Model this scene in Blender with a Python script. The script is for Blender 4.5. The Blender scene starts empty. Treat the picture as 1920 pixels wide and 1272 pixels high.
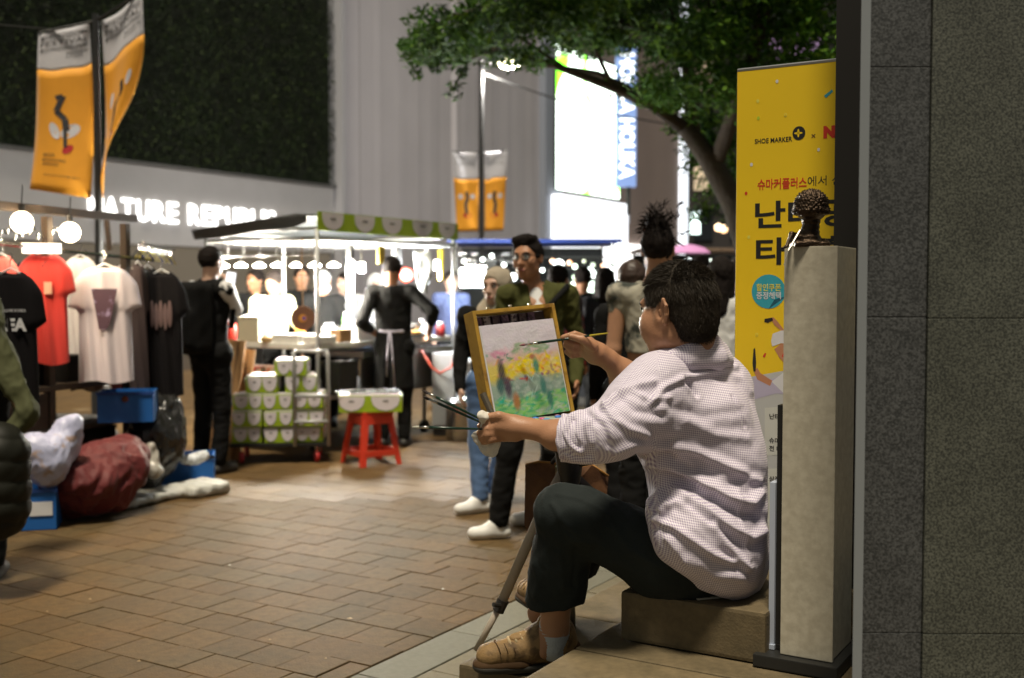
import bpy, bmesh, math, random
import numpy as np
from mathutils import Vector, Matrix, noise as mnoise
random.seed(7)
rng = np.random.RandomState(11)
sc = bpy.context.scene
C = sc.collection
# ---------------------------------------------------------------- camera
F = 2080.0                      # focal length in pixels of a 1920 wide picture
T = math.atan(91 / F)
CAMH = 1.4
cd = bpy.data.cameras.new('camera')
cam = bpy.data.objects.new('camera', cd); C.objects.link(cam)
cam.location = (0, 0, CAMH)
cam.rotation_euler = (math.pi / 2 - T, 0, 0)
cd.sensor_width = 36; cd.lens = F / 1920 * 36
cd.clip_start = .05; cd.clip_end = 900
cd.dof.use_dof = True; cd.dof.focus_distance = 3.1; cd.dof.aperture_fstop = 2.7
sc.camera = cam
# ---------------------------------------------------------------- world: dusk sky plus the glow of the city
w = bpy.data.worlds.new('World'); sc.world = w; w.use_nodes = True
nt = w.node_tree; nt.nodes.clear()
SUN = Vector((-0.04, -0.29, 0.955)).normalized()
sky = nt.nodes.new('ShaderNodeTexSky'); sky.sky_type = 'NISHITA'; sky.sun_disc = False
sky.sun_elevation = math.asin(SUN.z); sky.sun_rotation = math.atan2(SUN.x, SUN.y)
b1 = nt.nodes.new('ShaderNodeBackground'); b1.inputs[1].default_value = .006
b2 = nt.nodes.new('ShaderNodeBackground'); b2.inputs[0].default_value = (.88, .90, .74, 1); b2.inputs[1].default_value = .12
ad = nt.nodes.new('ShaderNodeAddShader'); wo = nt.nodes.new('ShaderNodeOutputWorld')
nt.links.new(sky.outputs[0], b1.inputs[0]); nt.links.new(b1.outputs[0], ad.inputs[0])
nt.links.new(b2.outputs[0], ad.inputs[1]); nt.links.new(ad.outputs[0], wo.inputs[0])
# ---------------------------------------------------------------- the high street lighting as one soft lamp
sl = bpy.data.lights.new('sun', 'SUN'); sl.energy = 3.2; sl.angle = math.radians(9); sl.color = (1, .89, .70)
so = bpy.data.objects.new('sun', sl); C.objects.link(so)
so.rotation_euler = SUN.to_track_quat('Z', 'Y').to_euler()
vs = sc.view_settings
vs.view_transform = 'Standard'; vs.look = 'None'; vs.exposure = .42; vs.gamma = 1; vs.use_curve_mapping = False
sc.cycles.max_bounces = 6; sc.cycles.diffuse_bounces = 3; sc.cycles.glossy_bounces = 3
sc.cycles.transparent_max_bounces = 8; sc.cycles.sample_clamp_indirect = 4
sc.cycles.use_denoising = True
# ---------------------------------------------------------------- coordinates
ct, st = math.cos(T), math.sin(T)
def P(px, py, D):               # the point at depth y = D behind picture pixel (1920 x 1272)
    u = (px - 960) / F; v = (636 - py) / F
    y = ct + v * st; z = -st + v * ct
    return Vector((u * D / y, D, CAMH + z * D / y))
def G(px, py, z=0.0):           # the point at height z behind a pixel
    u = (px - 960) / F; v = (636 - py) / F
    y = ct + v * st; zz = -st + v * ct
    s = (z - CAMH) / zz
    return Vector((u * s, y * s, z))
def proj(co):                   # numpy (n,3) -> pixels
    x = co[:, 0]; y = co[:, 1]; z = co[:, 2] - CAMH
    dep = y * ct - z * st; up = y * st + z * ct
    return np.stack([960 + F * x / dep, 636 - F * up / dep], 1)
BA = math.atan2(.855, .518)     # the street runs this way
B = Vector((math.cos(BA), math.sin(BA), 0)); A = Vector((-math.sin(BA), math.cos(BA), 0))
# ---------------------------------------------------------------- materials
MATS = {}
def mat(name, col, rough=.6, metal=0., var=.0, vs_=8., bump=0., bs=60., em=None, es=0., spec=.5, alpha=1., col2=None, c2s=5., c2t=.5, c2w=.06, randv=0., trans=0., sheen=0., sss=0., world=False):
    if name in MATS: return MATS[name]
    m = bpy.data.materials.new(name); m.use_nodes = True; MATS[name] = m
    n = m.node_tree; p = n.nodes['Principled BSDF']; L = n.links.new
    p.inputs['Roughness'].default_value = rough; p.inputs['Metallic'].default_value = metal
    p.inputs['Specular IOR Level'].default_value = spec; p.inputs['Alpha'].default_value = alpha
    p.inputs['Transmission Weight'].default_value = trans
    p.inputs['Sheen Weight'].default_value = sheen
    if sss: p.inputs['Subsurface Weight'].default_value = sss; p.inputs['Subsurface Radius'].default_value = (.012, .005, .003)
    tc = n.nodes.new('ShaderNodeTexCoord')
    cs = tc.outputs['Object']
    if world: ge = n.nodes.new('ShaderNodeNewGeometry'); cs = ge.outputs['Position']
    def ns(scale, det=4):
        t = n.nodes.new('ShaderNodeTexNoise'); t.inputs['Scale'].default_value = scale; t.inputs['Detail'].default_value = det
        L(cs, t.inputs['Vector']); return t
    r = n.nodes.new('ShaderNodeRGB'); r.outputs[0].default_value = (*col, 1); out = r.outputs[0]
    if col2 is not None:
        t = ns(c2s); mr = n.nodes.new('ShaderNodeMapRange'); L(t.outputs[0], mr.inputs[0])
        mr.inputs[1].default_value = c2t - c2w; mr.inputs[2].default_value = c2t + c2w
        mx = n.nodes.new('ShaderNodeMix'); mx.data_type = 'RGBA'; L(mr.outputs[0], mx.inputs[0]); L(out, mx.inputs[6]); mx.inputs[7].default_value = (*col2, 1); out = mx.outputs[2]
    if var or randv:
        add = n.nodes.new('ShaderNodeMath'); add.operation = 'MULTIPLY_ADD'
        if var:
            t = ns(vs_); L(t.outputs[0], add.inputs[0]); add.inputs[1].default_value = var * 3; add.inputs[2].default_value = 1 - var * 1.5
        else: add.inputs[0].default_value = 0; add.inputs[2].default_value = 1
        f = add.outputs[0]
        if randv:
            oi = n.nodes.new('ShaderNodeObjectInfo'); a2 = n.nodes.new('ShaderNodeMath'); a2.operation = 'MULTIPLY_ADD'
            L(oi.outputs['Random'], a2.inputs[0]); a2.inputs[1].default_value = randv * 2; a2.inputs[2].default_value = 1 - randv
            a3 = n.nodes.new('ShaderNodeMath'); a3.operation = 'MULTIPLY'; L(f, a3.inputs[0]); L(a2.outputs[0], a3.inputs[1]); f = a3.outputs[0]
        vm = n.nodes.new('ShaderNodeVectorMath'); vm.operation = 'SCALE'; L(out, vm.inputs[0]); L(f, vm.inputs['Scale']); out = vm.outputs[0]
    L(out, p.inputs['Base Color'])
    if bump:
        t = ns(bs, 6); bn = n.nodes.new('ShaderNodeBump'); bn.inputs['Strength'].default_value = min(1, bump); bn.inputs['Distance'].default_value = .004 if bs > 30 else .02
        L(t.outputs[0], bn.inputs['Height']); L(bn.outputs[0], p.inputs['Normal'])
    if em: p.inputs['Emission Color'].default_value = (*em, 1); p.inputs['Emission Strength'].default_value = es
    m['_o'] = 1
    return m
def noded(name, build):
    m = bpy.data.materials.new(name); m.use_nodes = True; MATS[name] = m
    build(m.node_tree, m.node_tree.nodes['Principled BSDF']); return m
# ---------------------------------------------------------------- object helpers
def link(o, parent=None):
    C.objects.link(o)
    if parent is not None:
        o.parent = parent; o.matrix_parent_inverse = (parent.matrix_world if parent.parent is None else parent.parent.matrix_world @ parent.matrix_basis).inverted() if False else Matrix.Identity(4)
    return o
def thing(name, label, cat, loc=(0, 0, 0), rz=0., group=None):
    o = bpy.data.objects.new(name, None); o.empty_display_size = .1; C.objects.link(o)
    o.location = loc; o.rotation_euler = (0, 0, rz)
    o['label'] = label; o['category'] = cat
    if group: o['group'] = group
    return o
def tag(o, label=None, cat=None, group=None, kind=None):
    if label: o['label'] = label
    if cat: o['category'] = cat
    if group: o['group'] = group
    if kind: o['kind'] = kind
    return o
class MB:                       # collects geometry, one build = one mesh object
    def __init__(s): s.v = []; s.f = []; s.mi = []; s.cur = 0
    def add(s, vs, fs):
        o = len(s.v); s.v += [tuple(v) for v in vs]; s.f += [tuple(i + o for i in f) for f in fs]; s.mi += [s.cur] * len(fs); return s
    def box(s, c, d, rz=0., M=None, taper=1.):
        hx, hy, hz = d[0] / 2, d[1] / 2, d[2] / 2
        vs = [Vector((x * hx * (taper if z > 0 else 1), y * hy * (taper if z > 0 else 1), z * hz)) for z in (-1, 1) for y in (-1, 1) for x in (-1, 1)]
        R = M if M is not None else Matrix.Rotation(rz, 3, 'Z')
        vs = [R @ v + Vector(c) for v in vs]
        return s.add(vs, [(0, 2, 3, 1), (4, 5, 7, 6), (0, 1, 5, 4), (2, 6, 7, 3), (0, 4, 6, 2), (1, 3, 7, 5)])
    def bb(s, lo, hi): return s.box([(a + b) / 2 for a, b in zip(lo, hi)], [abs(b - a) for a, b in zip(lo, hi)])
    def tube(s, pts, r, n=8, cap=True):
        pts = [Vector(p) for p in pts]; rs = r if isinstance(r, (list, tuple)) else [r] * len(pts)
        vs = []; fs = []; u = None
        for i, p in enumerate(pts):
            t = (pts[min(i + 1, len(pts) - 1)] - pts[max(i - 1, 0)]).normalized()
            if u is None: u = t.orthogonal().normalized()
            else:
                u = (u - t * u.dot(t)); u = u.normalized() if u.length > 1e-6 else t.orthogonal().normalized()
            v = t.cross(u)
            for k in range(n):
                a = 2 * math.pi * k / n; vs.append(p + (u * math.cos(a) + v * math.sin(a)) * rs[i])
        for i in range(len(pts) - 1):
            for k in range(n): fs.append((i * n + k, i * n + (k + 1) % n, (i + 1) * n + (k + 1) % n, (i + 1) * n + k))
        if cap: fs.append(tuple(range(n))[::-1]); fs.append(tuple((len(pts) - 1) * n + k for k in range(n)))
        return s.add(vs, fs)
    def lathe(s, prof, n=20, c=(0, 0, 0), M=None):    # prof: (r,z) list
        vs = []; fs = []; R = M if M is not None else Matrix.Identity(3)
        for r, z in prof:
            for k in range(n):
                a = 2 * math.pi * k / n; vs.append(R @ Vector((r * math.cos(a), r * math.sin(a), z)) + Vector(c))
        for i in range(len(prof) - 1):
            for k in range(n): fs.append((i * n + k, i * n + (k + 1) % n, (i + 1) * n + (k + 1) % n, (i + 1) * n + k))
        fs.append(tuple(range(n))[::-1]); fs.append(tuple((len(prof) - 1) * n + k for k in range(n)))
        return s.add(vs, fs)
    def ball(s, c, r, n=10, sc_=(1, 1, 1)):
        prof = [(max(1e-4, math.sin(math.pi * i / n)) , -math.cos(math.pi * i / n)) for i in range(n + 1)]
        M = Matrix.Diagonal((r * sc_[0], r * sc_[1], r * sc_[2])); return s.lathe(prof, n + 4, c, M)
    def poly(s, pts, dirv):     # extruded polygon
        n = len(pts); d = Vector(dirv); vs = [Vector(p) for p in pts] + [Vector(p) + d for p in pts]
        fs = [tuple(range(n))[::-1], tuple(range(n, 2 * n))] + [(i, (i + 1) % n, n + (i + 1) % n, n + i) for i in range(n)]
        return s.add(vs, fs)
    def quad(s, a, b, c, d): return s.add([a, b, c, d], [(0, 1, 2, 3)])
    def mesh(s, name, mats=(), smooth=False, bevel=0., weld=False):
        me = bpy.data.meshes.new(name); me.from_pydata([tuple(v) for v in s.v], [], s.f)
        for m in (mats if isinstance(mats, (list, tuple)) else [mats]): me.materials.append(m)
        if any(s.mi): me.polygons.foreach_set('material_index', s.mi)
        bm = bmesh.new(); bm.from_mesh(me)
        if weld: bmesh.ops.remove_doubles(bm, verts=bm.verts, dist=1e-5)
        if bevel:
            es = [e for e in bm.edges if len(e.link_faces) == 2 and e.calc_face_angle(0) > .6]
            bmesh.ops.bevel(bm, geom=es, offset=bevel, segments=2, affect='EDGES', profile=.7)
        bmesh.ops.recalc_face_normals(bm, faces=bm.faces); bm.to_mesh(me); bm.free()
        if smooth: me.shade_smooth() if smooth is True else me.set_sharp_from_angle(angle=smooth) if False else me.shade_smooth()
        return me
    def build(s, name, mats, parent=None, smooth=False, bevel=0., weld=False):
        o = bpy.data.objects.new(name, s.mesh(name, mats, smooth, bevel, weld))
        if smooth and not isinstance(smooth, bool):
            o.data.set_sharp_from_angle(angle=smooth)
        return link(o, parent)
def struct(name, mb, m, parent=None, **k):
    o = mb.build(name, m, parent, **k)
    if parent is None: o['kind'] = 'structure'
    return o
def dup(root, loc=None, rz=None, label=None):
    r = root.copy(); C.objects.link(r)
    if loc is not None: r.location = loc
    if rz is not None: r.rotation_euler = (0, 0, rz)
    if label: r['label'] = label
    for ch in list(root.children):
        c = ch.copy(); C.objects.link(c); c.parent = r
        for g in ch.children:
            d = g.copy(); C.objects.link(d); d.parent = c
    return r
def text(body, size, m, parent=None, name='lettering', loc=(0, 0, 0), rot=(0, 0, 0), M=None, ext=.001, off=0., align='LEFT', spacing=1., width=None, sx=1., res=2):
    cu = bpy.data.curves.new(name, 'FONT'); cu.body = body; cu.size = size; cu.extrude = ext; cu.offset = off; cu.align_x = align
    cu.space_character = spacing; cu.resolution_u = res
    t = bpy.data.objects.new('t', cu); C.objects.link(t)
    dg = bpy.context.evaluated_depsgraph_get(); dg.update()
    me = bpy.data.meshes.new_from_object(t.evaluated_get(dg)); bpy.data.objects.remove(t); me.name = name
    me.materials.clear(); me.materials.append(m)
    if width and len(me.vertices):
        xs = [v.co.x for v in me.vertices]; k = width / (max(xs) - min(xs)); sx = k
    me.transform(Matrix.Diagonal((sx, 1, 1, 1)))
    o = bpy.data.objects.new(name, me); link(o, parent)
    if M is not None: o.matrix_local = M
    else: o.location = loc; o.rotation_euler = rot
    return o
def frameM(o, ex, ez_up):       # 4x4: local x along ex, local y along up, local z towards the viewer
    ex = Vector(ex).normalized(); up = Vector(ez_up); up = (up - ex * up.dot(ex)).normalized(); n = ex.cross(up)
    M = Matrix((ex, up, n)).transposed().to_4x4(); M.translation = Vector(o); return M
# ---------------------------------------------------------------- implicit surfaces for bodies and cloth
def _rot(M): return np.array(M)[:3, :3]
def cone(a, b, ra, rb=None, fl=None, fs=1., sub=False, k=None):
    return dict(t='c', a=np.array(a, float), b=np.array(b, float), ra=ra, rb=ra if rb is None else rb, fl=None if fl is None else np.array(Vector(fl).normalized()), fs=fs, sub=sub, k=k)
def ell(c, r, M=None, sub=False, k=None):
    return dict(t='e', c=np.array(c, float), r=np.array(r, float), M=np.eye(3) if M is None else _rot(M), sub=sub, k=k)
def rbox(c, h, r, M=None, sub=False, k=None):
    return dict(t='b', c=np.array(c, float), h=np.array(h, float), rr=r, M=np.eye(3) if M is None else _rot(M), sub=sub, k=k)
def half(p, n, k=None, sub=True): # removes everything on the side of n
    return dict(t='h', c=np.array(p, float), n=np.array(Vector(n).normalized()), sub=sub, k=k)
def pdist(q, X):
    if q['t'] == 'c':
        a, b = q['a'], q['b']; ab = b - a; pa = X - a
        t = np.clip((pa @ ab) / max(1e-9, ab @ ab), 0, 1)
        d = pa - t[..., None] * ab
        if q['fl'] is not None:
            n = q['fl']; dn = d @ n; d = d + (dn * (1 / q['fs'] - 1))[..., None] * n
        return np.sqrt((d * d).sum(-1)) - (q['ra'] + t * (q['rb'] - q['ra']))
    if q['t'] == 'e':
        l = (X - q['c']) @ q['M']; k0 = np.sqrt(((l / q['r']) ** 2).sum(-1)); k1 = np.sqrt(((l / q['r'] ** 2) ** 2).sum(-1))
        return k0 * (k0 - 1) / np.maximum(k1, 1e-6)
    if q['t'] == 'b':
        l = np.abs((X - q['c']) @ q['M']) - (q['h'] - q['rr']); return np.sqrt((np.maximum(l, 0) ** 2).sum(-1)) + np.minimum(l.max(-1), 0) - q['rr']
    return -((X - q['c']) @ q['n'])
def pbb(q):
    if q['t'] == 'c': r = max(q['ra'], q['rb']) * max(1, q['fs']); return np.minimum(q['a'], q['b']) - r, np.maximum(q['a'], q['b']) + r
    if q['t'] == 'e': r = np.abs(q['M']) @ q['r']; return q['c'] - r, q['c'] + r
    if q['t'] == 'b': r = np.abs(q['M']) @ q['h']; return q['c'] - r, q['c'] + r
    return None
def sdf_mesh(name, prims, vox, k=.02, mats=None, parent=None, wob=None, kind=None, smooth=2, disp=None, post=None):
    bbs = [pbb(q) for q in prims if q['t'] != 'h' and not q['sub']]
    lo = np.min([b[0] for b in bbs], 0) - 3 * vox - .01; hi = np.max([b[1] for b in bbs], 0) + 3 * vox + .01
    n = np.ceil((hi - lo) / vox).astype(int) + 1
    ax = [lo[i] + np.arange(n[i]) * vox for i in range(3)]
    Fd = np.full(n, .08)
    for q in prims:
        kk = k if q['k'] is None else q['k']
        if q['t'] == 'h': i0 = np.zeros(3, int); i1 = n
        else:
            b = pbb(q); m = max(.02, 2.5 * kk) + 2 * vox
            i0 = np.clip(np.floor((b[0] - m - lo) / vox).astype(int), 0, n); i1 = np.clip(np.ceil((b[1] + m - lo) / vox).astype(int) + 1, 0, n)
        if (i1 <= i0).any(): continue
        X = np.stack(np.meshgrid(ax[0][i0[0]:i1[0]], ax[1][i0[1]:i1[1]], ax[2][i0[2]:i1[2]], indexing='ij'), -1)
        d = pdist(q, X); s = (slice(i0[0], i1[0]), slice(i0[1], i1[1]), slice(i0[2], i1[2])); f = Fd[s]
        if q['sub']:
            h = np.maximum(kk - np.abs(f + d), 0) / max(kk, 1e-6); Fd[s] = np.maximum(f, -d) + h * h * kk * .25
        else:
            h = np.maximum(kk - np.abs(f - d), 0) / max(kk, 1e-6); Fd[s] = np.minimum(f, d) - h * h * kk * .25
    if wob is not None:
        X = np.stack(np.meshgrid(*ax, indexing='ij'), -1); Fd = Fd + wob(X)
    # surface nets
    S = Fd < 0; S[0] = S[-1] = False; S[:, 0] = S[:, -1] = False; S[:, :, 0] = S[:, :, -1] = False
    c = np.zeros(n - 1, int); corners = [(i, j, l) for i in (0, 1) for j in (0, 1) for l in (0, 1)]
    sub = lambda Aa, o: Aa[o[0]:n[0] - 1 + o[0], o[1]:n[1] - 1 + o[1], o[2]:n[2] - 1 + o[2]]
    for o in corners: c += sub(S, o)
    act = (c > 0) & (c < 8); idx = np.argwhere(act); nv = len(idx)
    vid = np.full(n - 1, -1); vid[act] = np.arange(nv)
    acc = np.zeros((nv, 3)); cnt = np.zeros(nv)
    for o in corners:
        for a in range(3):
            if o[a]: continue
            o2 = list(o); o2[a] = 1; p = idx + o; r = idx + o2
            f1 = Fd[p[:, 0], p[:, 1], p[:, 2]]; f2 = Fd[r[:, 0], r[:, 1], r[:, 2]]
            s1 = S[p[:, 0], p[:, 1], p[:, 2]]; s2 = S[r[:, 0], r[:, 1], r[:, 2]]
            x = s1 != s2; t = np.clip(f1 / np.where(np.abs(f1 - f2) < 1e-9, 1e-9, f1 - f2), 0, 1)
            pos = np.array(o, float)[None].repeat(nv, 0); pos[:, a] = t; acc[x] += pos[x]; cnt[x] += 1
    V = lo + (idx + acc / np.maximum(cnt, 1)[:, None]) * vox
    quads = []
    for a in range(3):
        b_, c_ = (a + 1) % 3, (a + 2) % 3
        s1 = [slice(None)] * 3; s2 = [slice(None)] * 3; s1[a] = slice(0, -1); s2[a] = slice(1, None)
        e = S[tuple(s1)] != S[tuple(s2)]; ins = S[tuple(s1)]
        q = np.argwhere(e); q = q[(q[:, b_] > 0) & (q[:, c_] > 0)]
        if not len(q): continue
        fl = ins[q[:, 0], q[:, 1], q[:, 2]]
        def vv(db, dc): p = q.copy(); p[:, b_] -= db; p[:, c_] -= dc; return vid[p[:, 0], p[:, 1], p[:, 2]]
        Q = np.stack([vv(1, 1), vv(0, 1), vv(0, 0), vv(1, 0)], 1); Q[~fl] = Q[~fl][:, ::-1]; quads.append(Q)
    Q = np.concatenate(quads)
    nb = np.concatenate([Q[:, [0, 1]], Q[:, [1, 2]], Q[:, [2, 3]], Q[:, [3, 0]]]); 
    for _ in range(smooth):
        s = np.zeros_like(V); d = np.zeros(nv)
        np.add.at(s, nb[:, 0], V[nb[:, 1]]); np.add.at(d, nb[:, 0], 1); np.add.at(s, nb[:, 1], V[nb[:, 0]]); np.add.at(d, nb[:, 1], 1)
        V = V * .5 + .5 * s / np.maximum(d, 1)[:, None]
    if disp is not None:
        fn = np.cross(V[Q[:, 2]] - V[Q[:, 0]], V[Q[:, 3]] - V[Q[:, 1]]); N = np.zeros_like(V)
        for i in range(4): np.add.at(N, Q[:, i], fn)
        N /= np.maximum(np.linalg.norm(N, axis=1), 1e-9)[:, None]
        V = V + N * disp(V, N)[:, None]
    origin = np.zeros(3)
    me = bpy.data.meshes.new(name); me.vertices.add(nv); me.vertices.foreach_set('co', V.ravel())
    me.loops.add(Q.size); me.loops.foreach_set('vertex_index', Q.ravel().astype(np.int32))
    me.polygons.add(len(Q)); me.polygons.foreach_set('loop_start', np.arange(0, Q.size, 4, dtype=np.int32))
    me.update(calc_edges=True); me.shade_smooth()
    if post is not None: post(me, V)
    for m in (mats if isinstance(mats, (list, tuple)) else [mats]): me.materials.append(m)
    o = bpy.data.objects.new(name, me); link(o, parent)
    if kind: o['kind'] = kind
    return o
def set_uv(me, uv):
    l = me.uv_layers.new(name='uv'); li = np.zeros(len(me.loops), np.int32); me.loops.foreach_get('vertex_index', li); l.data.foreach_set('uv', uv[li].ravel())
def wnoise(V, f, seed=0, warp=1.):   # cheap smooth noise from warped sines
    x, y, z = V[..., 0] * f + seed * 1.7, V[..., 1] * f + seed * 3.1, V[..., 2] * f + seed * .7
    a = np.sin(x + warp * np.sin(y * .9 + 1.3)) + np.sin(y * 1.13 + warp * np.sin(z * 1.1 + 2.1)) + np.sin(z * .93 + warp * np.sin(x * 1.2 + .4))
    b = np.sin((x + y) * 1.9 + a) + np.sin((z - y) * 2.2 + 1.7 * np.sin(x))
    return a / 3 * .65 + b / 2 * .35
def local_to(parent, o):             # the object was built in world space: bring it under a parent that stands elsewhere
    M = Matrix.Translation(parent.location) @ parent.rotation_euler.to_matrix().to_4x4()
    o.data.transform(M.inverted()); return o
WT = []
def wthing(name, label, cat, loc=(0, 0, 0), group=None, kind=None):   # parts are given in world coordinates and rebased at the end
    t = thing(name, label, cat, loc, 0, group); WT.append(t)
    if kind: t['kind'] = kind
    return t
# ---------------------------------------------------------------- street of clay pavers
M_PAV = mat('clay paver', (.104, .060, .021), .78, spec=.25, var=.30, vs_=26, bump=.6, bs=110, randv=.13, col2=(.082, .055, .023), c2s=2.1, c2w=.14, world=True)
M_PAVL = mat('pale paver', (.165, .11, .055), .6, var=.1, vs_=14, bump=.4, bs=90, randv=.1, world=True)
M_MORT = mat('joint sand', (.04, .028, .018), .95, var=.1, bump=.4, bs=60)
M_GRAN = mat('kerb granite', (.135, .130, .098), .8, var=.14, vs_=40, bump=.4, bs=120, randv=.12, world=True)
M_STEP = mat('step stone', (.155, .115, .060), .75, var=.25, vs_=45, bump=.3, bs=150, randv=.1, world=True, col2=(.10, .076, .038), c2s=9, c2w=.2)
ground = struct('street', MB().add([(-500, -60, -.035), (500, -60, -.035), (500, 700, -.035), (-500, 700, -.035)], [(0, 1, 2, 3)]), M_MORT)
KP = G(915, 1150, 0)                       # a point of the kerb edge; pavers lie on its A side
pav = bpy.data.objects.new('street_paving', None); C.objects.link(pav); pav['kind'] = 'structure'
Ts = .2
pm = MB().box((0, 0, -.0125), (.1955, .1955, .025)).mesh('paver', M_PAV, bevel=.0028)
pml = MB().box((0, 0, -.0125), (.1935, .1935, .025)).mesh('paver', M_PAVL, bevel=.004)
cells = []; halfs = []
for i in range(-25, 75):
    for j in range(0, 62):
        if i % 2 and j == 0: halfs.append(KP + B * ((i + .5) * Ts) + A * (.25 * Ts + .008))
        o = KP + B * ((i + .5) * Ts) + A * ((j + .5) * Ts + (.5 * Ts if i % 2 else 0) + .008)
        o.z = 0; 
        q = proj(np.array([[o.x, max(o.y, .5), 0]]))[0]
        area = 1 / max(o.y, .5) ** 3
        vis = o.y > 3.5 and -60 < q[0] < 1240 and q[1] < 1310
        if q[1] < 940 and 0 < q[0] < 330: vis = False
        if o.y < 2 and not vis: continue
        cells.append((not vis, -area, o))
cells.sort(key=lambda c: (c[0], c[1]))
R = random.Random(5)
stuff = MB(); stuff_l = MB()
for n_, (hid, ar, o) in enumerate(cells):
    tx, ty = R.gauss(0, .0022), R.gauss(0, .0022); dz = R.gauss(0, .0009)
    pale = R.random() < .014
    if n_ < 270 and not hid:
        p = bpy.data.objects.new('paver', pml if pale else pm); C.objects.link(p); p.parent = pav
        p.location = (o.x, o.y, dz); p.rotation_euler = (tx, ty, BA + R.gauss(0, .006))
    else:
        Mx = Matrix.Rotation(BA + R.gauss(0, .006), 3, 'Z') @ Matrix.Rotation(tx, 3, 'X') @ Matrix.Rotation(ty, 3, 'Y')
        hw = .0977; vs = [Mx @ Vector((x * hw, y * hw, z)) + Vector((o.x, o.y, dz)) for z in (-.025, 0) for x, y in ((-1, -1), (1, -1), (1, 1), (-1, 1))]
        (stuff_l if pale else stuff).add(vs, [(4, 5, 6, 7), (0, 1, 5, 4), (1, 2, 6, 5), (2, 3, 7, 6), (3, 0, 4, 7)])
pmh = MB().box((0, 0, -.0125), (.1935, .0935, .025)).mesh('paver', M_PAV, bevel=.004)
for o in halfs:
    if 3.5 < o.y < 9: p = bpy.data.objects.new('paver', pmh); C.objects.link(p); p.parent = pav; p.location = (o.x, o.y, R.gauss(0, .001)); p.rotation_euler = (0, 0, BA)
def attr_paver(nm, base):                  # per paver tone through a face colour
    def b(nt, p):
        at = nt.nodes.new('ShaderNodeAttribute'); at.attribute_name = 'tone'
        tc = nt.nodes.new('ShaderNodeTexCoord'); no = nt.nodes.new('ShaderNodeTexNoise'); no.inputs['Scale'].default_value = 2.3; no.inputs['Detail'].default_value = 6
        nt.links.new(tc.outputs['Object'], no.inputs['Vector'])
        m = nt.nodes.new('ShaderNodeMath'); m.operation = 'MULTIPLY_ADD'; nt.links.new(no.outputs[0], m.inputs[0]); m.inputs[1].default_value = .8; m.inputs[2].default_value = .6
        m2 = nt.nodes.new('ShaderNodeMath'); m2.operation = 'MULTIPLY'; nt.links.new(m.outputs[0], m2.inputs[0]); nt.links.new(at.outputs['Fac'], m2.inputs[1])
        vm = nt.nodes.new('ShaderNodeVectorMath'); vm.operation = 'SCALE'; vm.inputs[0].default_value = base; nt.links.new(m2.outputs[0], vm.inputs['Scale'])
        nt.links.new(vm.outputs[0], p.inputs['Base Color']); p.inputs['Roughness'].default_value = .66; p.inputs['Specular IOR Level'].default_value = .25
    return noded(nm, b)
for mbx, nm, base in ((stuff, 'far pavers', (.104, .061, .022)), (stuff_l, 'far pale pavers', (.20, .14, .075))):
    o = mbx.build('paver_field', attr_paver(nm, base), pav); o['kind'] = 'stuff'
    at = o.data.attributes.new('tone', 'FLOAT', 'FACE'); nf = len(o.data.polygons) // 5
    at.data.foreach_set('value', np.repeat(rng.uniform(.84, 1.16, nf), 5))
# granite strip between the pavers and the steps, one slab after the other
gst = bpy.data.objects.new('granite_pavement', None); C.objects.link(gst); gst['kind'] = 'structure'
for k, (o0, wd) in enumerate(((.0, .20), (.205, .6), (.81, .6), (1.415, .6))):
    for i in range(-6, 14 if k < 2 else 30):
        ln = .6 if k == 0 else .62
        c = KP + B * (i * ln + (.2 if k % 2 else 0)) - A * (o0 + wd / 2 + .008); c.z = -.011 + R.gauss(0, .001)
        m = MB().box((0, 0, 0), (ln - .005, wd - .004, .03)).mesh('granite_slab', M_GRAN if k < 1 else mat('pavement granite', (.14, .12, .075), .8, var=.14, vs_=40, bump=.4, bs=120, randv=.12), bevel=.003)
        o = bpy.data.objects.new('granite_slab', m); C.objects.link(o); o.parent = gst; o.location = c; o.rotation_euler = (0, 0, BA)
# ---------------------------------------------------------------- the steps the painter sits on
steps = wthing('stone_steps', 'worn brown stone steps that the painter in the checked shirt sits on', 'steps', G(1170, 1160, .42))
def slab(corner, la, lb, z0, z1, off_a=0, off_b=0, name='step_slab', m=M_STEP):   # corner: near left corner; grows along -A (right, near) and B (away)
    c = Vector((corner.x, corner.y, 0)) - A * (off_a + la / 2) + B * (off_b + lb / 2); c.z = (z0 + z1) / 2
    me = MB().box(c, (lb - .004, la - .004, z1 - z0), BA).mesh(name, m, bevel=.010)
    o = bpy.data.objects.new(name, me); link(o, steps); return o
P28 = G(858, 1245, .28); E42 = G(1170, 1160, .42); P56 = G(1162, 1109, .56)
for j in range(6):                                       # lowest tread
    slab(P28, .5, .62, .0, .28, 0, j * .62)
def on42(t): return E42 + B * t
for j in range(-4, 6):
    for i in range(3):
        slab(on42(0), .66 + .02 * i, .78, .14 if i else .0, .42 - .0005 * ((i + j) % 2), i * .67, j * .78 - .32)
slab(P56, .42, 1.1, .424, .56, 0, 0); slab(P56, .42, 1.1, .424, .56, 0, 1.1)
slab(P56, .6, .8, .424, .559, .42, .33); slab(P56, .6, 1.1, .424, .56, .42, 1.13)
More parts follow.
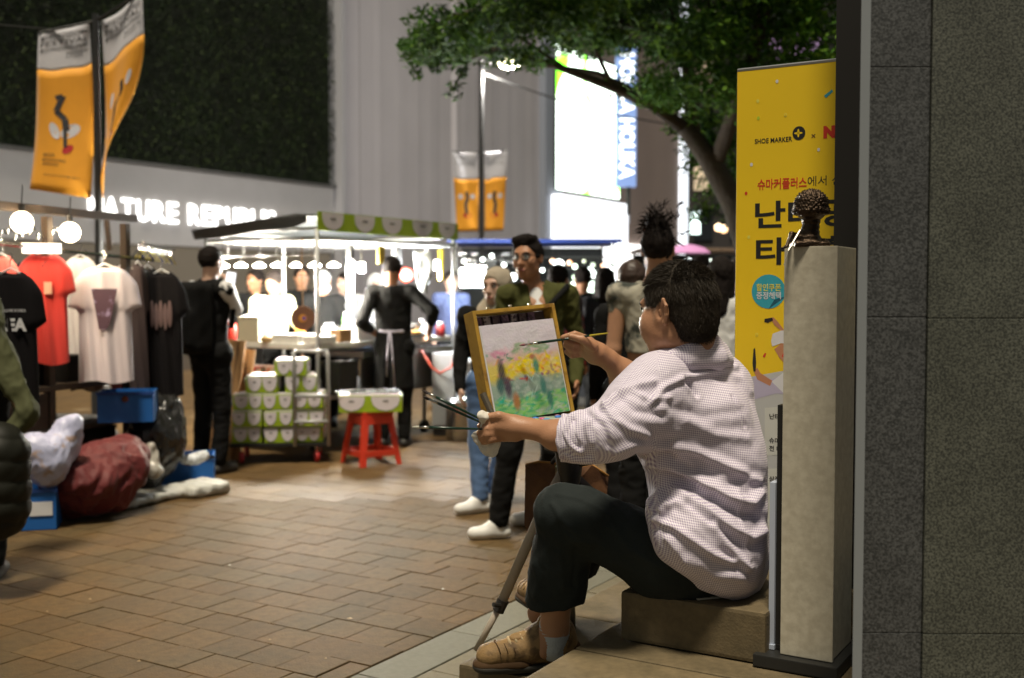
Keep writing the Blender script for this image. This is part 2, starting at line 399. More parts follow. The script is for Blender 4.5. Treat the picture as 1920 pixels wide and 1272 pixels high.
# ---------------------------------------------------------------- shop facade with the green wall
M_FASC = mat('fascia paint', (.50, .49, .50), .75, var=.05, vs_=2)
M_DARKW = mat('unlit wall', (.02, .02, .02), .9)
FO = Vector((-.4615 * 20.36, 20.36, 0)) - B * 6          # left end of the facade, off the frame
def fac(t, z, out=0.): v = FO + B * t - A * out; v.z = z; return v
tE = 15.35
bld = wthing('shop_building', 'shop building with a dark green plant wall above a pale fascia band', 'building', fac(6, 0))
def facbox(t0, t1, z0, z1, o0, o1, name, m, parent, bevel=0): # o: distance in front of the facade plane
    c = (fac(t0, z0, o0) + fac(t1, z1, o1)) / 2
    return MB().box(c, (t1 - t0, abs(o1 - o0), z1 - z0), BA).build(name, m, parent, bevel=bevel)
facbox(0, tE, 4.02, 14, -.6, -.12, 'wall', mat('plant wall backing', (.012, .016, .008), .95, var=.2), bld)
facbox(0, tE, 2.35, 4.0, -.5, .03, 'fascia', M_FASC, bld, .02)
facbox(0, tE, 4.0, 4.06, -.4, .12, 'ledge', mat('ledge', (.10, .10, .10), .7), bld)
for i in range(5): facbox(i * 3.1, i * 3.1 + 3.04, 0, 2.33, -.4, -.1, 'shop_window', mat('dim shop glass', (.05, .045, .04), .2, em=(1, .8, .55), es=.10), bld)
M_LEAFW = mat('plant wall leaves', (.009, .018, .005), .7, spec=.2, col2=(.003, .006, .002), c2s=1.5, c2w=.1)
M_LEAFW2 = mat('plant wall light leaves', (.032, .050, .012), .7, spec=.2)
lv = MB()
for _ in range(44000):
    t = rng.uniform(4.5, tE - .05); z = rng.uniform(4.08, 9.4); out = rng.uniform(-.1, .14)
    c = fac(t, z, out); s = rng.uniform(.018, .045); a = rng.uniform(0, 6.3); tl = rng.uniform(.2, 1.2)
    e1 = (B * math.cos(a) + Vector((0, 0, 1)) * math.sin(a)); nn = (-A * math.cos(tl) + Vector((0, 0, 1)) * math.sin(tl)).normalized(); e2 = nn.cross(e1)
    lv.cur = 1 if rng.rand() < .16 else 0
    lv.add([c - e1 * s, c - e2 * s * .6, c + e1 * s, c + e2 * s * .6], [(0, 1, 2, 3)])
o = lv.build('foliage', [M_LEAFW, M_LEAFW2], bld); o['kind'] = 'stuff'
sign = wthing('shop_sign', 'glowing white NATURE REPUBLIC letters on the pale fascia', 'sign', fac(8.2, 2.8, .03))
M_LET = mat('sign glow', (.9, .9, .9), .5, em=(1, .98, .95), es=2.6)
def tfac(px):  # where on the facade a pixel column falls
    k = (px - 960) / F; return (k * FO.y - FO.x) / (B.x - k * B.y)
t0, t1 = tfac(163), tfac(517); Wd = t1 - t0
widths = dict(N=1.05, A=1.05, T=.92, U=1.0, R=1.0, E=.86, P=.95, B=.98, L=.8, I=.42, C=.98); adv = sum(widths.get(c, .6) for c in 'NATURE REPUBLIC'); x = t0
for chh in 'NATURE REPUBLIC':
    wch = widths.get(chh, .6) / adv * Wd
    if chh != ' ':
        Mx = frameM(fac(x + wch * .04, 2.84, .035), B, (0, 0, 1))
        text(chh, .63, M_LET, sign, 'letter', M=Mx, ext=.03, off=.006, width=wch * .80)
    x += wch
# ---------------------------------------------------------------- grey sheeted building next to it
M_SHEET = mat('grey sheeting', (.52, .50, .54), .8, var=.08, vs_=.6)
ta = tfac(629); tb_ = tfac(1001)
shb = wthing('sheeted_building', 'tall pale grey building front of upright ribbed panels beside the plant wall', 'building', fac(ta, 0))
rr = random.Random(3); x = ta; k = 0
while x < tb_ - .1:
    wd = .9; c0 = fac(x, 0, .0)
    m = MB()
    pts = []; 
    for i in range(7):
        f = i / 6; pts.append((f * wd, .10 + .006 * math.sin(f * 6.283 + k) + rr.uniform(0, .006) + (.10 if x + f * wd > tfac(845) else 0)))
    for i in range(6):
        a = fac(x + pts[i][0], 0, pts[i][1]); b = fac(x + pts[i + 1][0], 0, pts[i + 1][1]); up = Vector((0, 0, 13))
        m.add([a, b, b + up, a + up], [(0, 1, 2, 3)])
    m.build('panel', M_SHEET, shb); x += wd + .003; k += 1
facbox(ta, tb_, 0, 13, -.5, .0, 'wall', M_DARKW, shb)
facbox(ta - .06, ta + .1, 0, 13, -.3, .3, 'corner_strip', mat('corner metal', (.42, .42, .45), .5), shb)
facbox(tb_, tfac(1031), 0, 13, -.4, .45, 'corner_column', mat('corner column', (.30, .33, .40), .7), shb)
# ---------------------------------------------------------------- building with the video screen
def tcol(px): return tfac(px)
M_SCR = None
def scr(nt, p):
    tc = nt.nodes.new('ShaderNodeTexCoord'); no = nt.nodes.new('ShaderNodeTexNoise'); no.inputs['Scale'].default_value = .34; no.inputs['Detail'].default_value = 1
    no.inputs['Distortion'].default_value = .8
    nt.links.new(tc.outputs['Object'], no.inputs['Vector'])
    cr = nt.nodes.new('ShaderNodeValToRGB'); nt.links.new(no.outputs[0], cr.inputs[0]); e = cr.color_ramp.elements
    e[0].position = .33; e[0].color = (.16, .75, .02, 1); e[1].position = .42; e[1].color = (.85, 1, .86, 1); e.new(.37).color = (.35, .95, .12, 1)
    nt.links.new(cr.outputs[0], p.inputs['Emission Color']); p.inputs['Emission Strength'].default_value = 4.5; p.inputs['Base Color'].default_value = (.02, .02, .02, 1)
noded('video screen', scr)
M_SCR = MATS['video screen']
lb = wthing('corner_building', 'pinkish building carrying the bright video screen and blue sign', 'building', fac(tcol(1031), 0))
facbox(tcol(1031), tcol(1280), 0, 26, -2, -.02, 'wall', mat('pink plaster', (.34, .27, .25), .85, var=.1, vs_=.5), lb)
for i in range(3): facbox(tcol(1031) + .2 + i * 3.0, tcol(1031) + 3.1 + i * 3.0, .2, 3.2, 0, .12, 'shop_window', mat('bright shop glass', (.8, .8, .8), .3, em=(1, .97, .95), es=1.5), lb)
facbox(tcol(1272), tcol(1282), 0, 20, -.02, .16, 'light_strip', mat('facade light strip', (.9, .9, .95), .4, em=(.85, .92, 1), es=1.1), lb)
scn = wthing('video_screen', 'huge glowing white and green video screen on the pinkish building', 'screen', fac(tcol(1033), 4.8, .2))
SCL, SCR = tcol(1018), tcol(1137)
facbox(SCL - .05, SCR + .05, 4.75, 9.7, .12, .5, 'casing', mat('screen casing', (.03, .03, .03), .5), scn)
o = MB().add([fac(SCL, 4.8, .51), fac(SCR, 4.8, .51), fac(SCR, 9.6, .51), fac(SCL, 9.6, .51)], [(0, 1, 2, 3)]).build('display', M_SCR, scn)
cps = wthing('shop_canopy_sign', 'glowing white shop sign box right under the video screen', 'sign', fac(tcol(1026), 3.6, .3))
facbox(tcol(1012), tcol(1140), 2.7, 4.6, .14, .8, 'light_box', mat('shop light box', (.9, .9, .9), .4, em=(.93, .96, 1), es=1.5), cps)
for i in range(5): facbox(tcol(1024) + i * 1.6, tcol(1024) + i * 1.6 + .1, 3.9, 4.3, .8, .83, 'mark', mat('grey print', (.45, .45, .48), .5), cps)
vs2 = wthing('vertical_sign', 'upright blue HOLIKA HOLIKA shop sign beside the video screen', 'sign', fac(tcol(1156), 5.2, 1))
cx = P(1173, 350, 40)
zt = 1.4 + (545 - 95) * 40 / F; zb = 1.4 + (545 - 352) * 40 / F; wS = 38 * 40 / F
MB().box((cx.x, 40, (zt + zb) / 2), (wS, .3, zt - zb)).build('panel', mat('blue sign', (.10, .14, .26), .5, em=(.20, .30, .60), es=.75), vs2, bevel=.02)
xx = zt - .25
Mx = frameM((cx.x - .22, 39.83, zt - .2), (0, 0, -1), (1, 0, 0))
text('HOLIKA HOLIKA', .72, mat('white sign text', (.9, .9, .9), .5, em=(.9, .95, 1), es=1.6), vs2, 'lettering', M=Mx, ext=.01, off=.02, width=zt - zb - .5)
MB().box((cx.x + .1, 40, zb - .5), (.12, .12, 1)).build('bracket', M_DARKW, vs2)
# ---------------------------------------------------------------- dark buildings beyond the tree
def tower(x0, x1, D, z1, label, wins, seed, dep=8):
    a = (x0 - 960) / F * D; b = (x1 - 960) / F * D
    t = wthing('tower_building', label, 'building', ((a + b) / 2, D, 0))
    MB().bb((a, D, 0), (b, D + dep, z1)).build('wall', mat('night wall %d' % seed, [(.03, .03, .035), (.05, .045, .045), (.02, .022, .03)][seed % 3], .9, var=.1), t)
    r = random.Random(seed)
    nx = max(2, int((b - a) / 1.7)); nz = int((z1 - 4) / 2.6)
    for i in range(nx):
        for j in range(nz):
            x = a + (i + .5) * (b - a) / nx; z = 4 + j * 2.6
            lit = r.random() < wins
            MB().bb((x - .5, D - .06, z), (x + .5, D - .02, z + 1.5)).build('window', mat('lit window %d' % (seed % 2), (.2, .2, .2), .3, em=[(1, .75, .45), (.8, .9, 1)][seed % 2], es=.55) if lit else mat('dark window', (.015, .018, .025), .15), t)
    return t
tower(1283, 1420, 58, 20, 'narrow dark building seen between tree trunk and pink building', .22, 4)
tower(900, 1225, 72, 42, 'tall dark tower rising behind the video screen and tree crown', .02, 5)
tower(1225, 2300, 66, 40, 'wide dark tower beyond the tree crown with purple lights', .02, 6)
def neon(px, py, D, w_, h_, col, es, label, tilt=0):
    p = P(px, py, D); t = wthing('neon_light', label, 'neon light', p, group=None)
    MB().box(p, (w_, .15, h_), M=Matrix.Rotation(tilt, 3, 'Y')).build('tube_panel', mat('neon %d %d' % (px, py), (.2, .2, .2), .4, em=col, es=es), t)
    MB().box(p + Vector((0, .14, 0)), (w_ * 1.1, .1, h_ * 1.1), M=Matrix.Rotation(tilt, 3, 'Y')).build('backing', M_DARKW, t)
neon(1237, 33, 60, 2.0, .75, (.62, .30, 1), 3.5, 'violet neon light high between the leaves', .1)
neon(1330, 170, 60, .9, .5, (.16, .1, 1), 2.6, 'deep blue neon light left of its twin')
neon(1366, 170, 60, .8, .5, (.16, .1, 1), 2.6, 'deep blue neon light next to the yellow banner')
neon(1490, 90, 60, 2.6, 1.4, (.55, .3, .6), .5, 'dim pink neon panel above the yellow banner')
neon(1304, 418, 50, .4, 1.0, (.8, 1, .95), 3, 'small greenish white sign light beside the pink building')
neon(1350, 350, 52, .6, .5, (.6, .7, .8), .6, 'dim bluish sign light between trunk and pink building')
# ---------------------------------------------------------------- ambient far ends of the street
# ---------------------------------------------------------------- lamp post with banners
M_POLE = mat('dark pole', (.02, .02, .02), .45)
M_ORG = mat('banner orange', (.80, .34, .012), .7, sheen=.2, var=.04)
M_WHT = mat('banner white', (.62, .62, .68), .7, sheen=.2)
M_INK = mat('banner ink', (.03, .03, .035), .7)
M_RED = mat('banner red', (.45, .02, .02), .7)
def banner_post(px, D, zt, ztop, hb, lean, label, glabel, full=True, wl=.55, wr=.52):
    x = (px - 960) / F * D; t = wthing('banner_post', label, 'lamp post', (x, D, 0))
    MB().lathe([(.09, 0), (.09, .5), (.045, .6), (.034 if full else .05, 2), (.028 if full else .045, ztop)], 12, (x, D, 0)).build('pole', M_POLE, t, smooth=.6)
    MB().lathe([(.16, 0), (.16, .08), (.12, .14)], 12, (x, D, 0)).build('base', M_POLE, t)
    if not full: MB().ball((x, D, ztop), .055).build('finial', M_POLE, t, smooth=True)
    for s, wd in ((-1, wl), (1, wr)):
        b = wthing('street_banner', glabel[0 if s < 0 else 1], 'banner', (x + s * .05, D, zt - hb))
        n, mz = 10, 24
        ex = (Vector((-1, -.1, 0)) if s < 0 else Vector((.93, -.2, .0))).normalized()
        def pt(u, v, off=0.):   # u 0..1 outwards, v 0..1 down
            taper = 1 - (.0 if s < 0 else .97 * max(0, v - .25) ** 1.6 / .631) if full else 1 - .18 * v
            sw = (.10 * v * v if s < 0 and full else 0)
            q = Vector((x + s * .055, D - .0, zt)) + ex * (u * wd * taper + (sw * s * -0 + (.12 * v * u if s < 0 and full else 0)))
            q.z -= v * hb * (1 - (.14 * u if s < 0 and full else (-.0 if s < 0 else .20 * u * v if full else 0))) - lean * u * (1 if s > 0 else -.65) * (1 if full else .25)
            q.y += .045 * math.sin(u * 5 + v * 3) + .05 * v * math.sin(v * 4) - off
            return q
        vw = .24 if full else .34
        def cloth(v0, v1, mm, nm, jag=0):
            m = MB(); N_ = 14
            for i in range(n):
                for j in range(N_):
                    def q(ii, jj):
                        u = ii / n; a = v0 + (jag * (.5 * math.sin(u * 5 + s) + .3 * math.sin(u * 11)) if v0 > 0 else 0); e = v1 + (jag * (.5 * math.sin(u * 5 + s) + .3 * math.sin(u * 11)) if v1 < 1 else 0)
                        return pt(u, a + (e - a) * jj / N_)
                    m.add([q(i, j), q(i + 1, j), q(i + 1, j + 1), q(i, j + 1)], [(0, 1, 2, 3)])
            o = m.build(nm, mm, b, smooth=True, weld=True)
            md = o.modifiers.new('s', 'SOLIDIFY'); md.thickness = .003
            return o
        cloth(0, vw, M_WHT, 'white_top', .02); cloth(vw, 1, M_ORG, 'orange_field', .02)
        MB().tube([Vector((x, D, zt)), pt(1, 0) + Vector((0, 0, .01))], .012, 8).build('rod', M_POLE, b)
        if not full or s < 0: MB().tube([Vector((x, D, zt - hb)), pt(1, 1)], .010, 8).build('rod', M_POLE, b) if not full else None
        # printed matter follows the cloth
        def mark(us, vs_, mm, nm):
            m = MB()
            ps = [pt(u, v, .006) for u, v in zip(us, vs_)]
            m.add(ps, [tuple(range(len(ps)))]); o = m.build(nm, mm, b); return o
        def word(body, u0, v0, wdt, hgt, mm):
            o = text(body, 1, mm, b, 'lettering', ext=0, off=.004)
            co = np.array([v.co[:] for v in o.data.vertices]); mnx, mxx = co[:, 0].min(), co[:, 0].max(); mny, mxy = co[:, 1].min(), co[:, 1].max()
            for v in o.data.vertices:
                f = (v.co.x - mnx) / (mxx - mnx); g = (v.co.y - mny) / (mxy - mny)
                u = u0 + f * wdt if s > 0 else 1 - (u0 + f * wdt)
                v.co = pt(u, v0 - g * hgt, .007)
            return o
        if full:
            word('MYEONGDONG', .06, .055, .88, .028, M_INK); word('FESTIVAL', .06, .095, .88, .032, M_INK); word('MYEONGDONG SPRING', .06, .128, .88, .022, M_INK)
            word('2023.4.28 FRI', .52, .158, .42, .013, M_INK); word('5.7 SUN', .52, .178, .3, .013, M_INK)
            if s < 0: word('2023', .18, .78, .22, .02, M_INK); word('MYEONGDONG', .18, .81, .42, .016, M_INK); word('SPRING', .18, .835, .3, .016, M_INK); word('Seoul Jung-gu', .22, .9, .6, .012, M_INK)
        else:
            word('MYEONGDONG', .1, .1, .8, .05, mat('banner grey print', (.35, .36, .38), .7)); word('FESTIVAL', .1, .17, .8, .05, mat('banner grey print', (.35, .36, .38), .7))
        def limb(pts, wdt, mm, nm='print_stroke'):
            m = MB()
            for (u, v), (u2, v2) in zip(pts, pts[1:]):
                dx, dv = (u2 - u) * wd, (v2 - v) * hb; L_ = math.hypot(dx, dv); nx, nv = -dv / L_ * wdt / wd, dx / L_ * wdt / hb
                q = [pt(u - nx, v - nv, .008), pt(u + nx, v + nv, .008), pt(u2 + nx, v2 + nv, .008), pt(u2 - nx, v2 - nv, .008)]
                m.add(q, [(0, 1, 2, 3)])
            m.build(nm, mm, b)
        def oval(u, v, a_, b_, ang, mm):
            us = []; vs_ = []
            for k in range(14):
                c_, s_ = math.cos(k * .4488) * a_, math.sin(k * .4488) * b_
                us.append(u + (c_ * math.cos(ang) - s_ * math.sin(ang)) / wd); vs_.append(v + (c_ * math.sin(ang) + s_ * math.cos(ang)) / hb)
            mark(us, vs_, mm, 'print_oval')
        if full and s < 0:
            limb([(.62, .42), (.5, .41), (.6, .5), (.45, .55), (.42, .62)], .022, M_INK); oval(.62, .62, .085, .035, 1.9, M_WHT); oval(.36, .62, .08, .05, .9, M_WHT); limb([(.45, .56), (.42, .72)], .012, M_INK); oval(.38, .73, .05, .03, 1, M_RED)
        elif full:
            limb([(.5, .42), (.55, .5), (.35, .54), (.36, .62), (.34, .7)], .02, M_INK); oval(.7, .44, .07, .03, 1.7, M_WHT); oval(.2, .48, .07, .022, 1.7, M_WHT); oval(.36, .73, .05, .03, .2, M_RED); oval(.42, .75, .04, .015, .2, M_WHT)
        else:
            limb([(.5, .5), (.45, .58), (.55, .66), (.5, .78)], .035, M_INK); oval(.25, .56, .05, .05, 0, M_WHT); oval(.75, .56, .05, .05, 0, M_WHT); oval(.5, .8, .09, .05, 0, M_RED)
    return t, x
banner_post(188, 10.0, 3.80, 3.86, 1.58, .21, 'dark banner pole standing behind the T-shirt stall', ['near orange and white festival banner hanging over NATURE letters', 'near festival banner curling to a point beside the pole'], True, .42, .42)
t, x = banner_post(903, 21.0, 4.0, 5.7, 1.48, .06, 'dark street lamp post with lit lamp under the tree', ['far orange banner on the lamp post, side away from screen', 'far orange banner on the lamp post, side towards screen'], False, .5, .45)
MB().tube([(x, 21, 5.5), (x + .12, 21, 5.66), (x + .3, 21, 5.72), (x + .55, 21, 5.68)], [.04, .035, .03, .03], 8).build('arm', M_POLE, t, smooth=True)
MB().ball((x + .52, 21, 5.64), .16, 10, (1.3, 1, .5)).build('lamp_head', mat('lamp glow', (1, .95, .7), .4, em=(1, .93, .55), es=12), t, smooth=True)
l = bpy.data.lights.new('lamp_light', 'POINT'); l.energy = 800; l.color = (1, .95, .88); l.shadow_soft_size = .15; o = bpy.data.objects.new('lamp_light', l); C.objects.link(o); o.parent = t; o.location = (x + .52, 21, 5.45)
# overhead wire from the lamp post
wire = MB().tube([P(910, 140, 21), P(1030, 182, 23), P(1150, 215, 24), P(1290, 240, 26)], .018, 5).build('overhead_wire', M_POLE)
tag(wire, 'thin dark wire running from lamp post towards the tree trunk', 'wire')
wire = MB().tube([P(-20, 45, 10.4), P(90, 55, 10.1), P(180, 60, 10)], .006, 5).build('overhead_wire', M_POLE)
tag(wire, 'thin dark wire reaching the near banner pole', 'wire')
# ---------------------------------------------------------------- tree
M_BARK = mat('tree bark', (.055, .042, .028), .9, var=.2, vs_=12, bump=.8, bs=25)
TD = 9.6
tree = wthing('street_tree', 'broad leafy tree leaning over the street behind the yellow banner', 'tree', P(1425, 545, TD) * 1)
tree.location.z = 0
def br(pts, rs, name='branch'): MB().tube(pts, rs, 10).build(name, M_BARK, tree, smooth=True)
T_ = [P(1440, 860, TD), P(1425, 640, TD), P(1408, 480, TD), P(1375, 380, TD), P(1330, 300, TD), P(1285, 240, TD)]
T_[0].z = 0
br(T_, [.16, .14, .12, .11, .095, .075], 'trunk')
br([P(1285, 240, TD), P(1225, 200, TD - .1), P(1150, 165, TD - .2), P(1070, 135, TD - .3), P(1000, 110, TD - .4), P(930, 90, TD - .5)], [.06, .05, .038, .03, .02, .01])
br([P(1290, 248, TD), P(1200, 180, TD + .2), P(1120, 140, TD + .4), P(1040, 125, TD + .6), P(960, 120, TD + .7)], [.055, .045, .035, .022, .01])
br([P(1300, 262, TD), P(1290, 120, TD + .2), P(1240, 0, TD), P(1180, -140, TD - .4)], [.07, .06, .05, .03])
br([P(1340, 310, TD), P(1400, 150, TD - .4), P(1440, 0, TD - .8), P(1500, -160, TD - 1)], [.07, .06, .05, .03])
br([P(1240, 60, TD), P(1100, 20, TD - .5), P(960, 0, TD - 1), P(850, 30, TD - 1.3)], [.04, .03, .02, .01])
for a_, b_, c_ in (((1150, 165), (1100, 60), (1020, 0)), ((1060, 130), (960, 60), (880, 60)), ((930, 92), (880, 110), (850, 165)), ((1400, 150), (1350, 60), (1300, -60)), ((1420, 80), (1500, 40), (1570, 0))):
    br([P(*a_, TD - .2), P(*b_, TD - .4), P(*c_, TD - .6)], [.022, .014, .006])
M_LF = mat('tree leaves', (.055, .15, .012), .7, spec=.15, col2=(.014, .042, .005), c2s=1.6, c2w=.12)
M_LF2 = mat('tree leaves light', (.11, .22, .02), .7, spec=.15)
clumps = []
def cl(n, x0, x1, y0, y1, r, wgt=1., d0=-1.4, d1=1.2):
    for _ in range(n): clumps.append((P(rng.uniform(x0, x1), rng.uniform(y0, y1), TD + rng.uniform(d0, d1)), r * rng.uniform(.7, 1.3), wgt))
cl(150, 1000, 1570, -180, 70, .30); cl(55, 860, 1250, -180, 55, .26); cl(34, 800, 960, 30, 105, .19); cl(14, 760, 840, 75, 115, .13); cl(5, 745, 775, 80, 110, .08)
cl(60, 1190, 1570, 60, 190, .25); cl(12, 1040, 1180, 60, 90, .16); cl(18, 1270, 1400, 190, 300, .2, d0=.2); cl(10, 1300, 1400, 290, 420, .16, d0=.2, d1=.9); cl(8, 920, 1020, 90, 125, .13)
for x_, y_ in ((868, 120), (862, 140), (855, 160), (850, 178), (905, 118), (775, 128), (782, 140), (812, 115), (820, 128), (1005, 130), (990, 120), (1235, 180), (1250, 205), (1300, 225)): clumps.append((P(x_, y_, TD - .6), .075, 1))
cl(60, 900, 1650, -700, -150, .55, 1.2, -2, 2.5)
lf = MB()
for c, r, wg in clumps:
    n = int(190 * (r / .25) ** 1.6 * wg)
    n = min(n, 480); n = max(n, 26)
    th = rng.uniform(0, 6.28)
    for _ in range(n):
        d = rng.normal(0, 1, 3); d = d / np.linalg.norm(d) * r * rng.uniform(.2, 1) ** .5; d[2] *= .62
        q = c + Vector(d); s = rng.uniform(.016, .034); a = rng.uniform(0, 6.28); el = rng.normal(-.35, .35)
        e1 = Vector((math.cos(a) * math.cos(el), math.sin(a) * math.cos(el), math.sin(el))); e2 = e1.cross(Vector((rng.normal(0, .3), rng.normal(0, .3), 1))).normalized()
        lf.cur = 1 if rng.rand() < .25 else 0
        lf.add([q - e1 * s * 1.5, q + e2 * s * .55, q + e1 * s * 1.5, q - e2 * s * .55], [(0, 1, 2, 3)])
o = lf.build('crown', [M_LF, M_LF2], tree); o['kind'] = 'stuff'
# ---------------------------------------------------------------- granite wall at the edge of the picture
def speck(nt, p, c1=(.045, .05, .045), c2=(.14, .15, .135), sc1=230):
    L = nt.links.new; tc = nt.nodes.new('ShaderNodeTexCoord')
    v = nt.nodes.new('ShaderNodeTexNoise'); v.inputs['Scale'].default_value = sc1; v.inputs['Detail'].default_value = 3; L(tc.outputs['Object'], v.inputs['Vector'])
    v2 = nt.nodes.new('ShaderNodeTexNoise'); v2.inputs['Scale'].default_value = 9; v2.inputs['Detail'].default_value = 4; L(tc.outputs['Object'], v2.inputs['Vector'])
    cr = nt.nodes.new('ShaderNodeValToRGB'); L(v.outputs[0], cr.inputs[0]); e = cr.color_ramp.elements
    e[0].position = .38; e[0].color = (*c1, 1); e[1].position = .62; e[1].color = (*c2, 1)
    m = nt.nodes.new('ShaderNodeMath'); m.operation = 'MULTIPLY_ADD'; L(v2.outputs[0], m.inputs[0]); m.inputs[1].default_value = .8; m.inputs[2].default_value = .6
    vm = nt.nodes.new('ShaderNodeVectorMath'); vm.operation = 'SCALE'; L(cr.outputs[0], vm.inputs[0]); L(m.outputs[0], vm.inputs['Scale']); L(vm.outputs[0], p.inputs['Base Color'])
    bn = nt.nodes.new('ShaderNodeBump'); bn.inputs['Strength'].default_value = .5; bn.inputs['Distance'].default_value = .002; L(v.outputs[0], bn.inputs['Height']); L(bn.outputs[0], p.inputs['Normal'])
    p.inputs['Roughness'].default_value = .55
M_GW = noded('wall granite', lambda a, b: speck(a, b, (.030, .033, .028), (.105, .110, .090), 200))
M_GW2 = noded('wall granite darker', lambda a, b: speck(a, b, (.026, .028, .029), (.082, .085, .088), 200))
gw = wthing('granite_pillar', 'tall speckled grey granite pillar at the frame edge', 'pillar', (1.2, 2.6, 0))
WX = lambda px, D: (px - 960) / F * D
d0 = 2.35
def gslab(x0, x1, z0, z1, y0, y1, m): MB().bb((x0 + .0006, y0, z0 + .0006), (x1 - .0006, y1, z1 - .0006)).build('granite_panel', m, gw, bevel=.002)
zj = [-.0, .42, 1.4 - 650 * d0 / F, 1.4 - 50 * d0 / F, 1.4 + 415 * d0 / F, 2.7]
zj[0] = 0
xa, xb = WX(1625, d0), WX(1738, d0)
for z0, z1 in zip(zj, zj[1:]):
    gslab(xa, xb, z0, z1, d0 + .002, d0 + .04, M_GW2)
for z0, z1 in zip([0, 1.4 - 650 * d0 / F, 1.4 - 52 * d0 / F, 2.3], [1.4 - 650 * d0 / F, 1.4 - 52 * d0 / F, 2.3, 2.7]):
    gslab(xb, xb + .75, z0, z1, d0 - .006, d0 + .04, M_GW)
MB().poly([(xa - .002, d0 + .042, 0), (xb + .75, d0 + .042, 0), (xb + .75, d0 + .4, 0), (xa + .22, d0 + .4, 0)], (0, 0, 2.7)).build('core', M_DARKW, gw)
MB().poly([(xa - .020, d0 + .0, .0), (xa - .001, d0 - .004, .0), (xa - .001, d0 + .041, .0), (xa - .006, d0 + .041, 0)], (0, 0, 2.7)).build('edge_strip', mat('zinc strip', (.24, .26, .28), .5, metal=.1), gw)
# black board standing in for the dark opening behind the pedestal
db = wthing('dark_opening', 'tall near-black column standing in for the dark opening between yellow banner and granite pillar', 'column', (.98, 3.14, .56))
x0, x1 = WX(1561, 3.10), WX(1650, 3.10)
MB().poly([(x0, 3.10, .562), (x1, 3.10, .562), (x1, 3.17, .562), (x0 + .04, 3.17, .562)], (0, 0, 2.9)).build('shaft', mat('black lacquer', (.012, .011, .010), .5), db, bevel=.003)
MB().poly([(x0 - .01, 3.092, .562), (x1, 3.092, .562), (x1, 3.098, .562), (x0 - .01, 3.098, .562)], (0, 0, .2)).build('base_plate', mat('black lacquer', (.012, .011, .010), .5), db)
# ---------------------------------------------------------------- marble pedestal with the bronze
M_MARB = mat('pale marble', (.56, .52, .42), .45, var=.06, vs_=20, bump=.12, bs=70, col2=(.47, .43, .34), c2s=46, c2w=.14)
PC = Vector((WX(1569, 2.77), 2.77, 0))
ped = wthing('pedestal', 'slim pale marble pedestal carrying the small bronze', 'pedestal', (PC.x, PC.y, .42))
ztp = CAMH + 84 * 2.77 / F
wA, wB = .138, .20
def pbox(a0, a1, b0, b1, z0, z1, name, m, parent, bev=.002):   # a along A, b along B from the near corner
    c = PC + A * ((a0 + a1) / 2) + B * ((b0 + b1) / 2); c.z = (z0 + z1) / 2
    return MB().box(c, (b1 - b0, a1 - a0, z1 - z0), BA).build(name, m, parent, bevel=bev)
pbox(.004, wA, .012, wB, .458, ztp, 'shaft', M_MARB, ped, .003)
pbox(0, wA - .003, 0, .0115, .458, ztp - .0005, 'face_slab', M_MARB, ped, .002)
pbox(-.02, wA + .06, -.03, wB + .03, .424, .456, 'plinth', mat('black plinth', (.015, .015, .014), .5, var=.1, vs_=60), ped, .003)
# bronze head with a bobbly cap
M_BRZ = mat('dark bronze', (.060, .040, .026), .30, metal=.85, var=.2, vs_=60, bump=.8, bs=180)
zc = ztp + .001; s_ = 2.82 / F
def bp(px, py, dd=0.): return P(px, py, 2.84 + dd)
brz = wthing('bronze_figure', 'small dark bronze figure with bobbly mushroom cap hair', 'statue', (bp(1520, 460).x, 2.84, zc))
prims = [ell(bp(1521, 385), (.042, .042, .040)), ell(bp(1521, 396), (.046, .046, .016)), cone(bp(1521, 405), bp(1520, 425), .026, .020), cone(bp(1520, 425), bp(1517, 450), .020, .030), rbox(bp(1518, 459), (.045, .035, .006), .004),
         cone(bp(1510, 440), bp(1494, 446), .014, .010), cone(bp(1494, 446), bp(1484, 440, -.01), .010, .008), ell(bp(1545, 452), (.012, .014, .007)), ell(bp(1511, 402, -.02), (.010, .012, .010))]
prims = [dict(q) for q in prims]
sdf_mesh('body', prims, .0026, .008, M_BRZ, brz, disp=lambda V, N: np.where(V[:, 2] > bp(0, 404).z, .0055 * np.sin(V[:, 0] * 520) * np.sin(V[:, 2] * 560) * np.sin(V[:, 1] * 600 + 1), .0008 * np.sin(V[:, 2] * 500)))
MB().tube([bp(1500, 432, -.02), bp(1478, 470, -.05), bp(1470, 498, -.06)], [.0022, .0018, .0012], 6).build('rod', mat('polished steel', (.35, .33, .28), .4, metal=1), brz)
sdf_mesh('hand', [cone(bp(1484, 440, -.01), bp(1475, 462, -.04), .006, .004), cone(bp(1475, 462, -.04), bp(1466, 466, -.04), .004, .003)], .0015, .003, M_BRZ, brz)
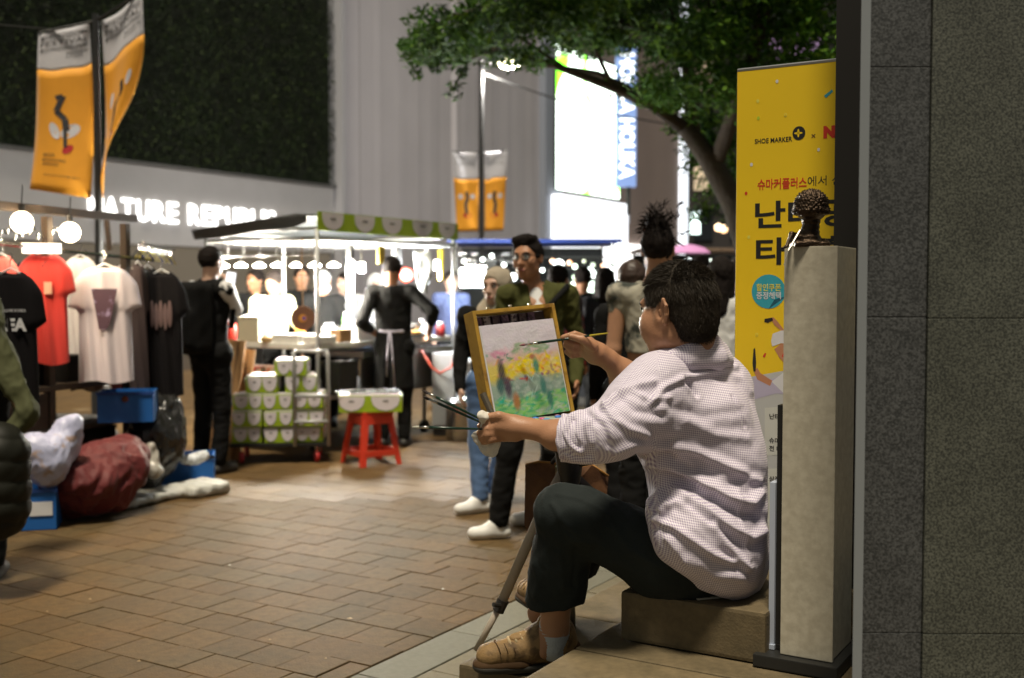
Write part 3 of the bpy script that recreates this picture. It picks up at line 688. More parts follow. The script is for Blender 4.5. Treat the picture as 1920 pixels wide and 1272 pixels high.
# ---------------------------------------------------------------- yellow roll-up banner
M_YEL = mat('banner yellow', (.84, .57, .006), .55, var=.035, vs_=3)
YO = Vector((.785, 3.4, .62)); ex = (Vector((.855, -.518, 0))).normalized()
yb = wthing('standing_banner', 'tall yellow advertising banner printed in Korean behind the pedestal', 'banner', (1.0, 3.3, .56))
up = (Vector((0, 0, 1)) - ex * .026).normalized()
u0 = -.105
MY = frameM(YO + ex * u0 + Vector((0, 0, 0)), ex, up)
HB = 1.4 + 408 * 3.455 / F - .62; WB = .54
def ypx(px, py):     # pixel -> position on the banner plane
    u = (px - 960) / F; v = (636 - py) / F; d = Vector((u, ct + v * st, -st + v * ct)); o = Vector((0, 0, CAMH)); n = MY.to_3x3() @ Vector((0, 0, 1)); q = MY.translation
    t = (q - o).dot(n) / d.dot(n); return MY.inverted() @ (o + d * t)
def yq(pts, z, m, name, th=.0002):
    mb = MB(); mb.poly([MY @ Vector((x, y, z if z < 0 else z * .35)) for x, y in pts], (MY.to_3x3() @ Vector((0, 0, th))))
    return mb.build(name, m, yb)
yq([(0, 0), (WB, 0), (WB, HB), (0, HB)], -.006, M_YEL, 'sheet', .006)
wh = [(0, 0)] + [(WB * i / 12, 0) for i in (12,)] + [(WB * i / 12, .50 + .05 * math.sin(i / 12 * 2.2) + .02 * i / 12) for i in range(12, -1, -1)]
yq(wh, .0002, mat('banner pale lower', (.50, .51, .50), .6), 'white_field')
M_BLK = mat('print black', (.012, .012, .012), .5); M_PR = mat('print red', (.62, .035, .012), .5); M_CY = mat('print cyan', (.035, .36, .46), .5); M_PW = mat('print white', (.68, .68, .70), .5)
M_SKN = mat('print skin', (.50, .22, .11), .5); M_YT = mat('print lemon', (.75, .68, .10), .5); M_BRN = mat('print brown', (.10, .04, .02), .5); M_LIL = mat('print lilac', (.48, .44, .58), .5)
def yt(body, px, py, hpx, m, off=.0, width_px=None, z=.0012, body_h=.72):
    a = ypx(px, py); b = ypx(px, py - hpx); size = (b.y - a.y) / body_h
    wd = None
    if width_px: wd = ypx(px + width_px, py - 3).x - a.x
    return text(body, size, m, yb, 'lettering', M=MY @ Matrix.Translation((a.x, a.y, z * .45)), ext=.0001, off=off, width=wd, res=3)
yt('SHOE MARKER', 1415, 270, 9, M_BLK, .0003, 70)
def disc(px, py, rx, ry, m, nm, z=.0012, n=28, cut=None):
    c = ypx(px, py); ax = abs(ypx(px + rx, py).x - c.x); ay = abs(ypx(px, py - ry).y - c.y)
    pts = [(c.x + ax * math.cos(k * 2 * math.pi / n), c.y + ay * math.sin(k * 2 * math.pi / n)) for k in range(n)]
    if cut: pts = [p for p in pts if not cut(p, c, ax, ay)]
    yq(pts, z, m, nm)
disc(1498, 250, 12, 13, M_BLK, 'logo_disc'); 
for h_, v_ in ((8, 2.2), (2.2, 8)): disc(1497, 250, h_, v_, M_YEL, 'logo_cross', .002, 12)
yt('×', 1520, 262, 13, M_BRN, 0); yt('NANTA', 1544, 258, 20, M_PR, .0035)
yt('슈마커플러스', 1420, 355, 19, M_PR, .0007, 92, body_h=.88); yt('에서 신발 구매시', 1513, 348, 18, M_BLK, 0, 150, body_h=.88)
yt('난타공연', 1411, 424, 48, M_BLK, .0022, 250, body_h=.9); yt('타켓할인', 1413, 492, 48, M_BLK, .0022, 250, body_h=.9)
disc(1441, 547, 32, 32, M_CY, 'sticker'); 
c0 = ypx(1441, 547)
p1, p2, p3 = ypx(1441, 580), ypx(1474, 556), ypx(1452, 562)
yq([(p1.x, p1.y), (p2.x, p2.y), (p3.x, p3.y)], .0016, mat('sticker fold', (.01, .10, .15), .5), 'sticker_fold')
yt('할인쿠폰', 1418, 545, 13, M_YT, .0004, 46, .0024, .88); yt('증정혜택', 1418, 560, 13, M_PW, .0004, 46, .0024, .88)
def ypoly(pts, m, nm, z=.0012): yq([(ypx(*p).x, ypx(*p).y) for p in pts], z, m, nm)
# printed cook: hat, face, arms, knives, jacket
ypoly([(1412, 706), (1432, 705), (1447, 712), (1470, 700), (1500, 690), (1560, 690), (1560, 745), (1500, 742), (1455, 738), (1412, 750)], M_LIL, 'printed_jacket', .0011)
ypoly([(1447, 716), (1470, 698), (1490, 660), (1540, 660), (1560, 745), (1470, 738)], M_PW, 'printed_jacket', .0013)
ypoly([(1413, 695), (1420, 690), (1426, 700), (1448, 714), (1444, 724), (1420, 712)], M_SKN, 'printed_arm', .0016)
ypoly([(1413, 697), (1411, 682), (1413, 655), (1416, 652), (1418, 680), (1417, 697)], M_BLK, 'printed_knife', .0018)
ypoly([(1452, 655), (1464, 645), (1500, 640), (1510, 680), (1480, 690), (1462, 672)], M_SKN, 'printed_face', .0016)
ypoly([(1446, 640), (1449, 626), (1465, 620), (1510, 620), (1512, 645), (1464, 644), (1448, 650)], M_PW, 'printed_hat', .0018)
ypoly([(1470, 660), (1478, 672), (1474, 678), (1466, 668)], M_PR, 'printed_mouth', .0020)
ypoly([(1447, 600), (1440, 603), (1436, 598), (1450, 595), (1457, 602), (1475, 625), (1500, 630), (1490, 640), (1465, 620), (1452, 610)], M_SKN, 'printed_arm', .0016)
ypoly([(1433, 604), (1434, 598), (1448, 596), (1450, 601), (1440, 606)], M_BLK, 'printed_knife', .0020)
ypoly([(1430, 669), (1434, 662), (1437, 663), (1434, 671)], M_PR, 'print_fleck', .0013)
for px, py, m in ((1457, 153, M_PW), (1421, 190, M_YT), (1422, 222, mat('print lime', (.45, .6, .03), .5)), (1535, 281, M_PW), (1409, 309, M_PW), (1473, 216, M_YT), (1419, 628, M_YT), (1404, 445, M_YT), (1399, 363, M_PR)):
    disc(px, py, 2.6, 3.4, m, 'print_fleck')
for px, py in ((1473, 216), (1419, 628)): disc(px, py, 1.6, 2.2, M_YEL, 'print_fleck', .002)
ypoly([(1545, 180), (1560, 168), (1562, 172), (1549, 184)], M_CY, 'print_fleck')
for body, py, hp in (('난타공연', 785, 10), ('슈마커', 830, 10), ('전 매장', 845, 10), ('상품권', 902, 10)): yt(body, 1442, py, hp, M_BLK, .0004, None, .0022, .88)
for y0_, y1_ in ((765, 855), (880, 1000)): ypoly([(1434, y0_), (1560, y0_ - 8), (1560, y1_ - 8), (1434, y1_)], mat('banner cream box', (.60, .61, .56), .6), 'print_box', .0014)
c = YO + ex * (WB / 2 + u0); c.z = .592
MB().box(c, (WB + .04, .09, .05), math.atan2(ex.y, ex.x)).build('base', M_BLK, yb, bevel=.006)
MB().tube([MY @ Vector((.0, .0, -.012)), MY @ Vector((.0, HB, -.012))], .005, 6).build('edge_pole', M_BLK, yb)
MB().tube([MY @ Vector((.0, HB, -.004)), MY @ Vector((WB, HB, -.004))], .006, 6).build('top_rail', mat('alu', (.5, .5, .5), .35, metal=1), yb)
# thin boards beside the pedestal
bd = wthing('black_board', 'thin black board standing edge-on against the pedestal', 'board', P(1463, 1205, 3.02))
q = P(1463, 760, 2.88); MB().box((q.x + .028, 2.925, (q.z + .458) / 2), (.10, .018, q.z - .458), BA).build('panel', mat('black lacquer', (.012, .011, .010), .5), bd, bevel=.002)
MB().box((q.x + .028, 2.925, .464), (.11, .030, .012), BA).build('foot', mat('black lacquer', (.012, .011, .010), .5), bd)
wb = wthing('white_board', 'thin bluish white board standing edge-on by the pedestal', 'board', P(1450, 1190, 3.08))
q = P(1450, 905, 2.88); MB().box((q.x + .022, 2.920, (q.z + .458) / 2), (.09, .015, q.z - .458), BA).build('panel', mat('bluish white', (.42, .47, .58), .5), wb, bevel=.002)
MB().box((q.x + .022, 2.920, .464), (.10, .02, .012), BA).build('foot', mat('bluish white', (.42, .47, .58), .5), wb)

for i, (px, py, s, c) in enumerate(((830, 1105, .008, 0), (168, 1124, .007, 1), (88, 1147, .005, 1), (505, 1200, .006, 1), (260, 1240, .007, 1), (655, 1160, .012, 1), (990, 1133, .008, 0), (430, 1060, .006, 0), (1010, 985, .012, 0), (610, 1235, .005, 1))):
    p = G(px, py, .004); m = MB(); 
    m.add([p + V3 for V3 in (Vector((-s, 0, 0)), Vector((0, -s * .8, .001)), Vector((s * 1.3, 0, .0)), Vector((.2 * s, s, .002)), Vector((0, 0, .004)))], [(0, 1, 4), (1, 2, 4), (2, 3, 4), (3, 0, 4), (0, 3, 2, 1)])
    o = m.build('litter_scrap', mat('scrap %d' % c, [(.6, .58, .5), (.38, .27, .14)][c], .8)); tag(o, ['white paper scrap on the pavers near the tripod clamp', 'tan crumb on the pavers, larger of the two at far lower left', 'tan crumb at the lower left corner of the paving', 'small tan crumb in the middle of the near paving', 'tan crumb low on the paving left of centre', 'flat tan scrap on the paving near the kerb', 'white scrap beside the granite kerb strip', 'white speck on the mid paving', 'pale scrap by the hanging brown bag', 'tiny tan crumb close to the lower edge'][i], 'litter')
# ================================================================ people
SK = lambda n, c: mat('skin ' + n, c, .5, var=.05, vs_=30, spec=.35)
S_TAN = SK('tan', (.36, .175, .095)); S_MID = SK('mid', (.42, .225, .135)); S_PALE = SK('pale', (.50, .32, .24))
M_HAIR = mat('black hair', (.012, .009, .008), .75, var=.3, vs_=60, spec=.1, bump=.4, bs=300)
M_EYEW = mat('eye white', (.55, .52, .5), .3); M_EYEB = mat('iris', (.012, .008, .006), .2)
M_LIP = mat('lips', (.28, .09, .07), .5)
def V_(*a): return Vector(a)
def headframe(f, up=(0, 0, 1)):
    f = Vector(f).normalized(); up = Vector(up); up = (up - f * up.dot(f)).normalized(); r = f.cross(up)   # r: the person's right
    return Matrix((r, f, up)).transposed()
def head_prims(c, R, s=1., ears=True):
    """c centre of the cranium, R columns right / forward / up"""
    q = lambda x, y, z: c + R @ Vector((x * s, y * s, z * s))
    pr = [ell(q(0, -.012, .018), (.076 * s, .094 * s, .090 * s), R), ell(q(0, .022, -.035), (.062 * s, .068 * s, .082 * s), R),
          ell(q(0, .045, -.088), (.034 * s, .034 * s, .026 * s), R, k=.03), cone(q(-.05, .005, -.07), q(0, .055, -.098), .018 * s, .016 * s, k=.03), cone(q(.05, .005, -.07), q(0, .055, -.098), .018 * s, .016 * s, k=.03),
          cone(q(0, .092, .0), q(0, .108, -.038), .008 * s, .0125 * s, k=.012), ell(q(.013, .098, -.040), (.008 * s,) * 3, k=.006), ell(q(-.013, .098, -.040), (.008 * s,) * 3, k=.006),
          cone(q(-.035, .078, .020), q(.035, .078, .020), .012 * s, k=.02),
          ell(q(-.03, .090, -.002), (.014 * s, .010 * s, .010 * s), R, sub=True, k=.012), ell(q(.03, .090, -.002), (.014 * s, .010 * s, .010 * s), R, sub=True, k=.012),
          cone(q(-.020, .083, -.064), q(.020, .083, -.064), .0085 * s, k=.008), cone(q(-.016, .085, -.075), q(.016, .085, -.075), .0085 * s, k=.006), ell(q(.045, .055, -.03), (.02 * s, .02 * s, .02 * s), k=.02), ell(q(-.045, .055, -.03), (.02 * s, .02 * s, .02 * s), k=.02)]
    if ears:
        for e in (-1, 1):
            pr += [ell(q(e * .078, -.008, -.010), (.010 * s, .019 * s, .031 * s), R, k=.008), ell(q(e * .086, -.002, -.008), (.008 * s, .010 * s, .019 * s), R, sub=True, k=.006)]
    return pr
def face_bits(t, c, R, s=1., skin=None, glasses=False, mask=False):
    q = lambda x, y, z: c + R @ Vector((x * s, y * s, z * s))
    for e in (-1, 1):
        MB().ball(q(e * .030, .0775, .0), .0125 * s, 8).build('eye', M_EYEW, t, smooth=True)
        MB().ball(q(e * .030, .0865, .0), .0062 * s, 8).build('iris', M_EYEB, t, smooth=True)
        MB().tube([q(e * .016, .092, .018), q(e * .032, .093, .023), q(e * .048, .080, .018)], [.0035 * s, .004 * s, .002 * s], 6).build('eyebrow', M_HAIR, t, smooth=True)
        MB().tube([q(e * .018, .090, .006), q(e * .030, .0935, .010), q(e * .043, .083, .006)], .0018 * s, 6).build('eyelid', M_HAIR, t)
    if not mask: sdf_mesh('mouth', [cone(q(-.019, .0895, -.0705), q(0, .0950, -.0665), .003, .0045), cone(q(.019, .0895, -.0705), q(0, .0950, -.0665), .003, .0045), cone(q(-.014, .0925, -.074), q(.014, .0925, -.074), .005, .005)], .002, .004, M_LIP, t)
    if glasses:
        g = MB()
        for e in (-1, 1):
            pts = [q(e * .031 + .023 * math.cos(a) , .104 - .012 * abs(e * .031 + .023 * math.cos(a)) / .05, .000 + .019 * math.sin(a)) for a in [k * math.pi / 8 for k in range(17)]]
            g.tube(pts, .0022, 6, False); g.tube([q(e * .054, .092, .006), q(e * .080, .03, .006), q(e * .084, -.01, .0)], .002, 6)
        g.tube([q(-.009, .104, .004), q(.009, .104, .004)], .002, 6); g.build('glasses', mat('glasses frame', (.01, .01, .01), .3), t)
        for e in (-1, 1):
            m = MB(); n = 16; m.add([q(e * .031 + .022 * math.cos(a), .1035 - .012 * abs(e * .031 + .022 * math.cos(a)) / .05, .018 * math.sin(a)) for a in [k * math.pi / 8 for k in range(16)]], [tuple(range(16))])
            m.build('lens', mat('lens', (.8, .85, .85), .05, alpha=.10, spec=.5), t)
    if mask: sdf_mesh('face_mask', [ell(q(0, .045, -.055), (.062 * s, .066 * s, .05 * s), R), ell(q(0, .09, -.045), (.02 * s, .02 * s, .03 * s), R, k=.03)], .006, .02, mat('white mask', (.8, .8, .82), .8), t)
def hair_mesh(t, c, R, s=1., style='short', m=None, vox=.006):
    q = lambda x, y, z: c + R @ Vector((x * s, y * s, z * s)); m = m or M_HAIR
    f = R @ Vector((0, 1, 0)); u = R @ Vector((0, 0, 1))
    pr = [ell(q(0, -.014, .026), (.084 * s, .102 * s, .096 * s), R)]
    if style == 'long': pr += [cone(q(0, -.05, .02), q(0, -.085, -.22), .075 * s, .055 * s, fl=f, fs=.75), cone(q(.06, -.02, 0), q(.07, -.04, -.22), .03 * s, .03 * s), cone(q(-.06, -.02, 0), q(-.07, -.04, -.22), .03 * s, .03 * s)]
    if style == 'quiff': pr += [cone(q(-.03, .04, .095), q(.04, .045, .092), .034 * s, .030 * s), ell(q(0, .0, .1), (.06 * s, .07 * s, .03 * s), R)]
    if style == 'bun': pr += [ell(q(0, -.03, .115), (.05 * s, .05 * s, .045 * s), R)]
    pr += [half(q(0, .052, .03), R @ Vector((0, 1, -.55)), .01)]
    if style != 'long': pr += [half(q(0, -.03, -.062), R @ Vector((0, .25, -1)), .01), cone(q(-.15, .02, -.045), q(.15, .02, -.045), .030 * s, sub=True, k=.01), cone(q(-.15, .06, -.03), q(.15, .06, -.03), .035 * s, sub=True, k=.01)]
    else: pr += [ell(q(0, .06, -.05), (.066 * s, .09 * s, .085 * s), R, sub=True, k=.01)]
    return sdf_mesh('hair', pr, vox, .012, m, t, disp=lambda V, N: .006 * wnoise(V, 55, 3, 2) + .003 * wnoise(V, 190, 5))
def strands(t, n, base, dirf, ln, m, w=.0011, name='hair_strands'):   # base (k,3) points, dirf gives a direction for each
    mb = MB()
    for i in rng.randint(0, len(base), n):
        p = Vector(base[i]); d = dirf(p); d = (d + Vector(rng.normal(0, .22, 3))).normalized(); L_ = ln * rng.uniform(.5, 1.2); sd = d.cross(Vector(rng.normal(0, 1, 3))).normalized() * w
        e = p + d * L_ + Vector((0, 0, -L_ * .2)); mid = p + d * L_ * .5
        mb.add([p - sd, p + sd, mid + sd * .8, e, mid - sd * .8], [(0, 1, 2, 3, 4)])
    o = mb.build(name, m, t); o['kind'] = 'stuff'; return o
def hand_prims(w, pdir, ndir, s=1., curl=.5, thumb=1):
    """w wrist, pdir towards the fingers, ndir out of the palm, curled fingers; thumb +1/-1 side"""
    p = Vector(pdir).normalized(); n = Vector(ndir); n = (n - p * n.dot(p)).normalized(); r = p.cross(n) * thumb
    pr = [cone(w, w + p * .02 * s, .024 * s, .026 * s, fl=n, fs=.75), cone(w + p * .03 * s + r * .014 * s, w + p * .075 * s + r * .02 * s, .021 * s, .018 * s, fl=n, fs=.62), cone(w + p * .03 * s - r * .014 * s, w + p * .07 * s - r * .022 * s, .021 * s, .016 * s, fl=n, fs=.62)]
    for i, L_ in enumerate((.072, .080, .074, .058)):
        o = w + p * (.082 - .004 * abs(i - 1)) * s + r * (.029 - .0195 * i) * s
        a1, a2 = curl * 1.0, curl * 2.3
        d1 = p * math.cos(a1) + n * math.sin(a1); d2 = p * math.cos(a2) + n * math.sin(a2)
        k1 = o + d1 * L_ * .5 * s; k2 = k1 + d2 * L_ * .5 * s
        pr += [cone(o - p * .01, k1, .0095 * s, .0088 * s, k=.004), cone(k1, k2, .0088 * s, .0075 * s, k=.003)]
    tb = w + p * .025 * s + r * .030 * s
    t1 = tb + (p * .6 + r * .8 + n * .35).normalized() * .034 * s; t2 = t1 + (p * .8 + n * .5 * curl + r * .25).normalized() * .032 * s
    pr += [cone(w + p * .012 * s + r * .015 * s, t1, .015 * s, .0115 * s, k=.01), cone(t1, t2, .0115 * s, .009 * s, k=.003)]
    return pr
def standing(loc, yaw, h=1.7, arms=None, lean=0., stride=.0, wide=1.):
    """joints in world space. yaw 0 faces the camera (-y), turning counter-clockwise; the person's left is L"""
    k = h / 1.72; R = Matrix.Rotation(yaw, 3, 'Z'); L0 = Vector(loc)
    W = lambda x, y, z: L0 + R @ Vector((x * k, y * k, z * k))       # x: towards the person's left when facing -y
    J = dict(k=k, R=R, loc=L0, f=R @ Vector((0, -1, 0)), pel=W(0, 0, .95), chest=W(0, -.01 - lean * .5, 1.28), neck=W(0, .01 - lean, 1.44), head=W(0, -.02 - lean * 1.3, 1.605))
    for s, n in ((1, 'L'), (-1, 'R')):
        J['sh' + n] = W(s * .175 * wide, .01 - lean, 1.395); J['hip' + n] = W(s * .085, 0, .91); J['kn' + n] = W(s * .095, -.02 + s * stride * .5, .50); J['an' + n] = W(s * .10, .02 + s * stride, .085)
        a = (arms or {}).get(n, ((.225, .03, 1.12), (.235, -.06, .88)))
        J['el' + n] = W(s * a[0][0], a[0][1] - lean, a[0][2]); J['wr' + n] = W(s * a[1][0], a[1][1] - lean, a[1][2])
    J['W'] = W
    return J
def person(label, J, skin=S_MID, top=None, bot=None, shoe=None, hair='short', hm=None, vox=.0105, sleeve=1., topz=None, tlen=0., headdir=None, glasses=False, mask=False, group=None, face=True, jacket=False, hands=None, crop=0., skirt=False, headup=(0, 0, 1), collar=None, openf=False, sleevem=None, hijab=None, belly=0., pantw=1., thick=1., name='person', sleeves=True, hs=1., footless=False, footdir=None, fold=1.):
    k = J['k']; t = wthing(name, label, 'person', tuple(J['loc']), group=group)
    f = J['f']; hd = Vector(headdir) if headdir is not None else f; Rh = headframe(hd, headup); hc = J['head']
    side = (J['shL'] - J['shR']).normalized()
    q = lambda x, y, z: hc + Rh @ Vector((x, y, z))
    body = [cone(J['pel'], J['chest'], .13 * k, .135 * k, fl=f, fs=.72), cone(J['chest'], J['neck'] - V_(0, 0, .06), .135 * k, .10 * k, fl=f, fs=.7), cone(J['neck'] - V_(0, 0, .05), q(0, -.02, -.05), .055 * k, .052 * k), cone(J['shL'], J['shR'], .05 * k, .05 * k)]
    for n in 'LR':
        body += [cone(J['sh' + n], J['el' + n], .048 * k, .038 * k), cone(J['el' + n], J['wr' + n], .038 * k, .026 * k), cone(J['hip' + n], J['kn' + n], .082 * k, .055 * k), cone(J['kn' + n], J['an' + n], .054 * k, .036 * k), cone(J['an' + n], J['an' + n] + (f if footdir is None else Vector(footdir)) * .08 - V_(0, 0, .05), .034 * k, .028 * k)]
        pd = (J['wr' + n] - J['el' + n]).normalized(); nd = (hands or {}).get(n, side * (-1 if n == 'L' else 1))
        body += hand_prims(J['wr' + n], pd, nd, .95 * k, .45, -1 if n == 'L' else 1)
    body += head_prims(hc, Rh, hs)
    sdf_mesh('body', body, vox * .82, .016, skin, t)
    if face: face_bits(t, hc, Rh, hs, glasses=glasses, mask=mask)
    if hair and not hijab: hair_mesh(t, hc, Rh, hs, hair, hm, vox * .8)
    if hijab:
        sdf_mesh('headscarf', [ell(q(0, -.02, .02), (.094, .112, .108), Rh), cone(q(0, .0, -.10), J['neck'] - V_(0, 0, .06), .085, .13, fl=f, fs=.8), ell(q(0, .105, -.02), (.058, .075, .078), Rh, sub=True, k=.012)], vox, .03, hijab, t, disp=lambda V, N: .006 * wnoise(V, 28, 2) + .003 * wnoise(V, 70, 2))
    if top:
        w_ = (.150 + belly) * k * thick; zl = J['pel'] - V_(0, 0, tlen)
        if crop: zl = J['pel'] + V_(0, 0, crop)
        pr = [cone(zl - V_(0, 0, .03), J['chest'], w_ * (1.0 if not jacket else 1.05), .152 * k * thick, fl=f, fs=.78), half(zl - V_(0, 0, .02 if not jacket else .06), (0, 0, -1), .004), cone(J['chest'], J['neck'] - V_(0, 0, .05), .152 * k * thick, .112 * k, fl=f, fs=.74), cone(J['shL'], J['shR'], .066 * k * thick)]
        if openf: pr.append(cone(J['neck'] + f * .09 + V_(0, 0, .04), J['chest'] + f * .19 - V_(0, 0, .10), .062, .035, sub=True, k=.012))
        prb, slv = pr, []
        if sleevem: pr = slv
        for n in 'LR':
            if sleeves:
                e = J['sh' + n].lerp(J['el' + n], min(1, sleeve * 2)); pr.append(cone(J['sh' + n], e, .064 * k * thick, .054 * k * thick))
                if sleeve > .5: pr.append(cone(J['el' + n], J['el' + n].lerp(J['wr' + n], (sleeve - .5) * 2), .053 * k * thick, .042 * k * thick))
        if sleevem: sdf_mesh('sleeves', slv, vox, .03, sleevem, t, disp=lambda V, N: .006 * wnoise(V, 24, 1, 1.6)); pr = prb
        pr.append(ell(J['neck'] + V_(0, 0, .05 * k), (.068, .068, .05), sub=True, k=.01))
        sdf_mesh('jacket' if jacket else 'shirt', pr, vox, .03, top, t, disp=lambda V, N: (.009 * wnoise(V, 15, 1, 1.6) - .011 * np.abs(wnoise(V, 24, 4, 1.9)) - .004 * np.abs(wnoise(V, 55, 2, 1.5))) * fold * (1.2 if jacket else 1))
    if collar: sdf_mesh('collar', [cone(J['neck'] - V_(0, 0, .02) - side * .06, J['neck'] - V_(0, 0, .02) + side * .06, .045, fl=(0, 0, 1), fs=.7)], vox, .02, collar, t)
    if bot:
        pr = [cone(J['hipL'], J['hipR'], .112 * k, fl=f, fs=.95), cone(J['pel'], J['pel'] - V_(0, 0, .05), .135 * k, .14 * k, fl=f, fs=.8)]
        for n in 'LR':
            if skirt: pr += [cone(J['hip' + n], J['kn' + n] + V_(0, 0, .1), .12 * k, .16 * k)]
            else: pr += [cone(J['hip' + n], J['kn' + n], .098 * k * pantw, .073 * k * pantw), cone(J['kn' + n], J['an' + n] + V_(0, 0, .02), .073 * k * pantw, .060 * k * pantw), half(J['an' + n] - V_(0, 0, .045), (0, 0, -1), .003)]
        sdf_mesh('skirt' if skirt else 'trousers', pr, vox, .03, bot, t, disp=lambda V, N: .006 * wnoise(V, 18, 6, 1.5) - .009 * np.abs(wnoise(V * np.array([1, 1, 1.8]), 22, 2, 1.9)))
    if shoe and not footless:
        for n in 'LR':
            a = J['an' + n]; z0 = J['loc'].z; fd = Vector((f.x, f.y, 0)).normalized() if footdir is None else Vector(footdir).normalized()
            h0 = Vector((a.x, a.y, z0 + .035)) - fd * .03
            sdf_mesh('shoe', [cone(h0, h0 + fd * .17, .042, .042, fl=(0, 0, 1), fs=.9), cone(Vector((a.x, a.y, z0 + .09)), h0 + fd * .12, .045, .036), half((0, 0, z0 + .002), (0, 0, -1), .003)], .008, .02, shoe, t)
    return t, Rh, hc
# ================================================================ the painter
M_PSKIN = mat('painter skin', (.40, .205, .115), .45, var=.08, vs_=26, spec=.4, bump=.25, bs=260, sss=.0)
def gingham(nt, p):
    L = nt.links.new; uv = nt.nodes.new('ShaderNodeUVMap'); uv.uv_map = 'uv'; sp = nt.nodes.new('ShaderNodeSeparateXYZ'); L(uv.outputs[0], sp.inputs[0])
    def stripe(o, per=.0060):
        m = nt.nodes.new('ShaderNodeMath'); m.operation = 'MULTIPLY'; L(o, m.inputs[0]); m.inputs[1].default_value = 6.2832 / per
        s = nt.nodes.new('ShaderNodeMath'); s.operation = 'SINE'; L(m.outputs[0], s.inputs[0])
        r = nt.nodes.new('ShaderNodeMapRange'); L(s.outputs[0], r.inputs[0]); r.inputs[1].default_value = -.35; r.inputs[2].default_value = .35; return r.outputs[0]
    a, b = stripe(sp.outputs[0]), stripe(sp.outputs[1])
    ad = nt.nodes.new('ShaderNodeMath'); ad.operation = 'ADD'; L(a, ad.inputs[0]); L(b, ad.inputs[1])
    cr = nt.nodes.new('ShaderNodeValToRGB'); hf = nt.nodes.new('ShaderNodeMath'); hf.operation = 'MULTIPLY'; hf.inputs[1].default_value = .5; L(ad.outputs[0], hf.inputs[0]); L(hf.outputs[0], cr.inputs[0])
    e = cr.color_ramp.elements; e[0].position = 0; e[0].color = (.32, .26, .40, 1); e[1].position = 1; e[1].color = (.80, .77, .80, 1); e.new(.5).color = (.60, .54, .66, 1)
    L(cr.outputs[0], p.inputs['Base Color']); p.inputs['Roughness'].default_value = .8; p.inputs['Sheen Weight'].default_value = .15
    no = nt.nodes.new('ShaderNodeTexNoise'); tc = nt.nodes.new('ShaderNodeTexCoord'); L(tc.outputs['Object'], no.inputs['Vector']); no.inputs['Scale'].default_value = 22; no.inputs['Detail'].default_value = 4
    bn = nt.nodes.new('ShaderNodeBump'); bn.inputs['Strength'].default_value = .35; bn.inputs['Distance'].default_value = .012; L(no.outputs[0], bn.inputs['Height']); L(bn.outputs[0], p.inputs['Normal'])
M_GING = noded('gingham cotton', gingham)
M_JEAN = mat('dark green black trousers', (.019, .024, .024), .85, var=.3, vs_=9, bump=.3, bs=200, spec=.15)
pt_ = wthing('person', 'seated painter in lilac checked shirt, brush raised to the canvas', 'person', (.52, 3.15, .56))
fB = Vector((-.62, .78, 0)).normalized(); sL = Vector((-fB.y, fB.x, 0))          # torso facing, his left
pel = P(1322, 1040, 3.14); pel.z = .69
chest = P(1312, 850, 3.10); nk = P(1294, 672, 3.08); hcc = P(1271, 576, 3.04)
shL = P(1222, 728, 2.96); shR = P(1362, 726, 3.20)
elL = P(1150, 808, 2.85); wrL = P(985, 803, 2.93); hL = P(925, 805, 2.965)
elR = P(1228, 742, 3.36); wrR = P(1130, 668, 3.30)
knL = P(1052, 958, 3.10); anL = P(1040, 1178, 3.20); hipL = P(1280, 1062, 3.04)
knR = P(1110, 985, 3.42); anR = P(1012, 1150, 3.52); hipR = P(1330, 1050, 3.26)
# head looks to the left and away
Rp = headframe((-.71, .70, -.12), (-.10, .02, 1))
def hq(x, y, z): return hcc + Rp @ Vector((x, y, z))
HS = 1.07
hand = []
# left hand: back of the hand up, fingers round the brush handles
pd = (hL - wrL).normalized(); up_ = Vector((0, 0, 1)); rr_ = pd.cross(up_).normalized()   # rr_: towards ... 
hp = lambda px, py, D: P(px, py, D)
hand += [cone(hp(990, 803, 2.93), hp(968, 802, 2.94), .025, .027, fl=(0, .3, 1), fs=1.0), cone(hp(968, 801, 2.935), hp(935, 798, 2.94), .029, .025), cone(hp(965, 812, 2.95), hp(936, 815, 2.96), .024, .020)]
for (x0, y0), (x1, y1), (x2, y2), dd in (((940, 790), (915, 792), (900, 799), .0), ((938, 800), (914, 804), (899, 812), -.006), ((938, 810), (914, 815), (902, 822), -.008), ((940, 820), (918, 825), (907, 829), -.004)):
    hand += [cone(hp(x0, y0, 2.95 + dd), hp(x1, y1, 2.93 + dd), .0115, .0105, k=.004), cone(hp(x1, y1, 2.93 + dd), hp(x2, y2, 2.95 + dd), .0105, .0092, k=.003)]
hand += [cone(hp(962, 790, 2.935), hp(935, 780, 2.925), .017, .013, k=.01), cone(hp(935, 780, 2.925), hp(908, 783, 2.93), .0125, .010, k=.004)]
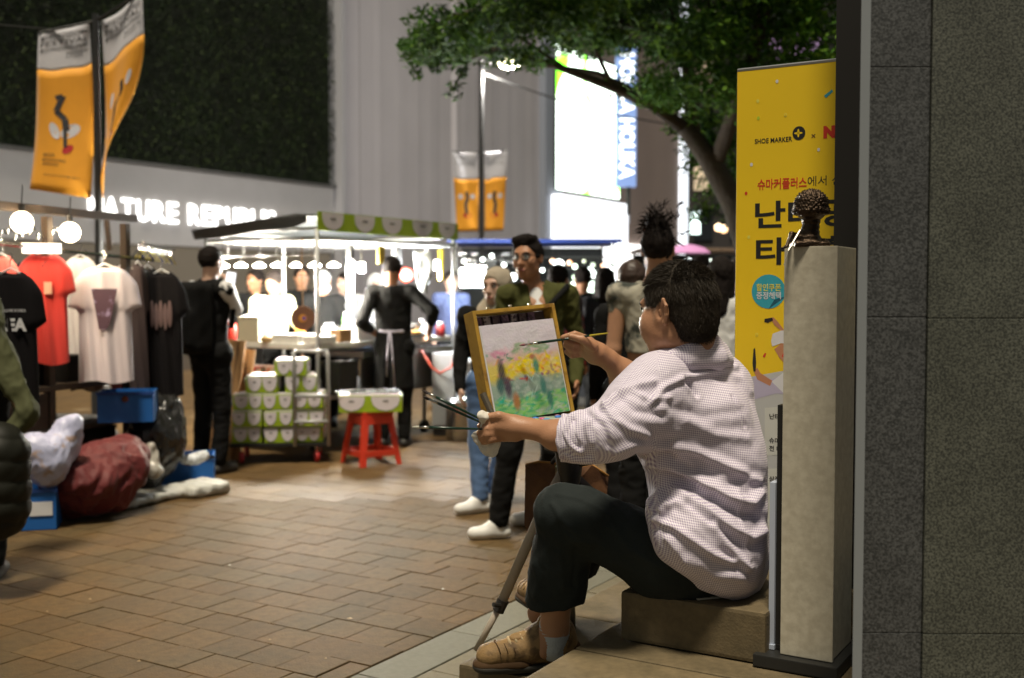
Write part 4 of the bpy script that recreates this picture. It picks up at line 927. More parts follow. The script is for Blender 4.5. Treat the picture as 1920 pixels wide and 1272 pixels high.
# right hand: pinches the brush
hand += [cone(hp(1140, 672, 3.30), hp(1122, 663, 3.29), .027, .028), cone(hp(1120, 660, 3.285), hp(1102, 645, 3.27), .029, .022), cone(hp(1112, 668, 3.30), hp(1092, 655, 3.30), .024, .018)]
for (x0, y0), (x1, y1), (x2, y2), dd, r_ in (((1106, 638), (1078, 627), (1056, 633), .0, .0105), ((1098, 648), (1076, 646), (1062, 640), .015, .0105), ((1092, 656), (1072, 656), (1060, 647), .02, .0105), ((1092, 664), (1072, 667), (1062, 660), .03, .0095)):
    hand += [cone(hp(x0, y0, 3.28 + dd), hp(x1, y1, 3.26 + dd), r_ * 1.1, r_, k=.004), cone(hp(x1, y1, 3.26 + dd), hp(x2, y2, 3.265 + dd), r_, r_ * .85, k=.002)]
hand += [cone(hp(1112, 650, 3.25), hp(1092, 637, 3.235), .015, .0125, k=.008), cone(hp(1092, 637, 3.235), hp(1070, 631, 3.238), .0125, .0095, k=.003)]
skin = head_prims(hcc, Rp, HS) + [ell(hq(-.050, .036, -.050), (.040, .056, .055), Rp, k=.03), ell(hq(.050, .036, -.050), (.040, .056, .055), Rp, k=.03), cone(hq(-.05, .0, -.075), hq(-.02, .07, -.105), .026, .022, k=.03)] + hand + [cone(nk - V_(0, 0, .05), hq(.0, -.035, -.04), .068, .068), cone(nk - V_(0, 0, .05), hq(0, .0, -.06), .066, .062),
    cone(elL, P(1040, 818, 2.88), .046, .038), cone(P(1070, 819, 2.87), wrL, .043, .0245), cone(elR, P(1165, 700, 3.33), .046, .040), cone(P(1185, 707, 3.335), wrR, .042, .026),
    cone(shL, elL, .05, .045), cone(shR, elR, .05, .045), cone(shL, shR, .06), cone(pel, chest, .13, .13, fl=fB, fs=.8), cone(chest, nk - V_(0, 0, .05), .13, .09, fl=fB, fs=.7),
    cone(hipL, knL, .06, .05), cone(knL, anL, .055, .042), cone(hipR, knR, .06, .05), cone(knR, anR, .055, .040), cone(hipL, hipR, .07)]
skin += [cone(anL, anL + V_(-.03, -.0, -.06), .040, .032)]
sdf_mesh('body', skin, .0044, .016, M_PSKIN, pt_, smooth=1)
face_bits(pt_, hcc, Rp, HS)
# ear relief
e_ = lambda x, y, z: hq(x * 1.08, y * 1.06, z * 1.06)
sdf_mesh('ear', [cone(e_(-.083, -.014, .012), e_(-.089, -.024, .022), .0045), cone(e_(-.089, -.024, .022), e_(-.091, -.032, .006), .0045), cone(e_(-.091, -.032, .006), e_(-.087, -.026, -.018), .0045), cone(e_(-.087, -.026, -.018), e_(-.082, -.016, -.036), .0055, .0075), cone(e_(-.082, -.016, -.036), e_(-.080, -.006, -.030), .007, .005), cone(e_(-.080, -.004, -.004), e_(-.080, -.006, -.016), .005), ell(e_(-.080, -.018, -.006), (.006, .013, .026), Rp)], .0016, .004, M_PSKIN, pt_)
# short hair, thinner towards nape and temple
M_PH = mat('painter hair', (.026, .019, .012), .55, var=.35, vs_=120, bump=.5, bs=420, spec=.25)
M_PH2 = mat('painter stubble hair', (.035, .024, .016), .6, var=.3, vs_=200, bump=.8, bs=500)
hp_ = [ell(hq(0, -.015, .024), (.0865, .105, .101), Rp), ell(hq(0, -.046, -.034), (.075, .064, .086), Rp, k=.03),
       cone(hq(-.2, .118, .030), hq(.2, .118, .030), .050, sub=True, k=.012), cone(hq(-.2, .085, -.038), hq(.2, .085, -.038), .062, sub=True, k=.012), cone(hq(-.2, .002, -.056), hq(.2, .002, -.056), .034, sub=True, k=.012), half(hq(0, -.06, -.105), Rp @ Vector((0, .3, -1)), .01)]
def ontop(V, N): return .0012 * wnoise(V, 30, 3) + .0007 * wnoise(V, 260, 5)
hair = sdf_mesh('hair', hp_, .0045, .012, M_PH, pt_, disp=ontop)
sb_ = []
for _ in range(500):
    y_, z_ = rng.uniform(.004, .058), rng.uniform(-.030, .060); x2 = 1 - ((y_ + .013) / .104) ** 2 - ((z_ - .02) / .100) ** 2
    for s__ in (-1, 1): sb_.append(hq(s__ * .084 * math.sqrt(max(.05, x2)), y_, z_))
strands(pt_, 2600, np.array(sb_), lambda p: (Rp @ Vector((0, -.1, -1)) + (p - hcc).normalized() * .1), .008, M_PH, .0006, 'sideburn_hair')
co = np.zeros(len(hair.data.vertices) * 3); hair.data.vertices.foreach_get('co', co); co = co.reshape(-1, 3)
Rn = np.array(Rp); loc = (co - np.array(hcc)) @ Rn
crown = np.array(hq(.01, -.05, .115))
def sdir(p):
    q = Rp.transposed() @ (p - hcc); o = (p - hcc).normalized()
    return (o * .16 + (Rp @ Vector((-.15, .55 if q.z > .06 and q.y > -.04 else -.25, -.75 if q.z < .07 else -.02)))).normalized()
top_ = co[loc[:, 2] > .02]; low = co[(loc[:, 2] <= .03)]
strands(pt_, 16000, top_, sdir, .020, M_PH, .0005)
strands(pt_, 14000, low, lambda p: (Rp @ Vector((0, -.12, -1)) + (p - hcc).normalized() * .16), .008, M_PH, .0005)
# ---- shirt
Tq = dict(tor=(sL, Vector((0, 0, 1))))
hemL = P(1262, 1085, 3.02)
sh = [cone(pel + V_(.02, -.02, -.03), chest, .178, .166, fl=fB, fs=.84), cone(P(1345, 1010, 3.04), P(1338, 860, 3.07), .130, .135), cone(P(1358, 1062, 3.04), P(1345, 960, 3.03), .098, .130), cone(P(1290, 1000, 2.96), P(1352, 1045, 2.98), .09, .095), cone(P(1262, 960, 2.98), P(1285, 1000, 2.96), .075, .09), cone(P(1310, 1035, 2.93), P(1370, 1070, 2.98), .06, .055), cone(chest, nk - V_(0, 0, .07), .165, .110, fl=fB, fs=.78), cone(P(1240, 714, 2.99), P(1348, 708, 3.17), .074, .072), cone(P(1325, 790, 3.06), P(1345, 880, 3.06), .125, .13),
      cone(P(1268, 668, 3.03), P(1310, 652, 3.10), .048, .050), cone(shL, elL, .078, .066, k=.06), cone(elL, P(1072, 818, 2.86), .066, .056, k=.05), cone(P(1112, 822, 2.85), P(1090, 826, 2.855), .060, .058),
      cone(shR, elR, .062, .06), cone(elR, P(1208, 722, 3.34), .07, .06), cone(P(1362, 735, 3.16), P(1368, 830, 3.10), .076, .085), cone(P(1200, 775, 2.93), P(1250, 800, 3.0), .09, .11, k=.07),
      ell(nk + V_(-.030, .012, .095), (.080, .080, .060), sub=True, k=.012), half(P(1047, 820, 2.86), (P(1047, 820, 2.86) - P(1100, 822, 2.85)), .004), half(P(1188, 705, 3.35), Vector((-1, 0, .35)), .004) if False else cone(P(1150, 670, 3.33), P(1170, 690, 3.33), .0001, sub=True)]
hn = (Vector((-.50, 0, -1))).normalized()
sh.append(half(P(1300, 1098, 3.0), Vector((-.36, -.05, -1)), .006))
folds = [ # (pixel polyline, height, width px)
 ([(1423, 902), (1373, 876), (1316, 852), (1270, 838)], .011, 8), ([(1426, 923), (1409, 944), (1366, 934), (1320, 905), (1259, 873), (1215, 865)], .015, 9),
 ([(1432, 996), (1409, 1008), (1373, 990), (1320, 955), (1266, 920)], .014, 9), ([(1231, 955), (1266, 941), (1298, 959), (1337, 990), (1373, 1033), (1405, 1065)], .010, 7),
 ([(1224, 973), (1266, 990), (1337, 1040), (1377, 1056)], .009, 6), ([(1372, 906), (1410, 890)], -.008, 9), ([(1340, 930), (1395, 968), (1420, 968)], -.011, 10), ([(1300, 905), (1250, 890)], -.008, 8), ([(1330, 978), (1290, 948)], -.008, 7),
 ([(1284, 709), (1298, 726), (1306, 742)], -.007, 3.5), ([(1372, 743), (1386, 772), (1397, 800)], -.004, 2.5), ([(1220, 757), (1247, 725), (1282, 709), (1330, 700), (1380, 688)], .007, 5), ([(1327, 684), (1345, 668), (1362, 655)], -.010, 6), ([(1345, 690), (1390, 712), (1408, 735)], .006, 8),
 ([(1132, 761), (1163, 734), (1195, 722), (1225, 716)], .009, 6), ([(1132, 759), (1152, 786), (1180, 805), (1215, 818)], .008, 6), ([(1100, 775), (1130, 800), (1140, 835)], -.007, 6), ([(1160, 745), (1190, 770), (1240, 780)], -.007, 7), ([(1190, 735), (1220, 750), (1255, 745)], .006, 5), ([(1155, 850), (1190, 835), (1250, 840), (1300, 870)], .007, 7), ([(1200, 860), (1260, 852)], -.010, 6),
 ([(1087, 768), (1066, 786), (1058, 812), (1068, 835), (1090, 850)], .008, 5), ([(1075, 790), (1072, 815), (1084, 838)], -.006, 4), ([(1046, 790), (1044, 820), (1052, 845), (1075, 862), (1110, 866)], .007, 6), ([(1112, 775), (1100, 800), (1108, 830)], .006, 5),
 ([(1290, 790), (1340, 815), (1400, 822)], .006, 9), ([(1260, 765), (1320, 780), (1390, 770)], -.004, 9), ([(1240, 960), (1225, 985)], .010, 5), ([(1395, 1085), (1340, 1080), (1290, 1050)], .006, 8), ([(1250, 1010), (1290, 1060), (1330, 1100)], .005, 6), ([(1385, 920), (1393, 990), (1408, 1050)], .004, 4), ([(1210, 920), (1216, 950), (1228, 970)], .008, 5)]
def dseg(p, a, b):
    ab = b - a; t = np.clip(((p - a) @ ab) / (ab @ ab), 0, 1); d = p - a - t[:, None] * ab; return (d * d).sum(1)
def fold_disp(V, N):
    px = proj(V); fac_ = np.clip(((np.array([0, 0, CAMH]) - V) * N).sum(1) / np.linalg.norm(V, axis=1), 0, 1); fac_ = np.clip(fac_ * 2.5, 0, 1)
    h = np.zeros(len(V))
    for pl, a, w_ in folds:
        pl = [np.array(q, float) for q in pl]; L_ = len(pl) - 1
        d2 = np.min([dseg(px, pl[i], pl[i + 1]) for i in range(L_)], 0)
        dd = np.sqrt(d2); g = np.exp(-(dd / w_) ** 2) - .35 * np.exp(-((dd - 2.1 * w_) / (1.2 * w_)) ** 2)
        h += a * g
    h += (1 - fac_) * 0
    back = .0018 * wnoise(V, 24, 2, 1.8) + .0012 * wnoise(V, 60, 7, 1.6)
    return h * fac_ + back
sleeveL_a, sleeveL_b = np.array(shL), np.array(elL); fore_b = np.array(P(1040, 818, 2.87))
def shirt_uv(me, V):
    def axial(a, b, r):
        ab = b - a; L_ = np.linalg.norm(ab); ab = ab / L_; pa = V - a; t = pa @ ab; rad = pa - t[:, None] * ab
        u = np.cross(ab, [0, 0, 1.]); u /= np.linalg.norm(u); v = np.cross(ab, u)
        dist = np.linalg.norm(pa - np.clip(t, 0, L_)[:, None] * ab, axis=1)
        return np.stack([t, np.arctan2(rad @ u, rad @ v) * r], 1), dist / r
    uvT = np.stack([(V @ np.array(sL)) * .92 + (V @ np.array(fB)) * .55, V[:, 2] + .15 * V[:, 0]], 1)
    u1, d1 = axial(sleeveL_a, sleeveL_b, .082); u2, d2 = axial(sleeveL_b, fore_b, .072)
    pxl = proj(V); sel = (pxl[:, 0] < 1232) & (V[:, 1] < 3.12)
    uv = uvT.copy(); m1 = sel & (d1 <= d2); m2 = sel & (d2 < d1); uv[m1] = u1[m1]; uv[m2] = u2[m2]
    set_uv(me, uv)
shirt = sdf_mesh('shirt', sh, .0055, .035, M_GING, pt_, disp=fold_disp, post=shirt_uv)
col = sdf_mesh('collar', [cone(P(1238, 702, 2.985), P(1260, 672, 2.985), .016, .020), cone(P(1260, 672, 2.985), P(1298, 652, 2.99), .022, .026), cone(P(1298, 652, 2.99), P(1334, 645, 3.04), .026, .026), cone(P(1334, 645, 3.04), P(1352, 656, 3.11), .026, .022), cone(P(1290, 676, 2.985), P(1340, 672, 3.03), .030, .034), cone(P(1340, 672, 3.03), P(1356, 676, 3.10), .034, .03)], .004, .015, M_GING, pt_, post=lambda me, V: set_uv(me, np.stack([V[:, 0] * 1.0 + V[:, 1] * .6, V[:, 2]], 1)))
# rolled cuff
cdir = (P(1047, 820, 2.86) - P(1110, 822, 2.85)).normalized()
cc_ = P(1056, 822, 2.865)
cf = [cone(cc_, cc_ - cdir * .035, .064, .066, fl=(0, 1, 0), fs=1.0), cone(cc_ + cdir * .03, cc_ - cdir * .06, .047, .047, sub=True, k=.004), half(cc_ + cdir * .008, cdir, .006), half(cc_ - cdir * .045, -cdir, .006)]
sdf_mesh('cuff', cf, .004, .01, M_GING, pt_, disp=lambda V, N: .004 * wnoise(V, 60, 2), post=lambda me, V: set_uv(me, np.stack([V[:, 0], V[:, 2] + V[:, 1]], 1)))
# ---- trousers
tr = [cone(hipL + V_(.01, .04, -.01), hipR, .125, .12), cone(P(1250, 1045, 3.06), P(1085, 975, 3.09), .106, .092), cone(P(1085, 975, 3.08), P(1054, 960, 3.09), .092, .080), cone(P(1062, 968, 3.09), P(1042, 1115, 3.17), .082, .082), cone(P(1050, 1030, 3.12), P(1040, 1128, 3.175), .080, .080),
      cone(hipR, knR, .11, .085), cone(knR, P(1040, 1120, 3.48), .085, .08), cone(P(1350, 1088, 3.08), P(1230, 1070, 3.06), .075, .080),
      half(P(1035, 1135, 3.17), Vector((.10, 0, -1)), .003)]
tr.append(half((0, 0, .575), (0, 0, -1), .004) if False else half(P(1035, 1150, 3.17), (0, 0, -1), .002))
tfolds = [([(1035, 945), (1050, 975), (1085, 1005)], .006, 5), ([(1045, 925), (1090, 935), (1140, 965)], .004, 4), ([(1060, 1000), (1075, 1015), (1110, 1020)], .005, 5), ([(1150, 990), (1180, 1030), (1230, 1060)], .006, 8), ([(1000, 1060), (1010, 1090), (1004, 1120)], .005, 6), ([(1050, 1040), (1056, 1100)], .005, 6), ([(1080, 1030), (1078, 1100)], -.006, 6), ([(1200, 960), (1250, 1010)], .005, 8)]
def tdisp(V, N):
    px = proj(V); h = np.zeros(len(V))
    for pl, a, w_ in tfolds:
        pl = [np.array(q, float) for q in pl]; d2 = np.min([dseg(px, pl[i], pl[i + 1]) for i in range(len(pl) - 1)], 0); h += a * np.exp(-d2 / w_ ** 2)
    return h + .004 * wnoise(V, 18, 6, 1.6) - .008 * np.abs(wnoise(V, 21, 3, 2)) - .003 * np.abs(wnoise(V, 60, 5, 1.6))
sdf_mesh('trousers', tr, .0065, .03, M_JEAN, pt_, disp=tdisp)
MB().tube([P(x, y, 3.088) for x, y in ((0, 0),)] * 1 + [P(1, 1, 3)], .001).v if False else None
# ---- sock and hiking shoes
M_SOCK = mat('grey sock', (.44, .47, .49), .9, bump=.6, bs=160, var=.1, vs_=50)
M_SHOE = mat('tan hiking leather', (.27, .165, .065), .7, var=.2, vs_=30, bump=.5, bs=120, col2=(.13, .075, .03), c2s=26, c2w=.05, c2t=.56)
M_SHOE2 = mat('brown shoe trim', (.075, .042, .02), .8, spec=.15); M_SOLE = mat('dark sole', (.03, .028, .022), .8)
def anklesock(c0, c1): sdf_mesh('sock', [cone(c0, c1, .045, .043)], .004, .01, M_SOCK, pt_, disp=lambda V, N: .0006 * np.sin(V[:, 2] * 700) + .002 * wnoise(V, 70))
anklesock(P(1040, 1172, 3.20), P(1037, 1212, 3.205))
def shoe(heel, toe, z0, s=1.):
    d = (toe - heel); d.z = 0; L_ = d.length; d = d / L_; n = Vector((-d.y, d.x, 0))
    q = lambda a, b, c: Vector((heel.x, heel.y, z0)) + d * a * L_ + n * b + Vector((0, 0, c))
    sdf_mesh('shoe', [cone(q(.12, 0, .062), q(.45, 0, .068), .046, .044), cone(q(.45, 0, .066), q(.90, 0, .050), .050, .042, fl=(0, 0, 1), fs=.86), cone(q(.17, 0, .085), q(.36, 0, .090), .060, .048), cone(q(.19, 0, .07), q(.19, 0, .115), .050, .056), cone(q(.20, 0, .12), q(.20, 0, .20), .044, .052, sub=True, k=.006), half((0, 0, z0 + .022), (0, 0, -1), .003)], .004, .02, M_SHOE, pt_, disp=lambda V, N: .0016 * wnoise(V, 70, 3))
    sdf_mesh('sole', [cone(q(.10, 0, .02), q(.92, 0, .02), .050, .048, fl=(0, 0, 1), fs=.5), half((0, 0, z0 + .026), (0, 0, 1), .002), half((0, 0, z0 + .001), (0, 0, -1), .002)], .005, .01, M_SOLE, pt_)
    sdf_mesh('shoe_rand', [cone(q(.60, 0, .026), q(.93, 0, .024), .051, .045, fl=(0, 0, 1), fs=.55), half((0, 0, z0 + .022), (0, 0, -1), .002)], .004, .01, M_SHOE2, pt_)
    sdf_mesh('shoe_heel_panel', [cone(q(.08, 0, .05), q(.22, 0, .055), .052, .050), half((0, 0, z0 + .024), (0, 0, -1), .002), half(q(.30, 0, 0), d, .004)], .004, .01, M_SHOE2, pt_)
    sdf_mesh('tongue', [cone(q(.34, 0, .118), q(.62, 0, .098), .024, .022, fl=(0, 0, 1), fs=.6), cone(q(.34, 0, .118), q(.29, 0, .145), .024, .024)], .004, .01, M_SHOE, pt_)
    for i in range(6):
        a = .36 + i * .065; h = .128 - i * .006
        MB().tube([q(a, -.026, h - .012), q(a + .015, -.01, h), q(a + .02, .01, h), q(a, .026, h - .012)], .0045, 6).build('lace', mat('lace', (.50, .38, .22), .8), pt_, smooth=True)
    for a in (.70, .78, .86):
        pts = [q(a - .05 * abs(b_) / .05, b_, .052 + .040 * math.sqrt(max(0, 1 - (b_ / .055) ** 2))) for b_ in (-.050, -.04, -.02, 0, .02, .04, .050)]
        MB().tube(pts, .0013, 6).build('stitch_band', M_SHOE2, pt_, smooth=True)
    for a in (.15, .3):
        MB().tube([q(a, -.049, .035), q(a + .10, -.046, .09), q(a + .16, -.030, .11)], .0035, 6).build('trim_strap', M_SHOE2, pt_, smooth=True)
shoe(P(1072, 1235, 3.24), P(902, 1250, 3.20), .283)
shoe(P(1045, 1160, 3.70), P(985, 1170, 3.95), .283)
# ---- things in the painter's hands
M_BH = mat('brush handle', (.008, .030, .020), .25); M_FER = mat('ferrule', (.55, .52, .47), .25, metal=1); M_BR = mat('bristle', (.25, .10, .12), .8); M_BRY = mat('yellow handle end', (.45, .36, .03), .4)
def brush(label, a, b, fl=.16, tipc=M_BR, endc=None, r=.0034):   # a: tip, b: handle end
    t = wthing('paintbrush', label, 'paintbrush', b); L_ = (b - a); u = L_.normalized(); n_ = L_.length
    MB().tube([a, a + u * .012, a + u * .022], [.0012, .004, .0034], 8).build('bristles', tipc, t)
    MB().tube([a + u * .020, a + u * n_ * fl], [.0036, .0042], 8).build('ferrule', M_FER, t, smooth=True)
    e = a + u * n_ * .8
    MB().tube([a + u * n_ * fl, a + u * n_ * .3, e], [.0040, r * 1.25, r * .9], 8).build('handle', M_BH, t, smooth=True)
    MB().tube([e, b], [r * .9, r * .6], 8).build('handle_end', endc or M_BH, t)
    return t
brush('long green brush touching the canvas, yellow handle end', P(974, 648, 3.325), P(1140, 625, 3.20), .22, endc=M_BRY)
brush('dark green brush in left fist, upper of the pair pointing at the trolley', P(791, 732, 2.98), P(915, 793, 2.925), .22, mat('dark bristle', (.03, .02, .02), .8))
brush('dark green brush in left fist, lower of the slanting pair', P(793, 744, 2.99), P(912, 797, 2.926), .24, mat('dark bristle', (.03, .02, .02), .8))
brush('dark green brush held level in the left fist', P(773, 801, 2.97), P(908, 805, 2.925), .24, mat('pale bristle', (.5, .48, .40), .8))
M_TIS = mat('tissue', (.66, .62, .55), .9)
ti = sdf_mesh('tissue', [cone(P(897, 820, 2.955), P(918, 838, 2.96), .020, .030, fl=(0, 1, 0), fs=.35), cone(P(918, 838, 2.96), P(924, 850, 2.96), .026, .012, fl=(0, 1, 0), fs=.35), ell(P(907, 780, 2.925), (.020, .014, .016)), cone(P(907, 781, 2.925), P(905, 820, 2.96), .010, .012)], .0035, .01, M_TIS, disp=lambda V, N: .004 * wnoise(V, 60, 2, 1.8) - .008 * np.abs(wnoise(V, 95, 4, 2)))
tag(ti, 'crumpled white tissue squeezed in the fist with brushes', 'tissue')
ps = MB().box((P(1325, 1138, 3.06).x, 3.05, .564), (.125, .13, .004), .3).build('paper_sheet', mat('clear paper', (.42, .40, .34), .5)); tag(ps, 'creased paper sheet lying under the painter on the step', 'paper')
# ---------------------------------------------------------------- easel box on its tripod
M_OAK = mat('easel wood', (.40, .235, .035), .5, var=.22, vs_=12, bump=.2, bs=80, col2=(.20, .10, .02), c2s=26, c2w=.12, c2t=.62)
M_PLT = mat('dark tubes', (.07, .05, .07), .5, col2=(.30, .24, .22), c2s=45, c2w=.05)
eb = wthing('easel_box', 'yellow wooden easel box with open lid on tripod', 'easel', P(1040, 860, 3.35))
BL, BR_, TL = P(933, 792, 3.26), P(1070, 770, 3.40), P(906, 611, 3.31)
e1 = (BR_ - BL); cw = e1.length; e1 = e1 / cw; e2 = TL - BL; e2 = (e2 - e1 * e2.dot(e1)); chh_ = e2.length; e2 = e2 / chh_; e3 = e1.cross(e2)
E = Matrix((e1, e2, e3)).transposed()
def ep(x, y, z): return BL + e1 * x + e2 * y + e3 * z
def ebox(x0, x1, y0, y1, z0, z1, name, m, par=eb, bev=.0015):
    return MB().box(ep((x0 + x1) / 2, (y0 + y1) / 2, (z0 + z1) / 2), (abs(x1 - x0), abs(y1 - y0), abs(z1 - z0)), M=E).build(name, m, par, bevel=bev)
lx0, lx1, ly0, ly1 = -.020, cw + .012, -.02, chh_ + .047
ebox(lx0, lx0 + .012, ly0, ly1, -.052, .004, 'lid_side', M_OAK); ebox(lx1 - .012, lx1, ly0, ly1, -.052, .004, 'lid_side', M_OAK)
ebox(lx0 + .0125, lx1 - .0125, ly1 - .012, ly1, -.052, .0035, 'lid_top_rail', M_OAK); ebox(lx0 + .0125, lx1 - .0125, ly0, ly1 - .013, -.052, -.046, 'lid_back', mat('easel back', (.10, .07, .07), .7))
for i in range(7): ebox(lx0 + .02 + i * .032, lx0 + .045 + i * .032, ly1 - .045, ly1 - .016, -.045, -.028, 'paint_tube', mat('tube %d' % (i % 3), [(.16, .09, .15), (.35, .30, .30), (.10, .07, .08)][i % 3], .4, col2=(.05, .03, .05), c2s=90, c2w=.05))
for x in (.05, .13, .2): MB().lathe([(.004, 0), (.004, .006), (.006, .007), (.005, .011)], 8, ep(x, ly1, -.02), E @ Matrix.Rotation(-math.pi / 2, 3, 'X')).build('brass_stud', mat('brass', (.5, .4, .25), .3, metal=1), eb)
# picture on its board
cv = wthing('canvas', 'small unfinished street painting with figures in green and yellow', 'canvas', BL)
ebox(-.004, cw + .0, 0, chh_, -.012, -.001, 'board', mat('canvas edge', (.62, .62, .64), .7), cv)
def painting(nt, p):
    L = nt.links.new; uv = nt.nodes.new('ShaderNodeAttribute'); uv.attribute_name = 'paint'
    L(uv.outputs['Color'], p.inputs['Base Color']); p.inputs['Roughness'].default_value = .45
    tc = nt.nodes.new('ShaderNodeTexCoord'); no = nt.nodes.new('ShaderNodeTexNoise'); no.inputs['Scale'].default_value = 120; L(tc.outputs['Object'], no.inputs['Vector'])
    bn = nt.nodes.new('ShaderNodeBump'); bn.inputs['Strength'].default_value = .5; bn.inputs['Distance'].default_value = .002; L(no.outputs[0], bn.inputs['Height']); L(bn.outputs[0], p.inputs['Normal'])
M_PAINT = noded('oil paint', painting)
nx_, ny_ = 110, 130
img = np.zeros((ny_ + 1, nx_ + 1, 3)); U, Vv = np.meshgrid(np.linspace(0, 1, nx_ + 1), np.linspace(0, 1, ny_ + 1))
img[:] = (.60, .56, .62)
bands = ((0, (.26, .48, .22)), (.16, (.26, .48, .22)), (.26, (.30, .38, .34)), (.38, (.34, .42, .36)), (.46, (.62, .52, .18)), (.58, (.64, .54, .22)), (.66, (.60, .48, .48)), (.78, (.62, .59, .66)), (2, (.62, .59, .66)))
wob_ = Vv + .03 * np.sin(U * 9) + .02 * np.sin(U * 23 + 1)
for c_ in range(3): img[..., c_] = np.interp(wob_, [b[0] for b in bands], [b[1][c_] for b in bands])
r2 = np.random.RandomState(4)
def dab(u, v, a, b, ang, c, op=.8):
    du = (U - u) * cw / .24; dv = (Vv - v) * chh_ / .24; x = du * math.cos(ang) + dv * math.sin(ang); y = -du * math.sin(ang) + dv * math.cos(ang)
    m = np.clip(1.6 - ((x / a) ** 2 + (y / b) ** 2) ** .5 * 1.6, 0, 1)[..., None] * op * (.75 + .25 * np.sin(x * 260 + y * 40)[..., None]); img[:] = img * (1 - m) + np.array(c) * m
def many(n, u0, u1, v0, v1, cols, a=.07, b=.02, ang=0, op=.7):
    for _ in range(n):
        c = np.array(cols[r2.randint(len(cols))]) * r2.uniform(.8, 1.2); dab(r2.uniform(u0, u1), r2.uniform(v0, v1), a * r2.uniform(.5, 1.3), b * r2.uniform(.6, 1.4), ang + r2.normal(0, .5), c, op)
many(60, 0, 1, .72, 1, [(.62, .58, .66), (.66, .63, .68), (.56, .56, .58)], .16, .05, .1, .4)
many(30, .1, .5, .6, .72, [(.62, .30, .42), (.66, .45, .52), (.60, .55, .5)], .08, .03); many(26, .4, .85, .66, .78, [(.16, .28, .16), (.28, .38, .26)], .09, .03, .2, .85)
many(130, .1, .95, .42, .64, [(.70, .55, .05), (.75, .62, .08), (.72, .35, .10), (.70, .45, .35), (.66, .60, .35)], .06, .03, .2, .8)
many(150, .12, 1, .2, .42, [(.22, .30, .27), (.30, .36, .33), (.16, .26, .22), (.38, .42, .40)], .07, .035, .3, .7)
many(120, .05, 1, .0, .24, [(.10, .36, .10), (.05, .30, .16), (.25, .50, .12), (.45, .55, .40), (.06, .35, .28)], .10, .022, .05, .8)
many(20, .55, 1, .0, .08, [(.62, .62, .60), (.5, .52, .5)], .08, .02, .1, .6); many(8, .0, .35, .62, .72, [(.02, .18, .12), (.03, .25, .15)], .05, .018, .3, .8)
many(10, .2, .5, .38, .44, [(.10, .08, .30), (.25, .05, .08), (.5, .08, .04)], .05, .016, .3, .8); many(10, .7, 1, .42, .5, [(.20, .05, .18), (.4, .08, .08), (.12, .1, .25)], .035, .02, 0, .8); many(6, .4, .7, .2, .5, [(.45, .62, .62), (.55, .68, .62)], .012, .09, 0, .8)
for u, v, c, h in ((.17, .5, (.04, .035, .05), .15), (.22, .34, (.06, .04, .07), .12), (.30, .18, (.35, .16, .08), .10), (.12, .36, (.04, .10, .10), .10)): dab(u, v, .075, h * 1.5, -.03, c, 1); dab(u, v, .06, h * 1.3, -.03, c, 1)
for u, v, c, h in ((.62, .62, (.35, .15, .12), .03), (.65, .52, (.05, .22, .18), .09), (.70, .30, (.05, .16, .14), .10), (.76, .16, (.04, .14, .12), .09)): dab(u, v, .065, h * 1.5, -.03, c, 1); dab(u, v, .05, h * 1.3, -.03, c, 1)
dab(.59, .53, .006, .09, .1, (.62, .68, .66), .9); dab(.86, .5, .03, .05, 0, (.22, .10, .16), .8)
lum_ = img.mean(-1, keepdims=True); img = np.clip(lum_ + (img - lum_) * 1.3, 0, 1); img *= np.interp(Vv, [0, .6, .8, 1], [.80, .85, 1, 1.05])[..., None]
zz = (r2.normal(0, 1, (ny_ + 1, nx_ + 1)) * .00025)
vs3 = [ep(U[j, i] * (cw - .004), Vv[j, i] * chh_, .0004 + abs(zz[j, i])) for j in range(ny_ + 1) for i in range(nx_ + 1)]
fs3 = [(j * (nx_ + 1) + i, j * (nx_ + 1) + i + 1, (j + 1) * (nx_ + 1) + i + 1, (j + 1) * (nx_ + 1) + i) for j in range(ny_) for i in range(nx_)]
o = MB().add(vs3, fs3).build('painted_face', M_PAINT, cv, smooth=True)
ca = o.data.color_attributes.new('paint', 'FLOAT_COLOR', 'POINT'); ca.data.foreach_set('color', np.concatenate([img.reshape(-1, 3), np.ones(((nx_ + 1) * (ny_ + 1), 1))], 1).ravel())
# box bottom with palette and paint blobs
zc = 1.4 - 243 * 3.3 / F
bx = lambda x, y, z: ep(x, 0, 0) * 0 + Vector((BL.x, BL.y, 0)) + Vector((e1.x, e1.y, 0)).normalized() * x + Vector((e1.y, -e1.x, 0)).normalized() * y + Vector((0, 0, z))
RB = Matrix.Rotation(math.atan2(e1.y, e1.x), 3, 'Z')
def bbx(x0, x1, y0, y1, z0, z1, name, m): return MB().box(bx((x0 + x1) / 2, (y0 + y1) / 2, (z0 + z1) / 2), (x1 - x0, y1 - y0, z1 - z0), M=RB).build(name, m, eb, bevel=.0015)
zb_ = BL.z + .004
bbx(-.01, .27, -.02, .15, zb_ - .034, zb_ - .029, 'box_floor', M_OAK)
bbx(-.015, .275, .15, .16, zb_ - .034, zb_ - .004, 'box_wall', M_OAK); bbx(-.015, .275, -.03, -.02, zb_ - .034, zb_ - .004, 'box_wall', M_OAK); bbx(-.025, -.0155, -.03, .16, zb_ - .034, zb_ - .004, 'box_wall', M_OAK); bbx(.2755, .285, -.03, .16, zb_ - .034, zb_ - .004, 'box_wall', M_OAK)
bbx(-.012, .30, .0, .148, zb_ - .002, zb_ + .003, 'palette', mat('palette board', (.45, .45, .40), .5, col2=(.20, .30, .22), c2s=30, c2w=.06))
